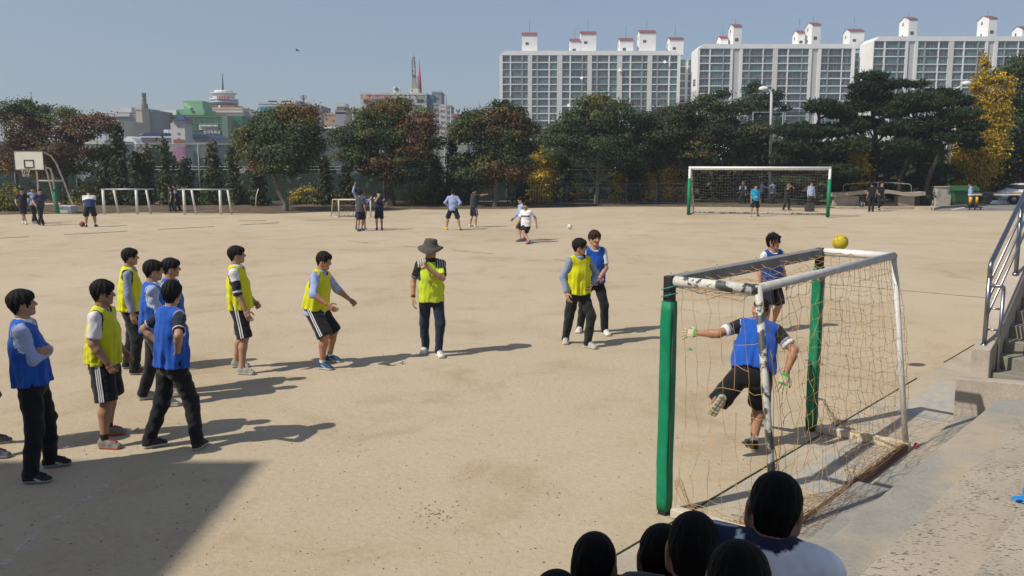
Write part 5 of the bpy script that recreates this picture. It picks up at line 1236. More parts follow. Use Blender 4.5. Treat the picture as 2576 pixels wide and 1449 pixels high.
    # --- hair
    if hair:
        tv, tf = hair_tpl(hair, (0.005 if not hairfuzz else 0.0042, 0.007, 0.010)[q])
        if hairfuzz: tv, tf = fuzz(tv, tf, hairfuzz, 0.008, seed)
        me = np_mesh('hair', (tv*hq_)@hm.T+hc, tf, np.tile(np.array(haircol), (len(tv), 1)))
        link('hair', me, HAIR, root)
    if glasses:
        mb = MB(); mb.col = glasses
        for e in (-1, 1):
            mb.tube([(e*0.033+0.0215*math.cos(t)*1.1, 0.103-abs(math.cos(t)*0.0215+e*e*0.0)*0.02, 0.008+0.0165*math.sin(t)) for t in np.linspace(0, 6.283, 13)], 0.0032, 5, False)
            mb.tube([(e*0.056, 0.1, 0.012), (e*0.077, 0.06, 0.013), (e*0.08, -0.005, 0.012)], 0.003, 5)
        mb.tube([(-0.011, 0.105, 0.011), (0, 0.108, 0.013), (0.011, 0.105, 0.011)], 0.003, 5)
        M4 = Matrix([[*hm[i], hc[i]] for i in range(3)]+[[0, 0, 0, 1]])
        mb.v = [tuple(M4@Vector(p)) for p in mb.v]
        mb.build('glasses', PAINTED, root, True)
    # --- legs
    lg = dict(kind='pants', col=BLK, stripes=0, scol=WHT); lg.update(legs or {})
    s = Sculpt(h); o = 0.012
    s.cone(pc+U*-0.06, pc+U*0.03, (0.153*w+o, 0.112*w+o), (0.145*w+o, 0.104*w+o), x=RT, k=0.03, c1=0.012)
    slim = lg.get('slim', 1.0)
    for i in (0, 1):
        if lg['kind'] == 'shorts':
            e = hips[i]+(kn[i]-hips[i])*lg.get('len', 0.95); r1 = 0.088*w+0.016
            s.cone(hips[i]-A3(0, 0, 0.0), e, (0.084*w+o, 0.094*w+o), (r1, r1), k=0.035, c1=0.012)
        else:
            s.cone(hips[i], kn[i], (0.082*w+o, 0.09*w+o), 0.068*slim+o, k=0.035)
            d = unit(ank[i]-kn[i])
            s.cone(kn[i], ank[i]+d*(0.035-lg.get('up', 0.0)), 0.067*slim+o, 0.052*slim+o, k=0.03, c1=0.012)
    s.field(wrinkle(seed+1, 26, 0.005)); s.field(wrinkle(seed+2, 60, 0.002))
    def legcol(V):
        C = np.tile(np.array(lg['col']), (len(V), 1))
        if lg['stripes'] and q:
            for i in (0, 1):
                ax = unit(kn[i]-hips[i]); sg = (1, -1)[i]; rel = V-hips[i]; t = rel@ax
                outw = unit(RT*sg-ax*np.dot(RT*sg, ax)); fw = np.cross(ax, outw)
                u = rel@outw; v = rel@fw; n = lg['stripes']; sw = lg.get('sw', 0.012)
                on = np.zeros(len(V), bool)
                for j in range(n): on |= np.abs(v-(j-(n-1)/2)*sw*2.1) < sw*0.62
                C[on & (u > 0.03) & (t > -0.12)] = lg['scol']
        return C
    lo_ = clothes('trousers' if lg['kind'] == 'pants' else 'shorts', s, legcol)
    if lg['stripes'] and not q:
        LV = np.zeros(len(lo_.data.vertices)*3, np.float32); lo_.data.vertices.foreach_get('co', LV); LV = LV.reshape(-1, 3)
        for i in (0, 1):
            ax = unit(kn[i]-hips[i]); sg = (1, -1)[i]; rel = LV-hips[i]; t = rel@ax; outw = unit(RT*sg-ax*np.dot(RT*sg, ax)); fw = np.cross(ax, outw); u = rel@outw; v = rel@fw
            n = lg['stripes']; sw = lg.get('sw', 0.012); tmax = 0.415*(lg.get('len', 0.95)+0.012) if lg['kind'] == 'shorts' else 0.40
            for j in range(n):
                off = (j-(n-1)/2)*sw*2.0; pts = []
                for tt in np.linspace(-0.05, tmax, 16):
                    m_ = (np.abs(t-tt) < 0.022) & (np.abs(v-off) < 0.02) & (u > 0.02)
                    if m_.any(): pts.append((tt, u[m_].max()+0.003))
                us = np.convolve([pts[0][1]]+[p_[1] for p_ in pts]+[pts[-1][1]], [0.25, 0.5, 0.25], 'valid')
                mb = MB(); mb.col = lg['scol']; vs_ = []
                for (tt, _), uu in zip(pts, us):
                    c_ = hips[i]+ax*tt+outw*(uu+0.002)+fw*off; vs_ += [c_-fw*sw*0.5, c_+fw*sw*0.5, c_+fw*sw*0.5-outw*0.012, c_-fw*sw*0.5-outw*0.012]
                mb.add(vs_, [(4*k_+e_, 4*k_+(e_+1) % 4, 4*k_+4+(e_+1) % 4, 4*k_+4+e_) for k_ in range(len(pts)-1) for e_ in range(4)]+[(3, 2, 1, 0)]); mb.build('stripe', CLOTH, lo_, True)
    # --- shirt
    if shirt:
        st = dict(col=WHT, sleeve='short', hem=-0.08, cuff=None, collar=None, flare=0.004 if vest else 0.026); st.update(shirt)
        s = Sculpt(h); o = 0.010 if vest else 0.020
        torso(s, o, lo=st['hem']-0.03, flare=st.get('flare', 0.004), capk=0.014)
        for i in (0, 1):
            f = {'short': 0.0, 'long': 0.97, 'rolled': 0.25}[st['sleeve']]
            if st['sleeve'] == 'short':
                e = sh[i]+(el[i]-sh[i])*st.get('slen', 0.68); s.cone(sh[i], e, 0.054*w, 0.061*w, k=0.03, c1=0.012)
            else:
                s.cone(sh[i], el[i], 0.054*w, 0.052*w, k=0.03); e = el[i]+(wr[i]-el[i])*f
                s.cone(el[i], e, 0.054*w, 0.047*w-0.01*max(0, f-0.3), k=0.02, c1=0.012)
        if st['collar']:
            nb = neck-U*0.005
            s.cone(nb, nb+U*0.045+FW*0.008, (0.071, 0.072), (0.066, 0.068), x=RT, k=0.012, c1=0.01)
        else: s.ell(neck+U*0.035+FW*0.02, (0.07, 0.07, 0.06), k=0.012, op='s')
        s.field(wrinkle(seed+3, 24, 0.0055)); s.field(wrinkle(seed+4, 70, 0.0022)); hemcut(s, st['hem'])
        def scol(V):
            C = np.tile(np.array(st['col'], float), (len(V), 1))
            for i in (0, 1):
                ax = unit(el[i]-sh[i]); rel = V-sh[i]; t = rel@ax/0.275; d = np.linalg.norm(rel-(rel@ax)[:, None]*ax, axis=1)
                arm = (d < 0.085) & (t > 0.08) & (np.abs((V-pc)@RT) > 0.15)
                for (t0, t1, c) in st.get('bands', ()): C[arm & (t > t0) & (t < t1)] = c
            if st['collar']:
                n_ = (V-neck)@U; C[(n_ > -0.006) & (np.linalg.norm((V-neck)-n_[:, None]*U, axis=1) < 0.095)] = st['collar']
            for (z0, z1, c) in st.get('zb', ()):
                z_ = (V-pc)@U; C[(z_ > z0) & (z_ < z1) & ((np.abs((V-pc)@RT) < 0.175) if len(st['zb']) else True)] = c
            if shirtfn: shirtfn(V, C, dict(pc=pc, U=U, RT=RT, FW=FW, sh=sh, el=el, neck=neck))
            return C
        clothes('shirt', s, scol)
    # --- bib
    if vest:
        s = Sculpt(h); o = 0.029; hem = vest.get('hem', -0.06)
        torso(s, o, lo=hem-0.035, flare=vest.get('flare', 0.022), capk=0.016)
        holes = []
        for i in (0, 1):
            sg = (1, -1)[i]; c_ = sh[i]+RT*sg*0.055-U*0.045+FW*0.005; M = np.stack([RT, FW, U], 1); r_ = A3(0.075, 0.098, 0.135)
            s.ell(c_, r_, M, k=0.012, op='s'); holes.append((c_, r_, M))
        c_ = neck+U*0.045+FW*0.03; M = np.stack([RT, FW, U], 1); r_ = A3(0.082, 0.09, 0.08); s.ell(c_, r_, M, k=0.01, op='s'); holes.append((c_, r_, M))
        ph = rs.uniform(0, 6, 3)
        def folds(X, Y, Z):
            x = (X-pc[0])*RT[0]+(Y-pc[1])*RT[1]+(Z-pc[2])*RT[2]; y = (X-pc[0])*FW[0]+(Y-pc[1])*FW[1]+(Z-pc[2])*FW[2]; z = (X-pc[0])*U[0]+(Y-pc[1])*U[1]+(Z-pc[2])*U[2]
            th = np.arctan2(x, y); k_ = np.clip((0.42-z)/0.4, 0, 1.1)
            return k_*0.0105*(np.sin(7*th+ph[0]+2.5*np.sin(5*z+ph[1]))+0.6*np.sin(15*th+ph[2]+4*z))
        s.field(folds); s.field(wrinkle(seed+5, 38, 0.003)); hemcut(s, hem, rs.uniform(-6, 6))
        def vcol(V):
            C = np.tile(np.array(vest['col'], float), (len(V), 1))
            for c_, r_, M in holes:
                kq = np.linalg.norm(((V-c_)@M)/r_, axis=1); C[(kq-1)*r_.min() < vest.get('tw', 0.007)] = vest['trim']
            return C
        clothes('bib', s, vcol)
    # --- shoes
    sd = dict(col=(0.05, 0.05, 0.055), sole=(0.5, 0.49, 0.46), lace=(0.3, 0.3, 0.3)); sd.update(shoes or {})
    tv, tf = shoe_tpl((0.0075, 0.009, 0.012)[q])
    for i in (0, 1):
        if foot[i] is None: y_, z_ = fdir[i], A3(0, 0, 1)
        else: y_, z_ = foot[i]
        z_ = unit(z_-y_*np.dot(z_, y_)); x_ = np.cross(y_, z_); M = np.stack([x_, y_, z_], 1)
        C = np.tile(np.array(sd['col'], float), (len(tv), 1)); x, y, z = tv.T
        C[(np.abs(x) < 0.019) & (y > 0.03) & (y < 0.115) & (z > 0.055) & (np.sin(y*360) > -0.2)] = sd['lace']
        if 'side' in sd: C[(z > 0.03) & (z < 0.07) & (np.abs(x) > 0.03) & (np.abs((z-0.028)-(0.09-y)*0.45*(1 if True else 0)) < 0.009) & (y > 0.0) & (y < 0.1)] = sd['side']
        C[z < 0.029] = sd['sole']
        if 'tread' in sd: C[(z < 0.004) & ((np.sin(y*150) > 0.55) | (np.abs(x) < 0.007))] = sd['tread']
        org = ank[i]-z_*0.085 if foot[i] is not None else A3(ank[i][0], ank[i][1], 0.0+ank[i][2]-0.085)
        so_ = link('shoe', np_mesh('shoe', tv@M.T+org, tf, C), SHOE, root)
        if not q:
            mb = MB(); mb.col = sd['lace']
            for k_ in range(4):
                y0 = 0.05+0.02*k_; z0 = 0.106-0.0065*k_*1.25
                for e_ in (-1, 1): mb.tube([Vector(M@A3(e_*0.024, y0, z0-0.012)+org), Vector(M@A3(0, y0+0.008, z0+0.003)+org), Vector(M@A3(-e_*0.024, y0+0.018, z0-0.014)+org)], 0.0036, 4)
            mb.build('laces', SHOE, so_, True)
    J = dict(pc=pc, U=U, RT=RT, FW=FW, sh=sh, el=el, wr=wr, neck=neck, hc=hc, hm=hm, root=root, ank=ank, kn=kn)
    return J

# ---------------------------------------------------------------- goals, nets, bars, fences, lamps, car ...
def peel(name, a, b, lo, hi, scale=9, stretch=1.0):
    def f(nt, bs):
        co = coord(nt); n = noise(nt, scale, 6, 0.62, co, 0.3); m = ramp(nt, n.outputs[0], [(lo, 0.0), (hi, 1.0)])
        n2 = noise(nt, 30, 4, 0.6, co); d = ramp(nt, n2.outputs[0], [(0.3, 0.8), (0.7, 1.05)])
        c = mixc(nt, m.outputs[0], a, b); lk(nt, mixc(nt, 1.0, c, d.outputs[0], 'MULTIPLY'), bs.inputs['Base Color']); bs.inputs['Roughness'].default_value = 0.6
        bump(nt, bs, m.outputs[0], 0.3, 0.004)
    return nmat(name, f)
PW = peel('peeling_white', (0.62, 0.60, 0.55), (0.055, 0.06, 0.065), 0.52, 0.56)
PD = peel('peeling_dark', (0.55, 0.54, 0.50), (0.06, 0.065, 0.07), 0.49, 0.53, 6)
CREAM = peel('rusty_cream', (0.60, 0.54, 0.42), (0.20, 0.10, 0.05), 0.62, 0.70, 5)
GREYB = plain('weathered_grey', (0.20, 0.195, 0.19), 0.8, 0, 0.2, 5, 0.2); BLACKP = plain('black_post', (0.02, 0.022, 0.024), 0.6); RUST = plain('rusty_brown', (0.17, 0.085, 0.05), 0.9, 0, 0.35, 12, 0.4)
def padm(nt, b):
    co = coord(nt); n = noise(nt, 5, 5, 0.6, co, 0.5); lk(nt, ramp(nt, n.outputs[0], [(0.3, (0.004, 0.16, 0.075)), (0.7, (0.008, 0.24, 0.115))]).outputs[0], b.inputs['Base Color'])
    b.inputs['Roughness'].default_value = 0.55; b.inputs['Specular IOR Level'].default_value = 0.25; w = nt.nodes.new('ShaderNodeTexWave'); w.inputs['Scale'].default_value = 3.0; w.inputs['Distortion'].default_value = 6.0; w.bands_direction = 'DIAGONAL'; lk(nt, co, w.inputs['Vector']); bump(nt, b, w.outputs[0], 0.14, 0.012)
PAD = nmat('green_vinyl', padm)
NETO = plain('net_orange', (0.46, 0.28, 0.11), 0.9, 0, 0.35, 30); NETB = plain('net_brown', (0.26, 0.16, 0.08), 0.9, 0, 0.35, 30); NETG = plain('net_grey', (0.30, 0.29, 0.26), 0.9, 0, 0.2, 20)
def net(name, fn, nu, nv, rad, parent, mat, jit, seed, droop=0.02, knots=0.0, skip=0.0):
    r = np.random.RandomState(seed); mb = MB(); O = Vector(parent.location); Pt = {}
    for i in range(nu+1):
        for j in range(nv+1):
            e = 1.0 if 0 < i < nu and 0 < j < nv else 0.35
            Pt[i, j] = fn(i/nu, j/nv)+Vector(r.normal(size=3)*jit*e)-O
    def strand(a, b):
        m = a.lerp(b, 0.5)+Vector((r.normal()*jit*0.35, r.normal()*jit*0.35, -droop*abs(r.normal()))); mb.tube([a, m, b], rad, 3, False)
    for i in range(nu+1):
        for j in range(nv+1):
            if i < nu and r.rand() > skip: strand(Pt[i, j], Pt[i+1, j])
            if j < nv and r.rand() > skip: strand(Pt[i, j], Pt[i, j+1])
            if knots:
                p = Pt[i, j]; k = knots; mb.add([p+Vector(d) for d in ((k, 0, 0), (-k, 0, 0), (0, k, 0), (0, -k, 0), (0, 0, k), (0, 0, -k))], [(0, 2, 4), (2, 1, 4), (1, 3, 4), (3, 0, 4), (2, 0, 5), (1, 2, 5), (3, 1, 5), (0, 3, 5)])
    o = mb.build(name, mat, parent); o['kind'] = 'stuff'; return o
goal = empty('goal', TN(1.5, 0.5)); tag(goal, 'small near goal with green padded posts and tangled orange net', 'goal')
def gpart(name, mb, mat, bevel=0.0, smooth=False): return in_tn(mb, name, mat, goal, bevel, smooth)
for t in (0.0, 3.0):
    mb = MB(); mb.box((t-0.038, -0.038, 0.0), (t+0.038, 0.038, 1.995)); gpart('post', mb, BLACKP, 0.006)
    mb = MB(); w = 0.051
    rr = random.Random(int(t)+5); prof = []; rows = 22; vs = []; fs = []; nseg = 24
    for k in range(rows):
        z = 0.04+1.75*k/(rows-1); s = (0.9 if k in (0, rows-1) else 1.0)
        for q in range(nseg):
            a_ = 2*math.pi*q/nseg; rad_ = w*s*(1.0/max(abs(math.cos(a_)), abs(math.sin(a_))))**0.86*(1+rr.uniform(-0.018, 0.018)); vs.append((t+rad_*math.cos(a_)+0.002*math.sin(k*0.9), rad_*math.sin(a_)+0.002*math.sin(k*0.6+1), z))
    for k in range(rows-1):
        for q in range(nseg): fs.append((k*nseg+q, k*nseg+(q+1) % nseg, (k+1)*nseg+(q+1) % nseg, (k+1)*nseg+q))
    fs += [tuple(range(nseg))[::-1], tuple((rows-1)*nseg+q for q in range(nseg))]; mb.add(vs, fs); gpart('post_pad', mb, PAD, 0, True)
    mb = MB(); mb.box((t-0.030, 0.050, 0.06), (t-0.018, 0.057, 1.76)); gpart('pad_seam', mb, plain('seam_grey', (0.10, 0.12, 0.11), 0.7))
    mb = MB(); mb.tube([(t, 0.05, 1.955), (t, 0.76, 1.955)], 0.042, 12); gpart('side_bar', mb, PW if t == 0 else plain('goal_white', (0.66, 0.65, 0.62), 0.5, 0, 0.06, 8), 0, True)
    mb = MB(); mb.tube([(t, 0.75, 1.99), (t, 0.87, 1.0), (t, 0.985, 0.05)], 0.029, 12); gpart('rear_pole', mb, PD if t == 0 else plain('goal_white2', (0.6, 0.59, 0.58), 0.6, 0, 0.12, 8), 0, True)
    mb = MB(); mb.box((t-0.05, 0.09, 0.008), (t+0.05, 1.02, 0.085)); gpart('ground_bar', mb, CREAM, 0.008)
    for z in (1.9, 1.84): mb = MB(); mb.tube([(t+0.056*math.cos(a_)*1.15, 0.056*math.sin(a_)*1.15, z+0.02*math.sin(a_)) for a_ in np.linspace(0, 6.283, 9)], 0.005, 4, False); gpart('binding_cord', mb, plain('cord_teal', (0.03, 0.25, 0.2), 0.8)) if t == 0 else None
mb = MB(); mb.box((0.052, -0.05, 1.895), (2.948, 0.05, 1.99)); gpart('crossbar', mb, GREYB, 0.006)
mb = MB(); mb.tube([(0.0, 0.75, 1.965), (3.0, 0.75, 1.965)], 0.036, 12); gpart('rear_bar', mb, plain('goal_greywhite', (0.42, 0.41, 0.40), 0.6, 0, 0.15, 8), 0, True)
mb = MB(); mb.tube([(0.05, 0.99, 0.05), (2.95, 0.99, 0.05)], 0.038, 10); gpart('rear_ground_bar', mb, RUST, 0, True)
for t in (0.0, 0.75, 1.5, 2.25, 3.0):
    mb = MB(); mb.tube([(t+0.02*math.cos(a_), 0.0, 2.005+0.018*math.sin(a_)) for a_ in np.linspace(0, 6.283, 9)], 0.004, 4, False); gpart('net_ring', mb, plain('ring_cream', (0.6, 0.55, 0.42), 0.6))
for z, t, n_ in ((0.62, 0.03, 0.93),): mb = MB(); mb.tube([(t+0.03*math.cos(a_), n_, z+0.022*math.sin(a_)) for a_ in np.linspace(0, 6.283, 9)], 0.006, 4, False); gpart('net_ring', mb, plain('ring_cream', (0.6, 0.55, 0.42), 0.6))
def rear(u, v): return TN(0.05+2.92*u, 0.76+0.22*v+0.07*math.sin(math.pi*v)*math.sin(2.2+5*u), 1.95-1.88*v+0.05*math.sin(6*u)*math.sin(math.pi*v))
net('net', rear, 22, 15, 0.0021, goal, NETO, 0.013, 1, 0.012, 0.005, 0.01)
net('net', lambda u, v: TN(0.05+2.9*u, 0.03+0.72*v, 1.96-0.075*math.sin(math.pi*v)*math.sin(math.pi*u)-0.03*v), 14, 7, 0.0021, goal, NETO, 0.014, 2, 0.015, 0.005, 0.05)
net('net', lambda u, v: TN(-0.01-0.03*math.sin(math.pi*v), (0.10+0.10*math.sin(math.pi*v))*(1-u)+(0.76+0.2*v)*u, (1.93-0.1*u*(1-u))*(1-v)+0.06*v), 6, 10, 0.0021, goal, NETO, 0.016, 3, 0.012, 0.005, 0.06)
net('net', lambda u, v: TN(3.01+0.05*math.sin(math.pi*v), 0.12*(1-u)+(0.77+0.22*v)*u+0.04*math.sin(math.pi*v)*u, 1.93*(1-v)+0.06*v), 7, 16, 0.0021, goal, NETB, 0.016, 4, 0.018, 0.005, 0.01)
net('net', lambda u, v: TN(0.0+3.0*u, 0.99-0.5*v*(0.6+0.4*math.sin(9*u)), 0.018+0.03*(1-v)*abs(math.sin(13*u))), 36, 7, 0.0021, goal, NETB, 0.010, 5, 0.0, 0.005, 0.0)
net('net', lambda u, v: TN(1.2-1.6*u*0.7-0.0, 1.02+0.16*v, 0.118+0.012*abs(math.sin(9*u+3*v))), 20, 3, 0.0021, goal, NETB, 0.010, 6, 0.0, 0.005, 0.0)
def tangle(pts, n, spread, seed, mat=NETO, rad=0.0026):
    r = np.random.RandomState(seed); mb = MB(); O = Vector(goal.location); P_ = [TN(*p)-O for p in pts]
    for k in range(n):
        q = [p+Vector(r.normal(size=3)*spread) for p in P_]; w = []
        for a, b in zip(q[:-1], q[1:]): w += [a, a.lerp(b, 0.5)+Vector(r.normal(size=3)*spread*0.8)]
        w.append(q[-1]); w = [Vector((p.x, p.y, max(p.z, 0.014))) for p in w]; mb.tube(w, rad, 3, False)
    o = mb.build('loose_net', mat, goal); o['kind'] = 'stuff'
tangle([(3.0, 0.13, 0.36), (2.98, 0.25, 0.2), (2.97, 0.45, 0.09), (2.95, 0.75, 0.06), (2.9, 0.97, 0.08)], 7, 0.018, 1)
tangle([(0.03, 0.1, 0.32), (0.05, 0.2, 0.12), (0.08, 0.4, 0.07), (0.05, 0.75, 0.05), (0.05, 1.0, 0.08)], 7, 0.02, 2)
tangle([(0.1, 0.55, 0.06), (0.12, 0.75, 0.05), (0.1, 0.98, 0.08), (0.3, 1.02, 0.12), (0.6, 1.02, 0.13)], 10, 0.025, 3, RUST)
tangle([(0.03, 0.78, 1.9), (0.06, 0.84, 1.4), (0.08, 0.9, 0.9), (0.07, 0.95, 0.45), (0.06, 1.0, 0.1)], 4, 0.02, 4)
tangle([(0.3, 0.99, 0.08), (1.0, 0.99, 0.09), (1.6, 0.99, 0.1), (2.3, 0.99, 0.1), (2.9, 0.99, 0.1)], 8, 0.018, 5, NETB)
tangle([(0.0, 0.12, 1.9), (0.02, 0.3, 1.9), (0.02, 0.5, 1.88), (0.02, 0.7, 1.9)], 5, 0.03, 6)
tangle([(3.02, 0.10, 0.37), (3.1, 0.0, 0.35), (3.0, -0.1, 0.36), (2.9, 0.0, 0.36), (3.0, 0.12, 0.37)], 3, 0.006, 7); tangle([(3.02, 0.12, 0.75), (3.11, 0.0, 0.74), (3.0, -0.11, 0.77), (2.89, 0.0, 0.76), (3.0, 0.12, 0.75)], 2, 0.005, 8)
# far goal
fl, fr_ = G(1732, 541), G(2082, 547); ex = (fr_-fl).normalized(); ey = Vector((-ex.y, ex.x, 0)); FH = 2.56; FW_ = (fr_-fl).length
fg = empty('goal', fl); tag(fg, 'full-size far goal with green lower posts and grey net', 'goal')
FM = lambda x, y, z: ex*x+ey*y+Vector((0, 0, z)); GW = plain('goal_bright_white', (0.70, 0.70, 0.69), 0.5, 0, 0.06, 2)
for x in (0, FW_):
    mb = MB(); mb.tube([FM(x, 0, 0), FM(x, 0, FH)], 0.065, 12); mb.build('post', GW, fg, True)
    mb = MB(); mb.tube([FM(x, 0, 0.02), FM(x, 0, 1.98)], 0.095, 12); mb.build('post_pad', PAD, fg, True)
    mb = MB(); s = 1 if x else 1; mb.tube([FM(x, 0.02, FH-0.05), FM(x+0.02, 0.75, FH-0.08), FM(x+0.02, 1.0, FH-0.3), FM(x+0.1, 2.1, 0.05)], 0.035, 8); mb.build('rear_pole', PW, fg, True)
    mb = MB(); mb.tube([FM(x, 0.05, 0.04), FM(x+0.1, 2.1, 0.04)], 0.04, 8); mb.build('ground_bar', PW, fg, True)
mb = MB(); mb.tube([FM(-0.06, 0, FH-0.02), FM(FW_+0.06, 0, FH-0.02)], 0.07, 12); mb.build('crossbar', GW, fg, True)
mb = MB(); mb.tube([FM(0.02, 0.8, FH-0.1), FM(FW_+0.02, 0.8, FH-0.1)], 0.045, 10); mb.build('rear_bar', GW, fg, True)
mb = MB(); mb.tube([FM(0.1, 2.1, 0.05), FM(FW_+0.1, 2.1, 0.05)], 0.045, 10); mb.build('rear_ground_bar', PW, fg, True)
net('net', lambda u, v: fl+FM(FW_*u+0.05, 0.8+1.3*v**1.2, (FH-0.12)*(1-v)+0.05-0.1*math.sin(math.pi*v)*math.sin(7*u)), 48, 16, 0.0035, fg, NETG, 0.02, 11, 0.02)
for x in (0, FW_): net('net', lambda u, v: fl+FM(x+0.05, (0.9+1.2*v)*u, (FH-0.1)*(1-v)+0.04), 10, 16, 0.0035, fg, NETG, 0.02, 12, 0.02)
net('net', lambda u, v: fl+FM(FW_*u, 0.8*v, FH-0.05-0.05*math.sin(math.pi*v)), 48, 5, 0.0035, fg, NETG, 0.02, 13, 0.02)
# small goal behind the boys
sg = empty('small_goal', G(853, 547)); tag(sg, 'little white frame goal behind the waving boys', 'goal'); SW = plain('small_goal_paint', (0.50, 0.48, 0.44), 0.6, 0, 0.15, 3)
o_ = sg.location; wv = 1.65; hh = 0.92
for x in (0, wv):
    mb = MB(); mb.tube([(x, 0, 0), (x, 0, hh)], 0.04, 8); mb.build('post', SW, sg, True); mb = MB(); mb.tube([(x, 0, hh), (x-0.35, 0.25, hh), (x-0.55, 0.7, 0)], 0.03, 8); mb.build('rear_pole', SW, sg, True); mb = MB(); mb.tube([(x, 0, 0.03), (x-0.55, 0.7, 0.03)], 0.03, 8); mb.build('ground_bar', SW, sg, True)
mb = MB(); mb.tube([(0, 0, hh), (wv, 0, hh)], 0.04, 8); mb.build('crossbar', SW, sg, True); mb = MB(); mb.tube([(-0.55, 0.7, 0.03), (wv-0.55, 0.7, 0.03)], 0.03, 8); mb.build('rear_bar', SW, sg, True)
net('net', lambda u, v: o_+Vector((wv*u-0.35-0.2*v, 0.25+0.45*v, hh*(1-v)+0.02)), 14, 9, 0.006, sg, NETB, 0.03, 14, 0.03)
# parallel exercise bars
BARW = plain('bar_white', (0.60, 0.59, 0.56), 0.5, 0, 0.12, 3); BARS = plain('bar_steel', (0.34, 0.36, 0.37), 0.45, 0.4, 0.1, 5)
for lb, legs, b0, b1, v in (('left set of white-legged exercise bars before the fence', ((263, 0), (280, 1), (346, 0), (362, 1)), 258, 382, 539), ('right set of white-legged exercise bars before the fence', ((465, 0), (477, 1), (556, 0), (568, 1)), 449, 579, 540)):
    B = G(legs[0][0], v); rt = empty('exercise_bars', B); tag(rt, lb, 'exercise bars', 'exercise bars by the fence'); z = 1.36
    for u, k in legs:
        p = P(u, v, B.y)-B; p.z = 0; yy = 0.55*k; mb = MB(); mb.tube([(p.x+0.12*(k > 0), yy+0.1*k, -0.02), (p.x, yy*0.9, z-0.03)], 0.075 if k == 0 else 0.06, 10); mb.build('leg', BARW, rt, True)
    for k in (0, 1): mb = MB(); a, q = P(b0, v, B.y)-B, P(b1, v, B.y)-B; mb.tube([(a.x, 0.5*k, z), (q.x, 0.5*k, z)], 0.032, 8); mb.build('bar', BARS, rt, True)
pp = G(642, 528); mb = MB(); mb.tube([(0, 0, 0), (0.12, 0.0, 0.9), (0.25, 0.02, 1.25)], 0.035, 8); o = mb.build('leaning_post', BARW, None, True, loc=pp); tag(o, 'thin pale post leaning by the fence left of the maple', 'post')
# basketball hoop
hp = empty('basketball_hoop', G(160, 537)); tag(hp, 'old basketball hoop with white backboard and curved pipe frame', 'basketball hoop'); HY = hp.location.y
def hpt(u, v, dy=0.0): p = P(u, v, HY+dy); return p-hp.location
a, b = hpt(37, 428, -1.5), hpt(108, 379, -1.5); mb = MB(); mb.box((a.x, a.y, a.z), (b.x, a.y+0.05, b.z)); mb.build('backboard', plain('board_white', (0.66, 0.65, 0.56), 0.5, 0, 0.06, 1.5), hp)
BF = plain('board_black', (0.03, 0.03, 0.03), 0.5)
def frame(name, x0, x1, z0, z1, y, w):
    mb = MB()
    for lo, hi in (((x0, z0), (x1, z0+w)), ((x0, z1-w), (x1, z1)), ((x0, z0+w), (x0+w, z1-w)), ((x1-w, z0+w), (x1, z1-w))): mb.box((lo[0], y-0.015, lo[1]), (hi[0], y+0.01, hi[1]))
    mb.build(name, BF, hp)
frame('board_frame', a.x-0.03, b.x+0.03, a.z-0.03, b.z+0.03, a.y-0.005, 0.06); cxm = (a.x+b.x)/2; frame('target_square', cxm-0.27, cxm+0.27, a.z+0.12, a.z+0.55, a.y-0.005, 0.05)
rc_ = Vector((cxm-0.05, a.y-0.32, a.z+0.07)); mb = MB(); mb.tube([rc_+Vector((0.23*math.cos(t), 0.23*math.sin(t), 0)) for t in np.linspace(0, 6.283, 17)], 0.012, 6, False); mb.bar(rc_+Vector((0, 0.23, 0)), rc_+Vector((0, 0.34, 0)), 0.1, 0.05); mb.build('rim', plain('rim_grey', (0.25, 0.16, 0.12), 0.6), hp)
mb = MB()
for k in range(12):
    t = k*math.pi/6
    for s in (1, -1): mb.tube([rc_+Vector((0.23*math.cos(t), 0.23*math.sin(t), 0)), rc_+Vector((0.17*math.cos(t+s*0.3), 0.17*math.sin(t+s*0.3), -0.2)), rc_+Vector((0.13*math.cos(t), 0.13*math.sin(t), -0.42))], 0.009, 3, False)
o = mb.build('hoop_net', plain('hoop_net', (0.55, 0.53, 0.5), 0.9), hp); o['kind'] = 'stuff'
HPW = plain('hoop_pipe', (0.46, 0.45, 0.41), 0.6, 0, 0.15, 3)
def hpipe(name, pts, r, mat=HPW): mb = MB(); mb.tube([hpt(*p) for p in pts], r, 8); mb.build(name, mat, hp, True)
hpipe('rear_pipe', [(100, 382, -1.4), (112, 384, -1.2), (128, 392, -0.8), (142, 412, -0.4), (160, 455, 0.2), (175, 495, 0.7), (190, 531, 1.0)], 0.045)
hpipe('front_pipe', [(100, 425, -1.4), (112, 420, -1.2), (126, 424, -0.9), (132, 440, -0.6), (136, 470, -0.4), (146, 535, -0.2)], 0.05); hpipe('side_pipe', [(80, 424, -1.4), (92, 430, -1.0), (95, 460, -0.6), (97, 490, -0.3), (100, 540, -0.2)], 0.045); hpipe('brace_pipe', [(112, 415, -1.2), (120, 440, -0.8), (134, 495, 0), (140, 537, 0)], 0.045)
hpipe('cross_pipe', [(96, 455, -0.6), (160, 455, 0.2)], 0.045); hpipe('green_sleeve', [(137, 475, -0.45), (141, 505, -0.35), (147, 536, -0.25)], 0.09, PAD)
a, b = hpt(140, 539), hpt(178, 520); mb = MB(); mb.box((a.x, 0, 0), (b.x, 0.8, 0.42)); mb.build('ballast_block', plain('block_white', (0.58, 0.58, 0.57), 0.7, 0, 0.1, 2), hp, bevel=0.03)
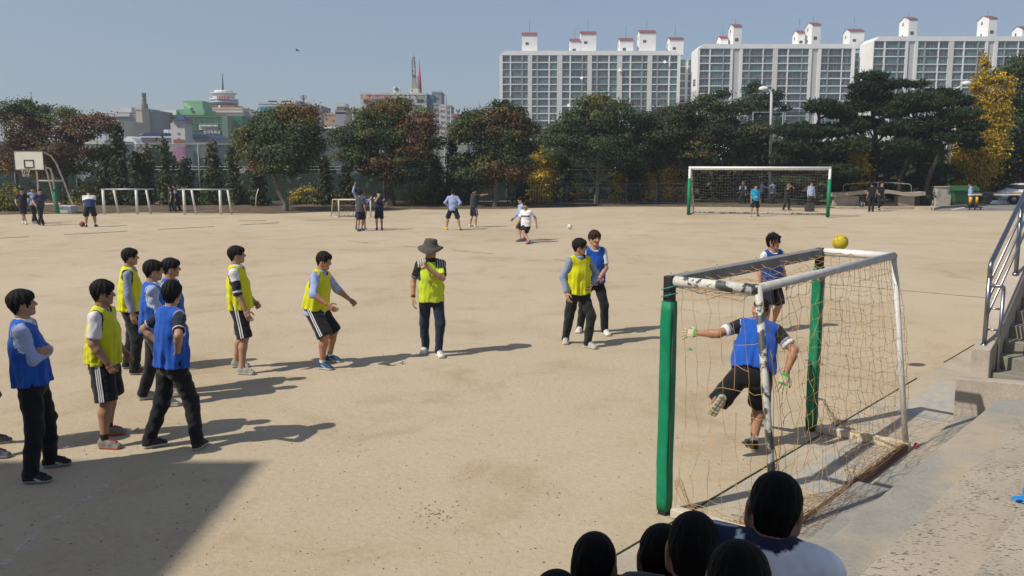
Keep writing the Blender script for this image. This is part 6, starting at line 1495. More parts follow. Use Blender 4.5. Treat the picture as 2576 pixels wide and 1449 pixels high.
# high chain-link fence and low bar fence
def chain(nt, b):
    b.inputs['Base Color'].default_value = (0.03, 0.07, 0.06, 1); b.inputs['Roughness'].default_value = 0.7
    t = nt.nodes.new('ShaderNodeBsdfTransparent'); ms = nt.nodes.new('ShaderNodeMixShader'); co = coord(nt); w = []
    for ang in (0.785, -0.785):
        mp = nt.nodes.new('ShaderNodeMapping'); mp.inputs['Rotation'].default_value = (0, ang, 0); lk(nt, co, mp.inputs[0]); wv_ = nt.nodes.new('ShaderNodeTexWave'); wv_.inputs['Scale'].default_value = 6.0; lk(nt, mp.outputs[0], wv_.inputs['Vector'])
        w.append(ramp(nt, wv_.outputs[0], [(0.80, 0.0), (0.88, 1.0)]).outputs[0])
    m = nt.nodes.new('ShaderNodeMath'); m.operation = 'MAXIMUM'; lk(nt, w[0], m.inputs[0]); lk(nt, w[1], m.inputs[1]); lk(nt, m.outputs[0], ms.inputs[0])
    lk(nt, t.outputs[0], ms.inputs[1]); lk(nt, b.outputs[0], ms.inputs[2]); lk(nt, ms.outputs[0], nt.nodes['Material Output'].inputs['Surface'])
CHAIN = nmat('chain_link', chain); FST = plain('fence_steel', (0.20, 0.235, 0.24), 0.6, 0.2, 0.15, 3)
def high_fence(label, u0, u1, Y, ztop, zmid, step):
    A = P(u0, HOR, Y); B = P(u1, HOR, Y); rt = empty('chain_link_fence', (A.x, Y, -0.3)); tag(rt, label, 'fence', 'chain-link fences'); L = B.x-A.x; n = round(L/step); zt = ztop+0.3
    pm = MB(); pm.tube([(0, 0, 0), (0, 0, zt)], 0.05, 8); pm = pm.mesh('post', True); pm.materials.append(FST)
    for i in range(n+1): link('post', pm, None, rt, (L*i/n, 0, 0))
    for z in [ztop]+zmid: mb = MB(); mb.tube([(0, 0, z+0.3), (L, 0, z+0.3)], 0.035, 6); mb.build('rail', FST, rt, True)
    mb = MB(); mb.box((0, 0.05, 0.1), (L, 0.055, zt)); mb.build('mesh_panel', CHAIN, rt)
high_fence('high green chain-link fence behind the maples', -120, 1740, 61, 4.05, [2.5, 2.3], 4.2); high_fence('taller chain-link fence end behind the white lamp post', 1890, 2040, 66, 6.5, [3.5], 2.4)
lf = empty('bar_fence', P(-80, HOR, 57.5)-Vector((0, 0, HC))); tag(lf, 'low dark fence of upright bars along the planting bed', 'fence'); Lf = P(1728, HOR, 57.5).x-lf.location.x; FD = plain('fence_dark', (0.035, 0.045, 0.045), 0.6)
bm = MB(); bm.box((-0.012, -0.012, 0.15), (0.012, 0.012, 1.42)); bm = bm.mesh('bar'); bm.materials.append(FD); n = 290
for i in range(n): link('bar', bm, None, lf, (Lf*(i+0.5)/n, 0, 0))
pm = MB(); pm.box((-0.035, -0.035, -0.1), (0.035, 0.035, 1.55)); pm = pm.mesh('post'); pm.materials.append(FD)
for i in range(25): link('post', pm, None, lf, (Lf*i/24, 0.0, 0))
for z in (0.2, 1.15, 1.42): mb = MB(); mb.box((0, -0.022, z-0.022), (Lf, 0.022, z+0.022)); mb.build('rail', FD, lf)
# street lamps
def lamp(label, pts, r, Y, head, base_u):
    B = P(base_u, HOR, Y); B.z = 0; rt = empty('street_lamp', B); tag(rt, label, 'street lamp', 'white street lamps'); LW = plain('lamp_white', (0.68, 0.69, 0.68), 0.4, 0, 0.05, 2)
    mb = MB(); mb.tube([Vector((0, 0, 0))]+[P(u, v, Y)-B for u, v in pts], [r*1.3, r*1.1]+[r*0.8]*(len(pts)-1), 10); mb.build('pole', LW, rt, True)
    h = P(head[0], head[1], Y)-B; mb = MB(); mb.sphere(h, 0.24, 14, 8, (1.45, 0.8, 0.75)); mb.build('lamp_head', LW, rt, True); mb = MB(); mb.sphere(h-Vector((0.02, 0, 0.06)), 0.2, 12, 6, (1.2, 0.75, 0.7)); mb.build('lamp_glass', plain('lamp_glass', (0.75, 0.76, 0.76), 0.15), rt, True)
lamp('white lamp post rising between the broad tree and the pines', [(1941, 240), (1940, 232), (1936, 228), (1926, 225)], 0.085, 60, (1921, 223.5), 1940); lamp('white lamp post whose arm shows above the leaning pine', [(2392, 250), (2393, 235), (2400, 226), (2418, 217)], 0.085, 60, (2432, 210), 2392)
# wavy concrete drinking trough
tr = empty('drinking_trough', G(2200, 518)); tag(tr, 'wavy concrete drinking trough with pipe rail under the pines', 'trough'); TY = tr.location.y
def tp(u, v, dy=0): return P(u, v, TY+dy)-tr.location
top = [(2088, 485), (2130, 483), (2168, 479), (2200, 477), (2230, 477), (2252, 480), (2272, 484), (2300, 484), (2322, 482)]
poly = [(tp(u, v).x, tp(u, v).z) for u, v in top]+[(tp(u, v+9).x, tp(u, v+9).z) for u, v in top[::-1]]
mb = MB(); mb.prism(poly[::-1], -0.35, 0.75); o = mb.build('basin', CONCP, tr)
TRD = plain('trough_painted_shade', (0.06, 0.045, 0.035), 0.9)  # dark brown boxes below stand for shade in the openings under the basin
for u0, u1, v0, m_ in ((2095, 2160, 493, CONCP), (2160.5, 2178, 487, TRD), (2256, 2300, 493, CONCP), (2300.5, 2312, 492, TRD)): a, b = tp(u0, 519), tp(u1, v0); mb = MB(); mb.box((a.x, -0.1, -0.05), (b.x, 0.5, b.z)); mb.build('support_and_shade', m_, tr)
mb = MB(); a, b = tp(2175, 508), tp(2256, 503); mb.box((a.x, -0.15, 0.0), (b.x, 0.5, 0.22)); mb.build('opening_shade', TRD, tr)
mb = MB(); mb.tube([tp(*p) for p in ((2121, 483, 0.4), (2122, 468, 0.4), (2126, 463, 0.4), (2165, 461, 0.4), (2209, 458, 0.4), (2250, 460, 0.4), (2287, 463, 0.4), (2292, 467, 0.4), (2293, 483, 0.4))], 0.03, 8); mb.build('pipe', plain('pipe_grey', (0.42, 0.42, 0.41), 0.4, 0.3), tr, True)
mb = MB(); mb.tube([tp(2209, 458, 0.4), tp(2209, 478, 0.4)], 0.03, 8); mb.build('pipe_leg', plain('pipe_grey', (0.42, 0.42, 0.41), 0.4, 0.3), tr, True)
for u in (2140, 2160, 2185, 2232, 2252, 2272): p = tp(u, 461.5, 0.38); mb = MB(); mb.tube([p, p+Vector((0, -0.06, -0.03)), p+Vector((0, -0.07, -0.09))], 0.016, 6); mb.build('tap', plain('tap_metal', (0.3, 0.3, 0.3), 0.3, 0.8), tr, True)
# cabinet, bin, trolley, barrier, board, car
cbn = empty('cabinet', G(2372, 518)); tag(cbn, 'dirty pale concrete cabinet left of the green bin', 'cabinet'); mb = MB(); mb.box((-0.5, 0, 0), (0.5, 0.8, 1.2)); mb.build('box', peel('stained_concrete', (0.46, 0.42, 0.38), (0.20, 0.18, 0.16), 0.5, 0.66, 2.5), cbn, bevel=0.02)
mb = MB(); mb.box((-0.55, -0.05, 1.2), (0.55, 0.85, 1.27)); mb.build('lid', CONCP, cbn, bevel=0.01); mb = MB(); mb.box((0.28, -0.02, 0.78), (0.42, 0.01, 0.95)); mb.build('notice', plain('notice_teal', (0.05, 0.16, 0.14), 0.6), cbn)
bn = empty('wheeled_bin', G(2428, 519)); tag(bn, 'big dark green wheeled rubbish bin with domed lid', 'bin'); BG = plain('bin_green', (0.022, 0.085, 0.035), 0.45, 0, 0.15, 3); w_ = 0.86
mb = MB(); mb.add([(-0.62, 0.08, 0.2), (0.62, 0.08, 0.2), (0.62, 0.85, 0.2), (-0.62, 0.85, 0.2), (-0.8, -0.05, 1.02), (0.8, -0.05, 1.02), (0.8, 0.95, 1.02), (-0.8, 0.95, 1.02)], [(0, 3, 2, 1), (4, 5, 6, 7), (0, 1, 5, 4), (1, 2, 6, 5), (2, 3, 7, 6), (3, 0, 4, 7)]); mb.build('tub', BG, bn, bevel=0.06)
mb = MB(); mb.prism([(-0.10+1.1*k_/10, 1.03+0.30*math.sin(math.pi*k_/10)) for k_ in range(11)], -0.84, 0.84); o = mb.build('lid', BG, bn, bevel=0.02); o.data.transform(Matrix(((0, 1, 0, 0), (1, 0, 0, 0), (0, 0, 1, 0), (0, 0, 0, 1)))); mb = MB(); mb.box((-0.85, -0.12, 0.98), (0.85, 1.0, 1.04)); mb.build('rim', BG, bn, bevel=0.01)
for x in (-0.62, 0.62):
    for y in (0.15, 0.75): mb = MB(); mb.lathe([(0.10, -0.03), (0.11, -0.02), (0.11, 0.02), (0.10, 0.03)], 12, Matrix.Translation((x, y, 0.115))@Matrix.Rotation(math.pi/2, 4, 'Y')); mb.build('wheel', BLACKP, bn, True)
mb = MB(); mb.sphere((0.45, -0.02, 0.8), 0.13, 8, 6, (1, 0.3, 1.2)); mb.sphere((0.40, -0.02, 0.62), 0.09, 8, 6, (1, 0.3, 1)); mb.build('emblem', plain('bin_emblem', (0.01, 0.03, 0.015), 0.7), bn, True)
ba = empty('barrier', G(2600, 527)); tag(ba, 'striped barrier arm across the road at the right edge', 'barrier'); BY = ba.location.y; YB = plain('barrier_yellow', (0.62, 0.33, 0.02), 0.5)
def bp(u, v): return P(u, v, BY)-ba.location
for u0, u1, v0, v1, m_, nm in ((2436, 2600, 488.5, 491, S_WHITE, 'lower_rail'), (2452, 2481, 485.2, 487.6, GREYB, 'arm'), (2481, 2499, 483.8, 488.3, YB, 'stripe'), (2499, 2548, 485.2, 487.6, GREYB, 'arm'), (2548, 2567, 484, 488.2, YB, 'stripe'), (2567, 2600, 485.2, 487.6, GREYB, 'arm')): a, b = bp(u0, v1), bp(u1, v0); mb = MB(); mb.box((a.x, -0.05, a.z), (b.x, 0.05, b.z)); mb.build(nm, m_, ba)
a, b = bp(2588, 527), bp(2602, 470); mb = MB(); mb.box((a.x, -0.2, 0), (b.x, 0.2, b.z)); mb.build('gate_post', YB, ba)
tl = empty('trolley', G(2448, 528)); tag(tl, 'low black trolley carrying two yellow and black bollards', 'trolley'); mb = MB(); mb.box((-0.42, -0.25, 0.14), (0.42, 0.25, 0.2)); mb.build('deck', BLACKP, tl)
for x in (-0.33, 0.0, 0.33):
    mb = MB(); mb.lathe([(0.06, -0.02), (0.07, 0), (0.06, 0.02)], 10, Matrix.Translation((x, -0.2, 0.07))@Matrix.Rotation(math.pi/2, 4, 'Y')); mb.build('wheel', BLACKP, tl, True)
for x, z1, lb in ((-0.2, 0.95, 'taller yellow and black bollard on the trolley'), (0.18, 0.9, 'slimmer yellow and black bollard on the trolley')):
    rt = empty('bollard', tl.location+Vector((x, 0, 0.2))); tag(rt, lb, 'bollard', 'bollards on the trolley')
    for nm, z0, z2, m_ in (('foot', 0, 0.2, BLACKP), ('sleeve', 0.2, 0.58, YB), ('band', 0.58, 0.64, BLACKP)): mb = MB(); mb.lathe([(0.1, z0), (0.1, z2)] if x < 0 else [(0.075, z0), (0.075, z2)], 12); mb.build(nm, m_, rt, True)
sb = empty('notice_board', G(2518, 513)); tag(sb, 'white notice board with dark red header standing on the road', 'sign'); m_ = sb.location.y/FPX
mb = MB(); mb.box((-28*m_, 0, 0.0), (28*m_, 0.04, 9.5*m_)); mb.build('panel', S_WHITE, sb); mb = MB(); mb.box((-14*m_, -0.012, 9.6*m_), (28*m_, 0.04, 15*m_)); mb.build('header', plain('header_red', (0.20, 0.02, 0.03), 0.6), sb)
INK = plain('ink', (0.06, 0.06, 0.07), 0.7); lettering('출입금지', 0.3, S_WHITE, (7*m_, -0.03, 12.3*m_), 0, sb, 0.01, width=30*m_, height=4.0*m_); lettering('외부인 출입을 제한합니다', 0.2, INK, (9*m_, -0.02, 7.4*m_), 0, sb, 0.01, width=32*m_, height=2.0*m_); lettering('학교장', 0.2, INK, (4*m_, -0.02, 2.4*m_), 0, sb, 0.01, width=13*m_, height=2.0*m_)
s = Sculpt(0.03); s.cone((0, 0, 0.75), (0.05, 0, 0.3), (0.33, 0.12), (0.2, 0.1), k=0.03); s.cone((-0.25, 0, 0.85), (0.25, 0, 0.85), 0.1, 0.1, k=0.05); s.field(wrinkle(3, 18, 0.02)) if 'wrinkle' in globals() else None
V, F = s.run(); p = P(2484, 497, BY-0.12); o = link('draped_jacket', np_mesh('draped_jacket', V-np.array([0, 0, 0.6]), F), plain('jacket_navy', (0.012, 0.014, 0.022), 0.9), None, p); tag(o, 'dark navy jacket hung over the barrier arm', 'jacket')
def carpaint(nt, b): b.inputs['Base Color'].default_value = (0.52, 0.53, 0.55, 1); b.inputs['Metallic'].default_value = 0.1; b.inputs['Roughness'].default_value = 0.25; b.inputs['Coat Weight'].default_value = 0.5; lk(nt, mixc(nt, noise(nt, 3, 3, vec=coord(nt)).outputs[0], (0.68, 0.69, 0.71), (0.74, 0.75, 0.77)), b.inputs['Base Color'])
CARP = nmat('car_paint', carpaint); CGL = plain('car_glass', (0.02, 0.025, 0.03), 0.08, 0, 0.1, 2, 0, 0.6)
cp = P(2584, 505, 61); car = empty('car', (cp.x-0.6, 59.5, 0.01), R_(-14)); tag(car, 'silver saloon car parked at the right edge of the photograph', 'car')
s = Sculpt(0.045); s.cone((-2.0, 0, 0.55), (2.05, 0, 0.52), (0.80, 0.34), (0.76, 0.30), x=(0, 1, 0), c0=0.25, c1=0.28, k=0.1); s.cone((-1.5, 0, 0.75), (1.6, 0, 0.68), (0.76, 0.22), (0.68, 0.14), x=(0, 1, 0), c0=0.5, c1=0.5, k=0.12)
s.cone((-0.9, 0, 1.02), (0.45, 0, 1.02), (0.60, 0.38), (0.60, 0.38), x=(0, 1, 0), c0=0.75, c1=0.85, k=0.10)
for x in (-1.3, 1.35):
    for y in (-0.8, 0.8): s.cone((x, y-0.2, 0.33), (x, y+0.2, 0.33), 0.37, 0.37, op='s', k=0.02, c0=0.02, c1=0.02)
s.cut((0, 0, 0.2), (0, 0, -1)); V, F = s.run(); link('body', np_mesh('body', V, F), CARP, car)
s = Sculpt(0.045); s.cone((-0.9, 0, 1.05), (0.45, 0, 1.05), (0.615, 0.34), (0.615, 0.34), x=(0, 1, 0), c0=0.74, c1=0.86, k=0.02); s.cut((0, 0, 0.95), (0, 0, -1)); s.cut((0, 0, 1.30), (0, 0, 1))
for x in (-0.25,): s.cone((x, -1, 1.1), (x, 1, 1.1), (0.05, 0.5), (0.05, 0.5), op='s', k=0.01, x=(1, 0, 0))
V, F = s.run(); link('windows', np_mesh('windows', V, F), CGL, car)
for x in (-1.3, 1.35):
    for y in (-0.72, 0.72):
        mb = MB(); mb.lathe([(0.2, -0.09), (0.31, -0.09), (0.32, -0.05), (0.32, 0.05), (0.31, 0.09), (0.2, 0.09)], 20, Matrix.Translation((x, y, 0.32))@Matrix.Rotation(math.pi/2, 4, 'X')); wo = mb.build('wheel', BLACKP, car, True)
        mb = MB(); mb.lathe([(0.21, -0.07), (0.21, 0.07), (0.12, 0.1)], 16, Matrix.Translation((x, y, 0.32))@Matrix.Rotation(math.pi/2 if y < 0 else -math.pi/2, 4, 'X')); mb.build('rim', STEEL, wo, True)
for y in (-0.9, 0.9): mb = MB(); mb.sphere((0.55, y, 0.98), 0.11, 10, 6, (0.7, 1.1, 0.8)); mb.build('mirror', CARP, car, True)
for y in (-0.5, 0.5): mb = MB(); mb.sphere((2.2, y, 0.62), 0.14, 10, 6, (0.5, 1.3, 0.7)); mb.build('headlight', plain('headlight', (0.7, 0.72, 0.74), 0.1), car, True)
for y in (-0.83, 0.83): mb = MB(); mb.box((-0.5, y-0.02, 0.72), (-0.35, y+0.02, 0.75)); mb.build('door_handle', CARP, car)
# balls
def ball(label, c, r, pal, seed, rough=0.6):
    rr = np.random.RandomState(seed); mb = MB(); mb.sphere((0, 0, 0), r, 28, 18); me = mb.mesh('ball', True); V = np.zeros(len(me.vertices)*3, np.float32); me.vertices.foreach_get('co', V); V = V.reshape(-1, 3)/r
    K = rr.normal(size=(3, 3))*3.2; f = np.abs(np.sin(V@K[0])+np.sin(V@K[1]+1)+np.sin(V@K[2]+2)); C = np.tile(np.array(pal[0]), (len(V), 1)); C[f < 0.28] = pal[1]
    ca = me.color_attributes.new('Col', 'FLOAT_COLOR', 'POINT'); CC = np.ones((len(V), 4), np.float32); CC[:, :3] = C; ca.data.foreach_set('color', CC.ravel()); o = link('ball', me, PAINTED, None, c); return tag(o, label, 'ball')
ball('yellow football flying above the near goal', Vector((4.33, 11.4, 1.84)), 0.103, ((0.52, 0.40, 0.03), (0.20, 0.16, 0.03)), 2)
p = G(1433, 576.5); ball('white football with dark marks lying on the sand', Vector((p.x, p.y, 0.11)), 0.112, ((0.72, 0.70, 0.62), (0.12, 0.10, 0.04)), 5)
p = G(207, 570.5); ball('orange-brown basketball at the feet of the bending boy', Vector((p.x, p.y, 0.12)), 0.12, ((0.30, 0.09, 0.05), (0.05, 0.03, 0.02)), 8)
# cords and chalk lines on the ground
CORD = plain('cord_green', (0.06, 0.075, 0.04), 0.9); CORDD = plain('cord_dark', (0.17, 0.13, 0.09), 0.95)
def ground_cord(label, a, b, r, mat, gaps, seed, wob=0.015):
    rr = random.Random(seed); rt = empty('cord', a); tag(rt, label, 'cord'); L = (b-a).length; n = max(8, int(L/0.6)); pts = [a.lerp(b, i/n)-a+Vector((rr.gauss(0, wob), rr.gauss(0, wob), r*0.7)) for i in range(n+1)]
    cur = []
    for i, p in enumerate(pts):
        hide = any(g0 <= i/n <= g1 for g0, g1 in gaps)
        if not hide: cur.append(p)
        if (hide or i == n) and len(cur) > 1: mb = MB(); mb.tube(cur, r, 5); mb.build('cord_length', mat, rt, True)
        if hide: cur = []
ground_cord('green cord stretched straight along the goal line', TN(-3.2, 0.145), TN(9.9, 0.145), 0.008, CORD, [(0.745, 0.775)], 1, 0.003)
ground_cord('dark half-buried cord across the middle of the field', G(870, 606), G(2560, 757), 0.007, CORDD, [(0.07, 0.12), (0.2, 0.24), (0.36, 0.42), (0.55, 0.62), (0.70, 0.74)], 2, 0.02)
ground_cord('dark half-buried cord across the left of the field', G(-20, 601), G(700, 561), 0.011, CORDD, [(0.12, 0.2), (0.45, 0.52), (0.75, 0.8)], 3, 0.03)
ground_cord('thin dark cord line left of the far goal', G(600, 556), G(900, 553), 0.011, CORDD, [(0.3, 0.5)], 4, 0.03)
def chalkm(nt, b):
    n = noise(nt, 7, 6, 0.7, coord(nt)); t = nt.nodes.new('ShaderNodeBsdfTransparent'); ms = nt.nodes.new('ShaderNodeMixShader'); lk(nt, ramp(nt, n.outputs[0], [(0.46, 0.0), (0.66, 0.6)]).outputs[0], ms.inputs[0])
    b.inputs['Base Color'].default_value = (0.66, 0.63, 0.58, 1); b.inputs['Roughness'].default_value = 0.95; lk(nt, t.outputs[0], ms.inputs[1]); lk(nt, b.outputs[0], ms.inputs[2]); lk(nt, ms.outputs[0], nt.nodes['Material Output'].inputs['Surface'])
CHALK = nmat('chalk', chalkm)
def chalk(pts, w):
    vs, fs = [], []
    for i, p in enumerate(pts):
        d = (pts[min(i+1, len(pts)-1)]-pts[max(i-1, 0)]).normalized(); s_ = Vector((-d.y, d.x, 0))*w/2; vs += [p+s_+Vector((0, 0, 0.004)), p-s_+Vector((0, 0, 0.004))]
    for i in range(len(pts)-1): fs.append((2*i, 2*i+1, 2*i+3, 2*i+2))
    mb = MB(); mb.add(vs, fs); tag(mb.build('chalk_line', CHALK), kind='structure')
chalk([G(1640, 848), G(1800, 854), G(2000, 864), G(2200, 877), G(2366, 890)], 0.05); chalk([G(2211, 1009), G(2240, 1018)], 0.06); chalk([G(-10, 1440), G(60, 1375), G(130, 1310), G(230, 1250), G(290, 1200)], 0.07)
chalk([G(60, 592), G(130, 596), G(175, 601), G(186, 606), G(170, 612), G(120, 619), G(60, 626)], 0.12)
# stones, litter and small things
def scatter(name, n, fnpos, rfn, cols, seed, label):
    r = np.random.RandomState(seed); V, F, K = [], [], []
    for i in range(n):
        p = fnpos(r); s_ = rfn(r); d = np.array([(1, 0, 0), (0, 1, 0), (-1, 0, 0), (0, -1, 0), (0, 0, 0.7), (0, 0, -0.4)])*s_*r.uniform(0.6, 1.2, (6, 1)); V.append(d@rotz_(r.uniform(0, 6.28)).T+np.array(p)); k = 6*i
        F.append(np.array([[0, 1, 4, 4], [1, 2, 4, 4], [2, 3, 4, 4], [3, 0, 4, 4], [1, 0, 5, 5], [2, 1, 5, 5], [3, 2, 5, 5], [0, 3, 5, 5]])+k); K.append(np.tile(np.array(cols[r.randint(len(cols))])*r.uniform(0.7, 1.2), (6, 1)))
    o = link(name, np_mesh(name, np.concatenate(V), np.concatenate(F), np.concatenate(K), False), PAINTED); tag(o, label, 'stones', kind='stuff')
def rotz_(a): c, s = math.cos(a), math.sin(a); return np.array([[c, -s, 0], [s, c, 0], [0, 0, 1.0]])
def gpos(r): p = G(r.uniform(-20, 2300), 470+980*r.rand()**0.75*1.0+60); return (p.x, p.y, 0.002)
scatter('gravel', 1100, gpos, lambda r: r.uniform(0.004, 0.012), [(0.33, 0.27, 0.19), (0.26, 0.20, 0.14), (0.20, 0.16, 0.11), (0.45, 0.38, 0.28)], 5, 'small stones and clods scattered on the sand')
scatter('gravel', 70, lambda r: tuple(np.array(G(r.normal(1090, 40), r.normal(1290, 14)))), lambda r: r.uniform(0.005, 0.016), [(0.24, 0.17, 0.10), (0.3, 0.22, 0.14)], 6, 'patch of loose dark clods in front of the near goal')
for i, (u, v, lb) in enumerate(((1012, 915, 'green scrap of plastic near the teacher\'s shadow'), (1736, 881, 'green scrap of plastic by the near goal post'), (620, 614, 'tiny green scrap on the sand behind the white-sleeved boy'), (345, 1083, 'green scrap between the two boys at lower left'), (1090, 700, 'tiny green scrap beside the teacher\'s arm'))):
    p = G(u, v); rr = random.Random(i); mb = MB()
    for k in range(5): a_ = rr.uniform(0, 6.28); mb.bar((0.05*math.cos(a_), 0.05*math.sin(a_), 0.004), (-0.03*math.cos(a_), 0.03*math.sin(a_), 0.02+0.01*k*0.5), 0.012, 0.003)
    o = mb.build('plastic_scrap', plain('scrap_green', (0.03, 0.30, 0.17), 0.6), None, loc=p); tag(o, lb, 'litter', 'green scraps on the sand')
p = G(2036, 532); mb = MB(); mb.box((-0.24, -0.18, 0), (0.24, 0.18, 0.46)); o = mb.build('crate', plain('crate_dark', (0.035, 0.037, 0.04), 0.7, 0, 0.2, 6), None, loc=p, bevel=0.03); tag(o, 'dark upright box standing behind the far goal', 'crate')
bg = empty('backpack', G(2168, 524)); tag(bg, 'dark backpack with pale straps on the kerb by the trough', 'backpack'); s = Sculpt(0.02); s.cone((0, 0, 0.16), (0, 0.02, 0.36), (0.19, 0.12), (0.15, 0.09), k=0.03); s.ell((0, -0.1, 0.2), (0.14, 0.06, 0.13), k=0.03); V, F = s.run(); link('bag', np_mesh('bag', V, F), plain('bag_black', (0.03, 0.03, 0.033), 0.8), bg)
for x in (-0.07, 0.07): mb = MB(); mb.tube([(x, -0.12, 0.36), (x*1.2, -0.19, 0.22), (x, -0.15, 0.06)], 0.018, 6); mb.build('strap', plain('strap_grey', (0.35, 0.35, 0.34), 0.8), bg, True)
cpz = G(2582, 1262, 0.95); capo = empty('cap', (cpz.x+0.085, cpz.y+0.02, 0.932)); tag(capo, 'bright blue cap left on a step at the right edge', 'cap'); CB = plain('cap_blue', (0.012, 0.22, 0.55), 0.8)
s = Sculpt(0.012); s.ell((0.03, 0, 0.035), (0.085, 0.08, 0.06), k=0.02); s.ell((-0.09, 0.0, 0.02), (0.07, 0.06, 0.014), k=0.02); s.ell((0.0, 0.06, 0.05), (0.06, 0.05, 0.03), k=0.02); s.cut((0, 0, 0.001), (0, 0, -1)); V, F = s.run(); link('crown', np_mesh('crown', V, F), CB, capo)
mb = MB(); mb.sphere((-0.13, -0.03, 0.025), 0.022, 8, 5, (1, 0.7, 0.3)); mb.build('peak_edge', plain('cap_navy', (0.01, 0.015, 0.05), 0.8), capo, True)
mb = MB(); p = TN(3.12, 1.05, 0.02); mb.tube([p+Vector((0.02*math.cos(k), 0.04*math.sin(k*1.3), 0.015+0.012*math.sin(k*2)))-p for k in np.linspace(0, 9, 24)], 0.009, 5); o = mb.build('ribbon', plain('ribbon_pink', (0.42, 0.06, 0.11), 0.8), None, True, loc=p); tag(o, 'crumpled pink ribbon at the back corner of the near goal', 'ribbon')
bi = empty('bird', P(748, 127, 70)); tag(bi, 'small dark bird high in the sky above the town', 'bird'); mb = MB(); mb.tube([(-0.14, 0, 0), (-0.05, 0, 0.02), (0.08, 0, 0.01), (0.16, 0, -0.01)], [0.01, 0.045, 0.04, 0.008], 8); mb.build('body', BLACKP, bi, True)
for s_ in (-1, 1): mb = MB(); mb.add([(0.05, 0.02*s_, 0.02), (-0.04, 0.02*s_, 0.02), (-0.08, 0.22*s_, 0.1), (0.0, 0.24*s_, 0.11)], [(0, 1, 2, 3)]); o = mb.build('wing', BLACKP, bi); md = o.modifiers.new('thick', 'SOLIDIFY'); md.thickness = 0.01

# ---------------------------------------------------------------- who stands where (feet: right foot, left foot in the 2576 px view)
VB = dict(col=BLUE, trim=(0.62, 0.68, 0.74)); VY = dict(col=YEL, trim=(0.03, 0.03, 0.035))
GREYLAV = (0.24, 0.28, 0.40); SHB = (0.33, 0.39, 0.62)
SH2 = dict(kind='shorts', col=(0.012, 0.012, 0.016), stripes=2, sw=0.014); SH3 = dict(kind='shorts', col=(0.010, 0.010, 0.013), stripes=3, sw=0.010); SHN = dict(kind='shorts', col=(0.012, 0.014, 0.024))
WSH = dict(col=(0.62, 0.60, 0.54), sole=(0.58, 0.56, 0.50), lace=(0.7, 0.7, 0.68)); GSH = dict(col=(0.30, 0.29, 0.27), sole=(0.5, 0.48, 0.44), lace=(0.6, 0.6, 0.58)); BSH = dict(col=(0.012, 0.012, 0.014), sole=(0.30, 0.30, 0.30), lace=(0.02, 0.02, 0.02))
GF = 'players waiting in front of the goal'
# left edge group
person('boy in black trousers and blue bib standing with arms crossed at lower left', ((92, 1214), (142, 1173)), 108, 1.74, 0, ra='cross', la='cross', rh='hip', lh='hip', lean=(-3, 0), shirt=dict(col=SHB, sleeve='long', collar=(0.62, 0.64, 0.7)), vest=VB, legs=dict(kind='pants', col=(0.008, 0.008, 0.010)), shoes=dict(BSH, side=(0.6, 0.6, 0.6)), hair='full', head=(0, 4), seed=1, group=GF, pel=(0.0, -0.06), w=1.04)
person('bare-legged boy in yellow bib mostly cut off by the left edge', ((-8, 1152), (-4, 1116)), 110, 1.70, 0, shirt=dict(col=WHT), vest=VY, legs=SH2, shoes=dict(BSH, col=(0.10, 0.10, 0.12)), hair='bowl', pel=(0, -0.14), lean=(4, 0), seed=2, group=GF)
person('stocky boy in yellow bib and white tee with three-stripe shorts and red-laced shoes', ((275, 1128), (287, 1094)), 95, 1.69, 0, ra=((0.235, 0.12, -0.02), (0.35, -1, 0)), la='fist', rh='fist', lh='fist', head=(-6, 0), shirt=dict(col=(0.66, 0.63, 0.62), slen=0.8), vest=VY, legs=dict(SH3, len=1.0), socks=(BLK, 0.07), shoes=dict(col=(0.20, 0.19, 0.18), sole=(0.50, 0.16, 0.10), lace=(0.62, 0.07, 0.05)), hair='full', w=1.13, seed=3, group=GF, skin=(0.34, 0.18, 0.11), pel=(0, -0.02))
person('boy in yellow bib over grey-blue long sleeves with orange-laced shoes', ((348, 942), (330, 926)), 104, 1.73, 0, shirt=dict(col=GREYLAV, sleeve='long', collar=GREYLAV), vest=VY, legs=dict(kind='pants', col=BLK), shoes=dict(BSH, lace=(0.6, 0.12, 0.04)), hair='bowl', seed=4, group=GF, head=(-4, 2))
person('arms-crossed boy in blue bib behind the boy with hands on hips', ((424, 1022), (372, 1004)), 110, 1.75, 0, ra='cross', la='cross', rh='hip', lh='hip', shirt=dict(col=SHB, sleeve='long', collar=(0.5, 0.55, 0.75)), vest=VB, legs=dict(kind='pants', col=(0.010, 0.010, 0.014)), shoes=GSH, hair='bowl', seed=5, group=GF, head=(0, 0))
person('boy in blue bib over white tee half hidden behind the arms-crossed boy', ((432, 990), (450, 984)), 96, 1.70, 0, shirt=dict(col=WHT), vest=VB, legs=dict(kind='pants', col=BLK), shoes=GSH, hair='bowl', seed=6, group=GF, head=(-6, 0))
person('boy in blue bib and navy polo seen from behind with hands on hips', ((502, 1126), (388, 1124)), 140, 1.73, 0, ra=((0.205, -0.05, 0.13), (1, -0.55, 0.1)), la=((0.20, 0.0, 0.12), (1, -0.6, 0.1)), rh='hip', lh='hip', head=(-42, 0), shirt=dict(col=NAVY, slen=0.75, collar=NAVY, bands=((0.66, 0.72, (0.5, 0.5, 0.52)),)), vest=dict(VB, trim=(0.7, 0.72, 0.74)), legs=dict(kind='pants', col=(0.010, 0.010, 0.014)), shoes=dict(col=(0.02, 0.022, 0.03), sole=(0.5, 0.48, 0.44), lace=(0.4, 0.4, 0.4)), hair='bowl', seed=7, group=GF, twist=0, fy=(-35, 12))
STR = dict(bands=((0.42, 1.3, (0.014, 0.016, 0.024)), (0.90, 0.98, (0.55, 0.55, 0.57))))
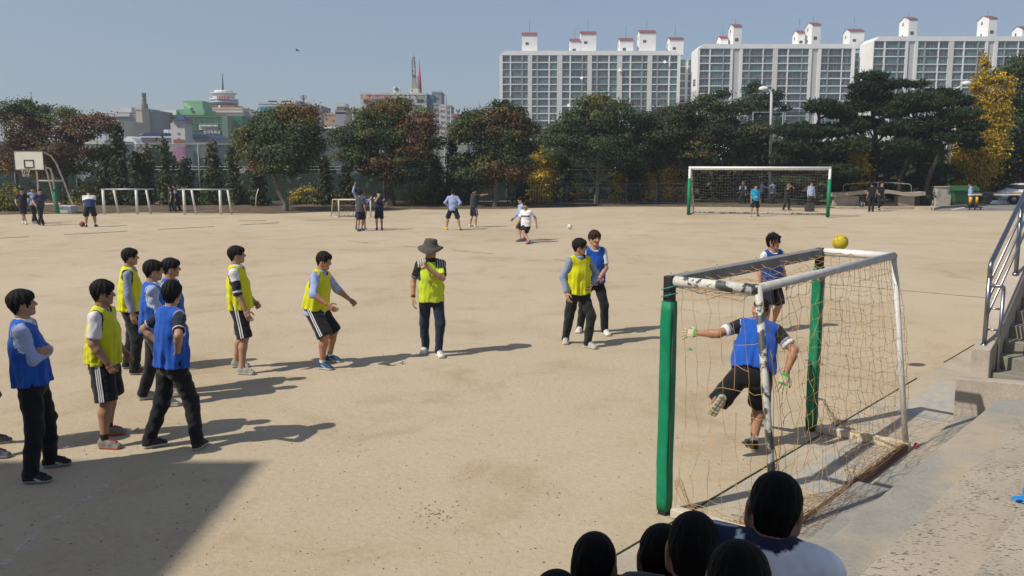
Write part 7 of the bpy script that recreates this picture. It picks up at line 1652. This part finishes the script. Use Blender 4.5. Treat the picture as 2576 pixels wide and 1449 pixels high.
person('boy in yellow bib with white and black sleeves and striped shorts', ((618, 942), (604, 924)), 92, 1.76, 0, ra=((0.25, 0.15, -0.09), (0.3, -1, 0)), la='fist', rh='relax', lh='fist', head=(-8, 0), lean=(-2, 0), shirt=dict(col=(0.66, 0.66, 0.68), slen=1.12, collar=(0.6, 0.62, 0.68), **STR), vest=VY, legs=dict(SH2, len=1.0), shoes=GSH, hair='bowl', seed=8, group=GF)
person('boy in yellow bib with rolled blue sleeves swinging his arms, knees bent', ((818, 929), (838, 911)), 76, 1.70, 0, lean=(10, -4), drop=0.05, pel=(0.05, -0.16), ra=((0.30, 0.30, 0.13), (0.6, -1, -0.2)), la=((0.34, 0.36, 0.15), (0.8, -0.4, -0.6)), rh='relax', lh='fist', head=(2, 0), shirt=dict(col=SHB, sleeve='rolled', collar=SHB, hem=-0.125, flare=0.02), vest=dict(VY, hem=-0.03, flare=0.03), legs=dict(SH2, len=1.02), socks=(WHT, 0.05), shoes=dict(col=(0.02, 0.06, 0.14), sole=(0.55, 0.56, 0.56), lace=(0.03, 0.08, 0.16), side=(0.45, 0.5, 0.5)), hair='bowl', w=1.12, grin=True, seed=9, group=GF, skin=(0.40, 0.20, 0.12))
# teacher
def teach(V, C, j):
    z = (V-j['pc'])@j['U']; x = (V-j['pc'])@j['RT']; ax = np.abs(x)
    body = (ax < 0.163) | (z < 0.22); C[body] = (0.50, 0.62, 0.03)
    yoke = (z > 0.415) & (ax < 0.20) & (ax > 0.06); C[yoke & (np.sin(ax*190) > -0.1)] = (0.02, 0.02, 0.025); C[yoke & (np.sin(ax*190) <= -0.1)] = (0.6, 0.62, 0.5)
    n_ = (V-j['neck'])@j['U']; C[(n_ > -0.012) & (np.linalg.norm((V-j['neck'])-n_[:, None]*j['U'], axis=1) < 0.095)] = (0.02, 0.02, 0.024)
J = person('teacher in lime shirt with black sleeves, wide hat, lanyard and whistle', ((1068, 889), (1106, 898)), 14, 1.74, 0, head=(-42, -4), lean=(0, 0), ra=((0.27, 0.02, -0.03), (0.5, -1, 0)), la=((-0.055, 0.22, 0.40), (1, -0.15, -0.7)), rh='relax', lh='fist',
    shirt=dict(col=(0.018, 0.02, 0.024), slen=0.78, collar=(0.018, 0.018, 0.022), hem=-0.10, flare=0.03, bands=((0.70, 0.73, (0.4, 0.42, 0.38)),)), shirtfn=teach, legs=dict(kind='pants', col=(0.016, 0.022, 0.045), slim=0.88, stripes=1, scol=(0.35, 0.38, 0.30), sw=0.006), shoes=WSH, hair='short', seed=10, fy=(25, -12))
root = J['root']; hm, hc = J['hm'], J['hc']; M4 = Matrix([[*hm[i], hc[i]] for i in range(3)]+[[0, 0, 0, 1]])
mb = MB(); prof = [(0.188, -0.006), (0.190, 0.0), (0.148, 0.035), (0.104, 0.060), (0.102, 0.075), (0.094, 0.125), (0.080, 0.148), (0.045, 0.152), (0.0, 0.142)]
vs, fs, n_ = [], [], 30
for i, (r, z) in enumerate(prof):
    for k in range(n_):
        a = 2*math.pi*k/n_; dz = (-0.028*math.sin(a*2+0.6)-0.02*math.cos(a))*(1 if i < 2 else 0.4 if i == 2 else 0)-(0.014*math.cos(a*1.0) if i == 5 else 0); vs.append(M4@Vector((r*math.cos(a)*0.95, r*math.sin(a)*1.04-0.008, z+dz)))
for i in range(len(prof)-1):
    for k in range(n_): fs.append((i*n_+k, i*n_+(k+1) % n_, (i+1)*n_+(k+1) % n_, (i+1)*n_+k))
mb.add(vs, fs); HATM = plain('hat_grey', (0.078, 0.066, 0.058), 0.9, 0, 0.15, 20, 0.3); o = mb.build('hat', HATM, root, True); md = o.modifiers.new('thick', 'SOLIDIFY'); md.thickness = 0.005
mb = MB(); mb.tube([M4@Vector((0.104*math.cos(a), 0.113*math.sin(a)-0.008, 0.066)) for a in np.linspace(0, 6.283, 25)], 0.005, 5, False); mb.build('hat_band', plain('hat_trim', (0.16, 0.16, 0.13), 0.9), o)
mb = MB(); mb.col = (0.62, 0.62, 0.56)
for e in (-1, 1): mb.tube([M4@Vector(p) for p in ((e*0.008, 0.112, 0.018), (e*0.035, 0.108, 0.026), (e*0.062, 0.092, 0.022), (e*0.08, 0.05, 0.016), (e*0.083, 0.0, 0.012))], 0.0042, 5)
mb.build('sports_glasses', PAINTED, root, True); mb = MB(); mb.col = (0.02, 0.02, 0.025)
for e in (-1, 1): mb.add([M4@Vector(p) for p in ((e*0.006, 0.112, 0.016), (e*0.06, 0.094, 0.02), (e*0.058, 0.094, -0.008), (e*0.02, 0.108, -0.008))], [(0, 1, 2, 3)])
mb.build('lens', PAINTED, root)
pc, U, RT, FW, nk = J['pc'], J['U'], J['RT'], J['FW'], J['neck']
def tpt(x, y, z): return Vector(pc+RT*x+FW*y+U*z)
mb = MB(); mb.tube([tpt(0.062, 0.02, 0.525), tpt(0.068, 0.09, 0.46), tpt(0.055, 0.135, 0.36), tpt(0.035, 0.15, 0.275), tpt(0.0, 0.145, 0.34), tpt(-0.055, 0.12, 0.44), tpt(-0.062, 0.04, 0.52)], 0.0055, 5); mb.build('lanyard', plain('lanyard_green', (0.02, 0.25, 0.09), 0.6), root, True)
mb = MB()
for k in range(7): a = k*0.9; p = tpt(0.035+0.018*math.cos(a), 0.158, 0.235-0.012*k); mb.bar(p, p+Vector((0.02*math.sin(a), 0, -0.03)), 0.012, 0.006)
mb.build('keys', plain('key_metal', (0.22, 0.2, 0.15), 0.4, 0.7), root)
w = J['wr']; f = unit(w[1]-J['el'][1]); p = Vector(w[1]+f*0.085); mb = MB(); mb.sphere(p+Vector((0, 0, 0.045)), 0.02, 10, 6, (1, 1, 0.8)); mb.bar(p+Vector((0, 0, 0.05)), p+Vector(FW*-0.03)+Vector((0, 0, 0.06)), 0.014); mb.build('whistle', plain('whistle_orange', (0.62, 0.10, 0.04), 0.4), root, True)
mb = MB(); mb.tube([p+Vector((0, 0, 0.03)), tpt(0.0, 0.14, 0.38), tpt(0.05, 0.10, 0.47), tpt(0.06, 0.02, 0.52)], 0.003, 5); mb.tube([p+Vector((0, 0, 0.03)), tpt(-0.09, 0.15, 0.30), tpt(-0.10, 0.14, 0.24)], 0.003, 5); mb.build('whistle_cord', BLACKP, root, True)
f = unit(w[0]-J['el'][0])
for nm, d, r, m_ in (('watch', -0.015, 0.034, BLACKP), ('wristband', -0.05, 0.035, plain('band_orange', (0.62, 0.15, 0.05), 0.5))):
    c = Vector(w[0]+f*d); t = Vector(f); mb = MB(); mb.tube([c-t*0.012, c+t*0.012], r, 12); mb.build(nm, m_, root, True)
# right of the teacher
J = person('boy in yellow bib and glasses with one hand on his hip', ((1423, 864), (1484, 876)), 26, 1.74, 0, head=(-42, 0), ra=((0.245, 0.06, -0.02), (0.6, -1, 0)), la=((0.185, 0.09, 0.085), (1, -0.55, 0)), rh='relax', lh='hip', shirt=dict(col=(0.22, 0.27, 0.40), sleeve='long', collar=(0.22, 0.27, 0.40), hem=-0.09), vest=VY, legs=dict(kind='pants', col=(0.014, 0.017, 0.018), slim=0.95), shoes=dict(col=(0.40, 0.42, 0.38), sole=(0.50, 0.50, 0.42), lace=(0.5, 0.52, 0.5)), hair='full', glasses=(0.02, 0.02, 0.025), seed=11, group=GF, fy=(30, -25), haircol=(0.014, 0.012, 0.011))
person('boy in blue bib over white tee standing behind the yellow bib with glasses', ((1458, 836), (1524, 843)), 14, 1.76, 0, head=(-8, 0), ra='front', la='front', rh='fist', lh='fist', shirt=dict(col=(0.68, 0.68, 0.68), slen=0.75), vest=VB, legs=dict(kind='pants', col=BLK, slim=0.92), shoes=WSH, hair='full', haircol=(0.035, 0.018, 0.014), seed=12, group=GF, fy=(35, -8), skin=(0.42, 0.23, 0.15))
person('spiky-haired boy in blue bib and glasses seen through the net', ((1928, 838), (1948, 830)), 18, 1.70, 0, head=(-22, 2), lean=(6, 3), ra=((0.235, 0.03, -0.05), (0.3, -1, 0)), la=((0.25, 0.08, -0.02), (0.3, -1, 0)), shirt=dict(col=(0.62, 0.64, 0.68), slen=0.7, bands=((0.6, 0.7, (0.05, 0.06, 0.1)),)), vest=dict(VB, col=(0.02, 0.07, 0.27)), legs=dict(SHN, len=0.98), shoes=BSH, socks=(WHT, 0.05), hair='spiky', glasses=(0.02, 0.015, 0.015), seed=13, drop=0.03, pel=(0, -0.05), skin=(0.44, 0.23, 0.15))
# goalkeeper
kb = G(1888, 1128); k_rt = dict(footfix=None)
J = person('goalkeeper in blue bib and gloves running back on one leg inside the near goal', ((0.02, 0.0, 0), (-0.14, 0.1, 0)), 172, 1.68, 0, loc=(kb.x, kb.y, 0), pelz=0.86, lean=(30, 9), pel=(-0.02, -0.06), ra=((0.33, -0.02, 0.02), (1, -0.3, 0.2)), la=((0.60, 0.05, 0.30), (0.2, -0.6, -0.6)), rh='spread', lh='spread', gloves=1,
    footfix=(None, ((-0.37, -0.45, 0.64), (-0.5, 0.05, -0.85), (0.1, 0.98, 0.0))), knee=((0.05, 1, 0), (-0.25, 0.6, -0.8)), head=(-4, -8), shirt=dict(col=(0.012, 0.012, 0.018), slen=0.72, hem=-0.085, bands=((0.60, 0.76, (0.7, 0.7, 0.72)), (0.50, 0.56, (0.3, 0.3, 0.32)))), vest=dict(VB, hem=-0.02, trim=(0.75, 0.76, 0.78)), legs=dict(kind='shorts', col=(0.008, 0.008, 0.010), len=1.0), socks=(WHT, 0.06, BLK), shoes=dict(col=(0.02, 0.022, 0.02), sole=(0.36, 0.36, 0.24), lace=(0.05, 0.05, 0.05), tread=(0.10, 0.09, 0.07)), hair='crop', haircol=(0.009, 0.008, 0.008), w=1.14, seed=14, skin=(0.36, 0.18, 0.11), fy=(-5, 0))
# middle distance
MG = 'boys standing in the middle of the field'
def tee(V, C, j): pass
person('boy in grey printed tee with his back turned beside the waving boy', ((912, 580), (903, 582)), 150, 1.72, 1, shirt=dict(col=GREY, slen=0.75), legs=SHN, shoes=dict(col=(0.05, 0.06, 0.18), sole=(0.3, 0.3, 0.3), lace=(0.1, 0.1, 0.2)), hair='bowl', seed=20, group=MG)
person('boy in lavender shirt waving one arm high behind the grey tee', ((896, 577), (919, 577)), 20, 1.72, 1, ra=((0.24, 0.06, 0.93), (0.8, 0.2, 0)), la=((0.42, 0.12, 0.38), (0.5, 0, -1)), rh='flat', shirt=dict(col=LAV, sleeve='long'), legs=SHN, shoes=dict(col=(0.05, 0.06, 0.18), sole=(0.3, 0.3, 0.3), lace=(0.1, 0.1, 0.2)), hair='bowl', seed=21, group=MG)
person('boy in navy tee holding a hand to his mouth', ((948, 579), (961, 578)), 8, 1.66, 1, ra='mouth', la=((0.30, 0.16, 0.16), (0.6, -1, -0.2)), rh='fist', shirt=dict(col=(0.012, 0.018, 0.05), bands=((0.0, 0.35, (0.6, 0.6, 0.65)),)), legs=dict(SHN, stripes=0), shoes=BSH, socks=(BLK, 0.05), hair='bowl', seed=22, group=MG)
person('boy in lavender shirt and yellow shoes standing with hands on hips, seen from behind', ((1158, 579), (1122, 578)), 180, 1.74, 1, ra='hip', la='hip', rh='hip', lh='hip', shirt=dict(col=LAV, sleeve='long', collar=LAV, hem=-0.09, flare=0.012), legs=dict(SHN, stripes=2), shoes=dict(col=(0.62, 0.42, 0.02), sole=(0.6, 0.2, 0.05), lace=(0.6, 0.5, 0.1)), hair='bowl', seed=23, group=MG, fy=(25, -40), w=1.08)
person('boy in dark tee pointing to the right beside the lavender shirt', ((1199, 572), (1185, 571)), 120, 1.74, 1, ra=((0.12, 0.55, 0.52), (0.3, 0, -1)), la='down', rh='point', head=(-10, 0), shirt=dict(col=(0.03, 0.035, 0.042)), legs=dict(SHN, stripes=2), shoes=WSH, hair='bowl', seed=24, group=MG)
person('boy in lavender shirt walking behind the white tee with the ball near', ((1306, 608), (1319, 604)), 290, 1.72, 1, ra='swing', la='back', head=(10, 0), shirt=dict(col=LAV, sleeve='long', collar=LAV, hem=-0.1), legs=dict(SHN, stripes=2), shoes=dict(col=(0.10, 0.14, 0.13), sole=(0.12, 0.14, 0.12), lace=(0.1, 0.1, 0.1)), hair='full', seed=25, group=MG)
def band(V, C, j):
    z = (V-j['pc'])@j['U']; x = np.abs((V-j['pc'])@j['RT']); C[(z > 0.27) & (z < 0.345) & (x < 0.16)] = (0.03, 0.035, 0.06)
    y = (V-j['pc'])@j['FW']; C[(np.abs(z-0.315) < 0.010) & (x < 0.10) & (y > 0.05) & (np.sin(((V-j['pc'])@j['RT'])*170) > -0.2)] = (0.5, 0.5, 0.52)
person('boy in white tee with dark chest band and purple shoes walking', ((1329, 614), (1318, 607)), 335, 1.72, 1, ra='swing', la=((0.36, -0.10, 0.02), (0.5, -1, 0)), rh='relax', head=(6, 0), shirt=dict(col=(0.74, 0.74, 0.74), hem=-0.06), shirtfn=band, legs=dict(SH3, len=0.8), shoes=dict(col=(0.22, 0.05, 0.15), sole=(0.2, 0.1, 0.1), lace=(0.6, 0.6, 0.6)), hair='bowl', seed=26, group=MG)
# around the far goal
FGP = 'boys around the far goal'
def prt(V, C, j):
    z = (V-j['pc'])@j['U']; y = (V-j['pc'])@j['FW']; x = (V-j['pc'])@j['RT']; C[(np.abs(z-0.36) < 0.012) & (np.abs(x) < 0.09) & (y > 0.04)] = (0.02, 0.06, 0.1); C[(np.abs(z-0.14-0.3*x) < 0.03) & (np.abs(x) < 0.1) & (y > 0.04)] = (0.35, 0.55, 0.65)
person('keeper in bright cyan tee and navy shorts standing in the far goal', ((1889, 545), (1907, 544)), 5, 1.72, 1, shirt=dict(col=(0.01, 0.30, 0.50), flare=0.014, slen=0.85), shirtfn=prt, legs=dict(SHN, len=1.0), shoes=GSH, socks=(BLK, 0.03), hair='bowl', seed=27, group=FGP, fy=(20, -15), w=1.05)
person('boy in lavender shirt and dark trousers in the shade behind the far goal', ((1938, 515), (1947, 514)), 200, 1.72, 2, la='hip', shirt=dict(col=LAV, sleeve='long'), seed=28, group=FGP)
person('boy in black raising both hands behind the far goal net', ((1972, 530), (1986, 529)), 40, 1.72, 2, ra=((0.12, 0.2, 0.50), (1, 0, -0.6)), la=((0.12, 0.2, 0.52), (1, 0, -0.6)), shirt=dict(col=BLK, sleeve='short'), shoes=dict(col=(0.05, 0.15, 0.18), sole=(0.3, 0.3, 0.3), lace=(0.1, 0.2, 0.2)), seed=29, group=FGP)
person('boy in pale blue shirt behind the dark box near the right goal post', ((2032, 527), (2044, 526)), 10, 1.70, 2, shirt=dict(col=(0.40, 0.46, 0.66), sleeve='long', collar=LAV), legs=dict(kind='pants', col=BLK), seed=30, group=FGP)
person('boy in dark waistcoat with pale sleeves left of the cyan keeper', ((1862, 516), (1874, 515)), 320, 1.72, 2, ra='swing', shirt=dict(col=(0.02, 0.02, 0.03), sleeve='long', bands=((0.1, 0.9, LAV),)), seed=31, group=FGP)
person('boy in lavender shirt reaching forward behind the cyan keeper', ((1908, 514), (1920, 513)), 80, 1.72, 2, ra=((0.2, 0.42, 0.28), (0.5, -0.5, -1)), shirt=dict(col=LAV, sleeve='long'), seed=32, group=FGP)
person('boy in black with his back turned by the water trough', ((2195, 533), (2186, 533)), 175, 1.70, 2, shirt=dict(col=(0.010, 0.011, 0.016), slen=0.8), legs=dict(kind='pants', col=BLK), shoes=BSH, seed=33, group=FGP)
kt = G(2212, 530)
person('boy in black with one white-socked foot raised by the water trough', ((0.05, 0.05, 0), (-0.1, 0, 0)), 15, 1.72, 2, loc=(kt.x, kt.y, 0), pelz=0.91, lean=(3, -5), footfix=(None, ((-0.16, -0.12, 0.36), (0.1, 0.9, -0.3), (0, 0.3, 0.9))), la='down', ra='hip', socks=(WHT, 0.12), shirt=dict(col=(0.012, 0.012, 0.016), collar=(0.4, 0.4, 0.4)), legs=dict(kind='pants', col=BLK, up=0.12), shoes=dict(BSH, sole=(0.4, 0.3, 0.25)), seed=34, group=FGP)
person('person in lavender shirt walking past the green bin', ((2434, 524), (2447, 523)), 250, 1.72, 2, lean=(8, 0), shirt=dict(col=LAV, sleeve='long'), legs=dict(kind='pants', col=BLK), shoes=BSH, head=(-10, -6), seed=35)
# left side of the field
LG = 'boys playing at the basketball hoop'
person('boy in dark tee and shorts running at the far left', ((66, 564.5), (58, 563)), 25, 1.74, 2, lean=(8, 0), ra=((0.26, 0.12, 0.10), (0.5, -1, -0.3)), la=((0.25, -0.08, 0.08), (0.5, -1, -0.3)), shirt=dict(col=(0.02, 0.022, 0.035)), legs=SHN, shoes=WSH, socks=(WHT, 0.08), seed=36, group=LG)
person('boy in slate tee and dark trousers running with his arm held out', ((109, 567.5), (99, 566.5)), 40, 1.72, 2, lean=(8, -3), ra=((0.25, 0.2, 0.1), (0.5, -1, -0.3)), la=((0.5, 0.2, 0.22), (0.5, -0.5, -1)), shirt=dict(col=(0.035, 0.045, 0.085)), legs=dict(kind='pants', col=(0.014, 0.016, 0.02)), shoes=BSH, seed=37, group=LG)
person('boy in lavender shirt half hidden behind the slate tee', ((92, 561), (84, 560.5)), 30, 1.72, 2, shirt=dict(col=LAV, sleeve='long'), seed=38, group=LG)
def colorblock(V, C, j): z = (V-j['pc'])@j['U']; C[z < 0.30] = (0.02, 0.045, 0.12)
person('stout boy in white and blue tee bending towards the basketball', ((242, 570), (216, 571)), 205, 1.68, 2, lean=(24, 0), ra=((0.2, 0.2, -0.05), (0.4, -1, 0)), la=((0.2, 0.22, -0.05), (0.4, -1, 0)), head=(-5, -20), shirt=dict(col=(0.68, 0.68, 0.68), slen=0.8, flare=0.02), shirtfn=colorblock, legs=dict(SHN, len=1.0), socks=(WHT, 0.06), shoes=BSH, w=1.3, seed=39, group=LG, pel=(0, -0.08), fy=(30, -30))
person('boy in dark uniform walking in the shade, left of the pair', ((428, 533), (436, 531)), 300, 1.68, 2, shirt=dict(col=(0.012, 0.013, 0.018), bands=((0.2, 0.5, (0.3, 0.3, 0.35)),)), legs=dict(kind='pants', col=BLK), shoes=BSH, seed=40, group='pair walking by the exercise bars')
person('taller boy in dark waistcoat with lavender sleeves walking in the shade', ((440, 533), (452, 531)), 290, 1.76, 2, lean=(8, 0), shirt=dict(col=(0.012, 0.013, 0.018), sleeve='long', bands=((0.0, 0.7, LAV),)), legs=dict(kind='pants', col=BLK), shoes=BSH, seed=41, group='pair walking by the exercise bars')
# seated spectators in front of the camera, under the added shade canopy
SP = 'spectators seated on the stand'
def seated(label, head_px, depth, face, col, hair, seed, seatz, headyaw=0, shirtfn=None, H=1.72, tilt=0, collar=None, w=1.0):
    d = ray(*head_px); top = Vector((0, 0, HC))+d*depth
    a = R_(face); fwd = Vector((math.sin(a), -math.cos(a), 0)); sc = H/1.72; pz = (top.z/1.0-seatz)/sc-0.775
    lean_ = 12; rgt = Vector((fwd.y, -fwd.x, 0)); base = Vector((top.x, top.y, 0))-fwd*(math.sin(R_(lean_))*0.62+0.02)*sc-rgt*math.sin(R_(tilt))*0.62*sc; base.z = seatz-0.10*sc+((top.z-seatz)-0.81*sc)
    zf = -0.36
    return person(label, ((0.13, 0.42, zf), (-0.13, 0.42, zf)), face, H, 0, loc=base, pelz=0.19, lean=(lean_, tilt), ra=((0.20, 0.34, 0.05), (0.7, -0.6, -0.3)), la=((0.20, 0.34, 0.05), (0.7, -0.6, -0.3)), knee=((0.1, 0.3, 1), (-0.1, 0.3, 1)), head=(headyaw, -6), shirt=dict(col=col, slen=0.85, collar=collar), shirtfn=shirtfn, legs=dict(kind='pants', col=BLK), hair=hair, haircol=(0.0035, 0.0032, 0.0032), seed=seed, group=SP, skin=(0.27, 0.15, 0.10), w=w, hunch=0.09)  # skin tone darkened to stand in for the shade on the faces
def stripes(V, C, j):
    x = (V-j['pc'])@j['RT']; z = (V-j['pc'])@j['U']; y = (V-j['pc'])@j['FW']
    left = (x < -0.10) & (z > 0.30); navy = left & (x < -0.105-0.3*(0.47-z)); C[navy] = (0.012, 0.018, 0.06)
    for k in range(3): C[navy & (np.abs(y-(-0.012+0.026*k)) < 0.0065)] = (0.62, 0.64, 0.7)
    n_ = (V-j['neck'])@j['U']; r_ = np.linalg.norm((V-j['neck'])-n_[:, None]*j['U'], axis=1); C[(n_ > 0.0) & (r_ < 0.082)] = (0.015, 0.02, 0.055); C[(n_ > 0.016) & (n_ < 0.026) & (r_ < 0.085)] = (0.4, 0.42, 0.5)
seated('short-haired spectator in white shirt with navy striped shoulder, seen from behind', (1952, 1192), 2.78, 160, (0.78, 0.79, 0.84), 'crop', 50, 0.93, -4, stripes, 1.76, tilt=6, collar=(0.015, 0.02, 0.055), w=1.0)
seated('dark-haired spectator head at bottom centre, alone left of the others', (1496, 1349), 2.95, 165, (0.05, 0.05, 0.06), 'crop', 51, 0.64, 5)
seated('dark-haired spectator half hidden behind the next head by the goal post', (1668, 1322), 2.95, 160, (0.04, 0.04, 0.05), 'crop', 52, 0.64, -5)
seated('dark-haired spectator whose round head covers the goal corner', (1747, 1296), 2.62, 165, (0.05, 0.05, 0.06), 'crop', 53, 0.64, 0)
seated('nearest dark-haired spectator at the bottom edge under the white shirt', (1862, 1366), 2.05, 165, (0.03, 0.03, 0.035), 'crop', 54, 0.93, 0)
seated('spectator of whom only the top of the hair shows at the bottom edge', (1400, 1441), 2.7, 165, (0.05, 0.05, 0.06), 'crop', 55, 0.64, 0)

# ---------------------------------------------------------------- thin autumn haze
mb = MB(); mb.box((-260, -60, -11), (320, 420, 78))
hz = mb.build('haze'); tag(hz, 'thin pale autumn haze over field and town', 'haze', kind='stuff')
def hazem():
    m = bpy.data.materials.new('haze'); m.use_nodes = True; nt = m.node_tree
    for n in list(nt.nodes): nt.nodes.remove(n)
    out = nt.nodes.new('ShaderNodeOutputMaterial'); v = nt.nodes.new('ShaderNodeVolumePrincipled')
    v.inputs['Color'].default_value = (0.86, 0.90, 0.96, 1); v.inputs['Density'].default_value = 0.0008; v.inputs['Anisotropy'].default_value = 0.3
    nt.links.new(v.outputs[0], out.inputs['Volume']); return m
hz.data.materials.append(hazem())
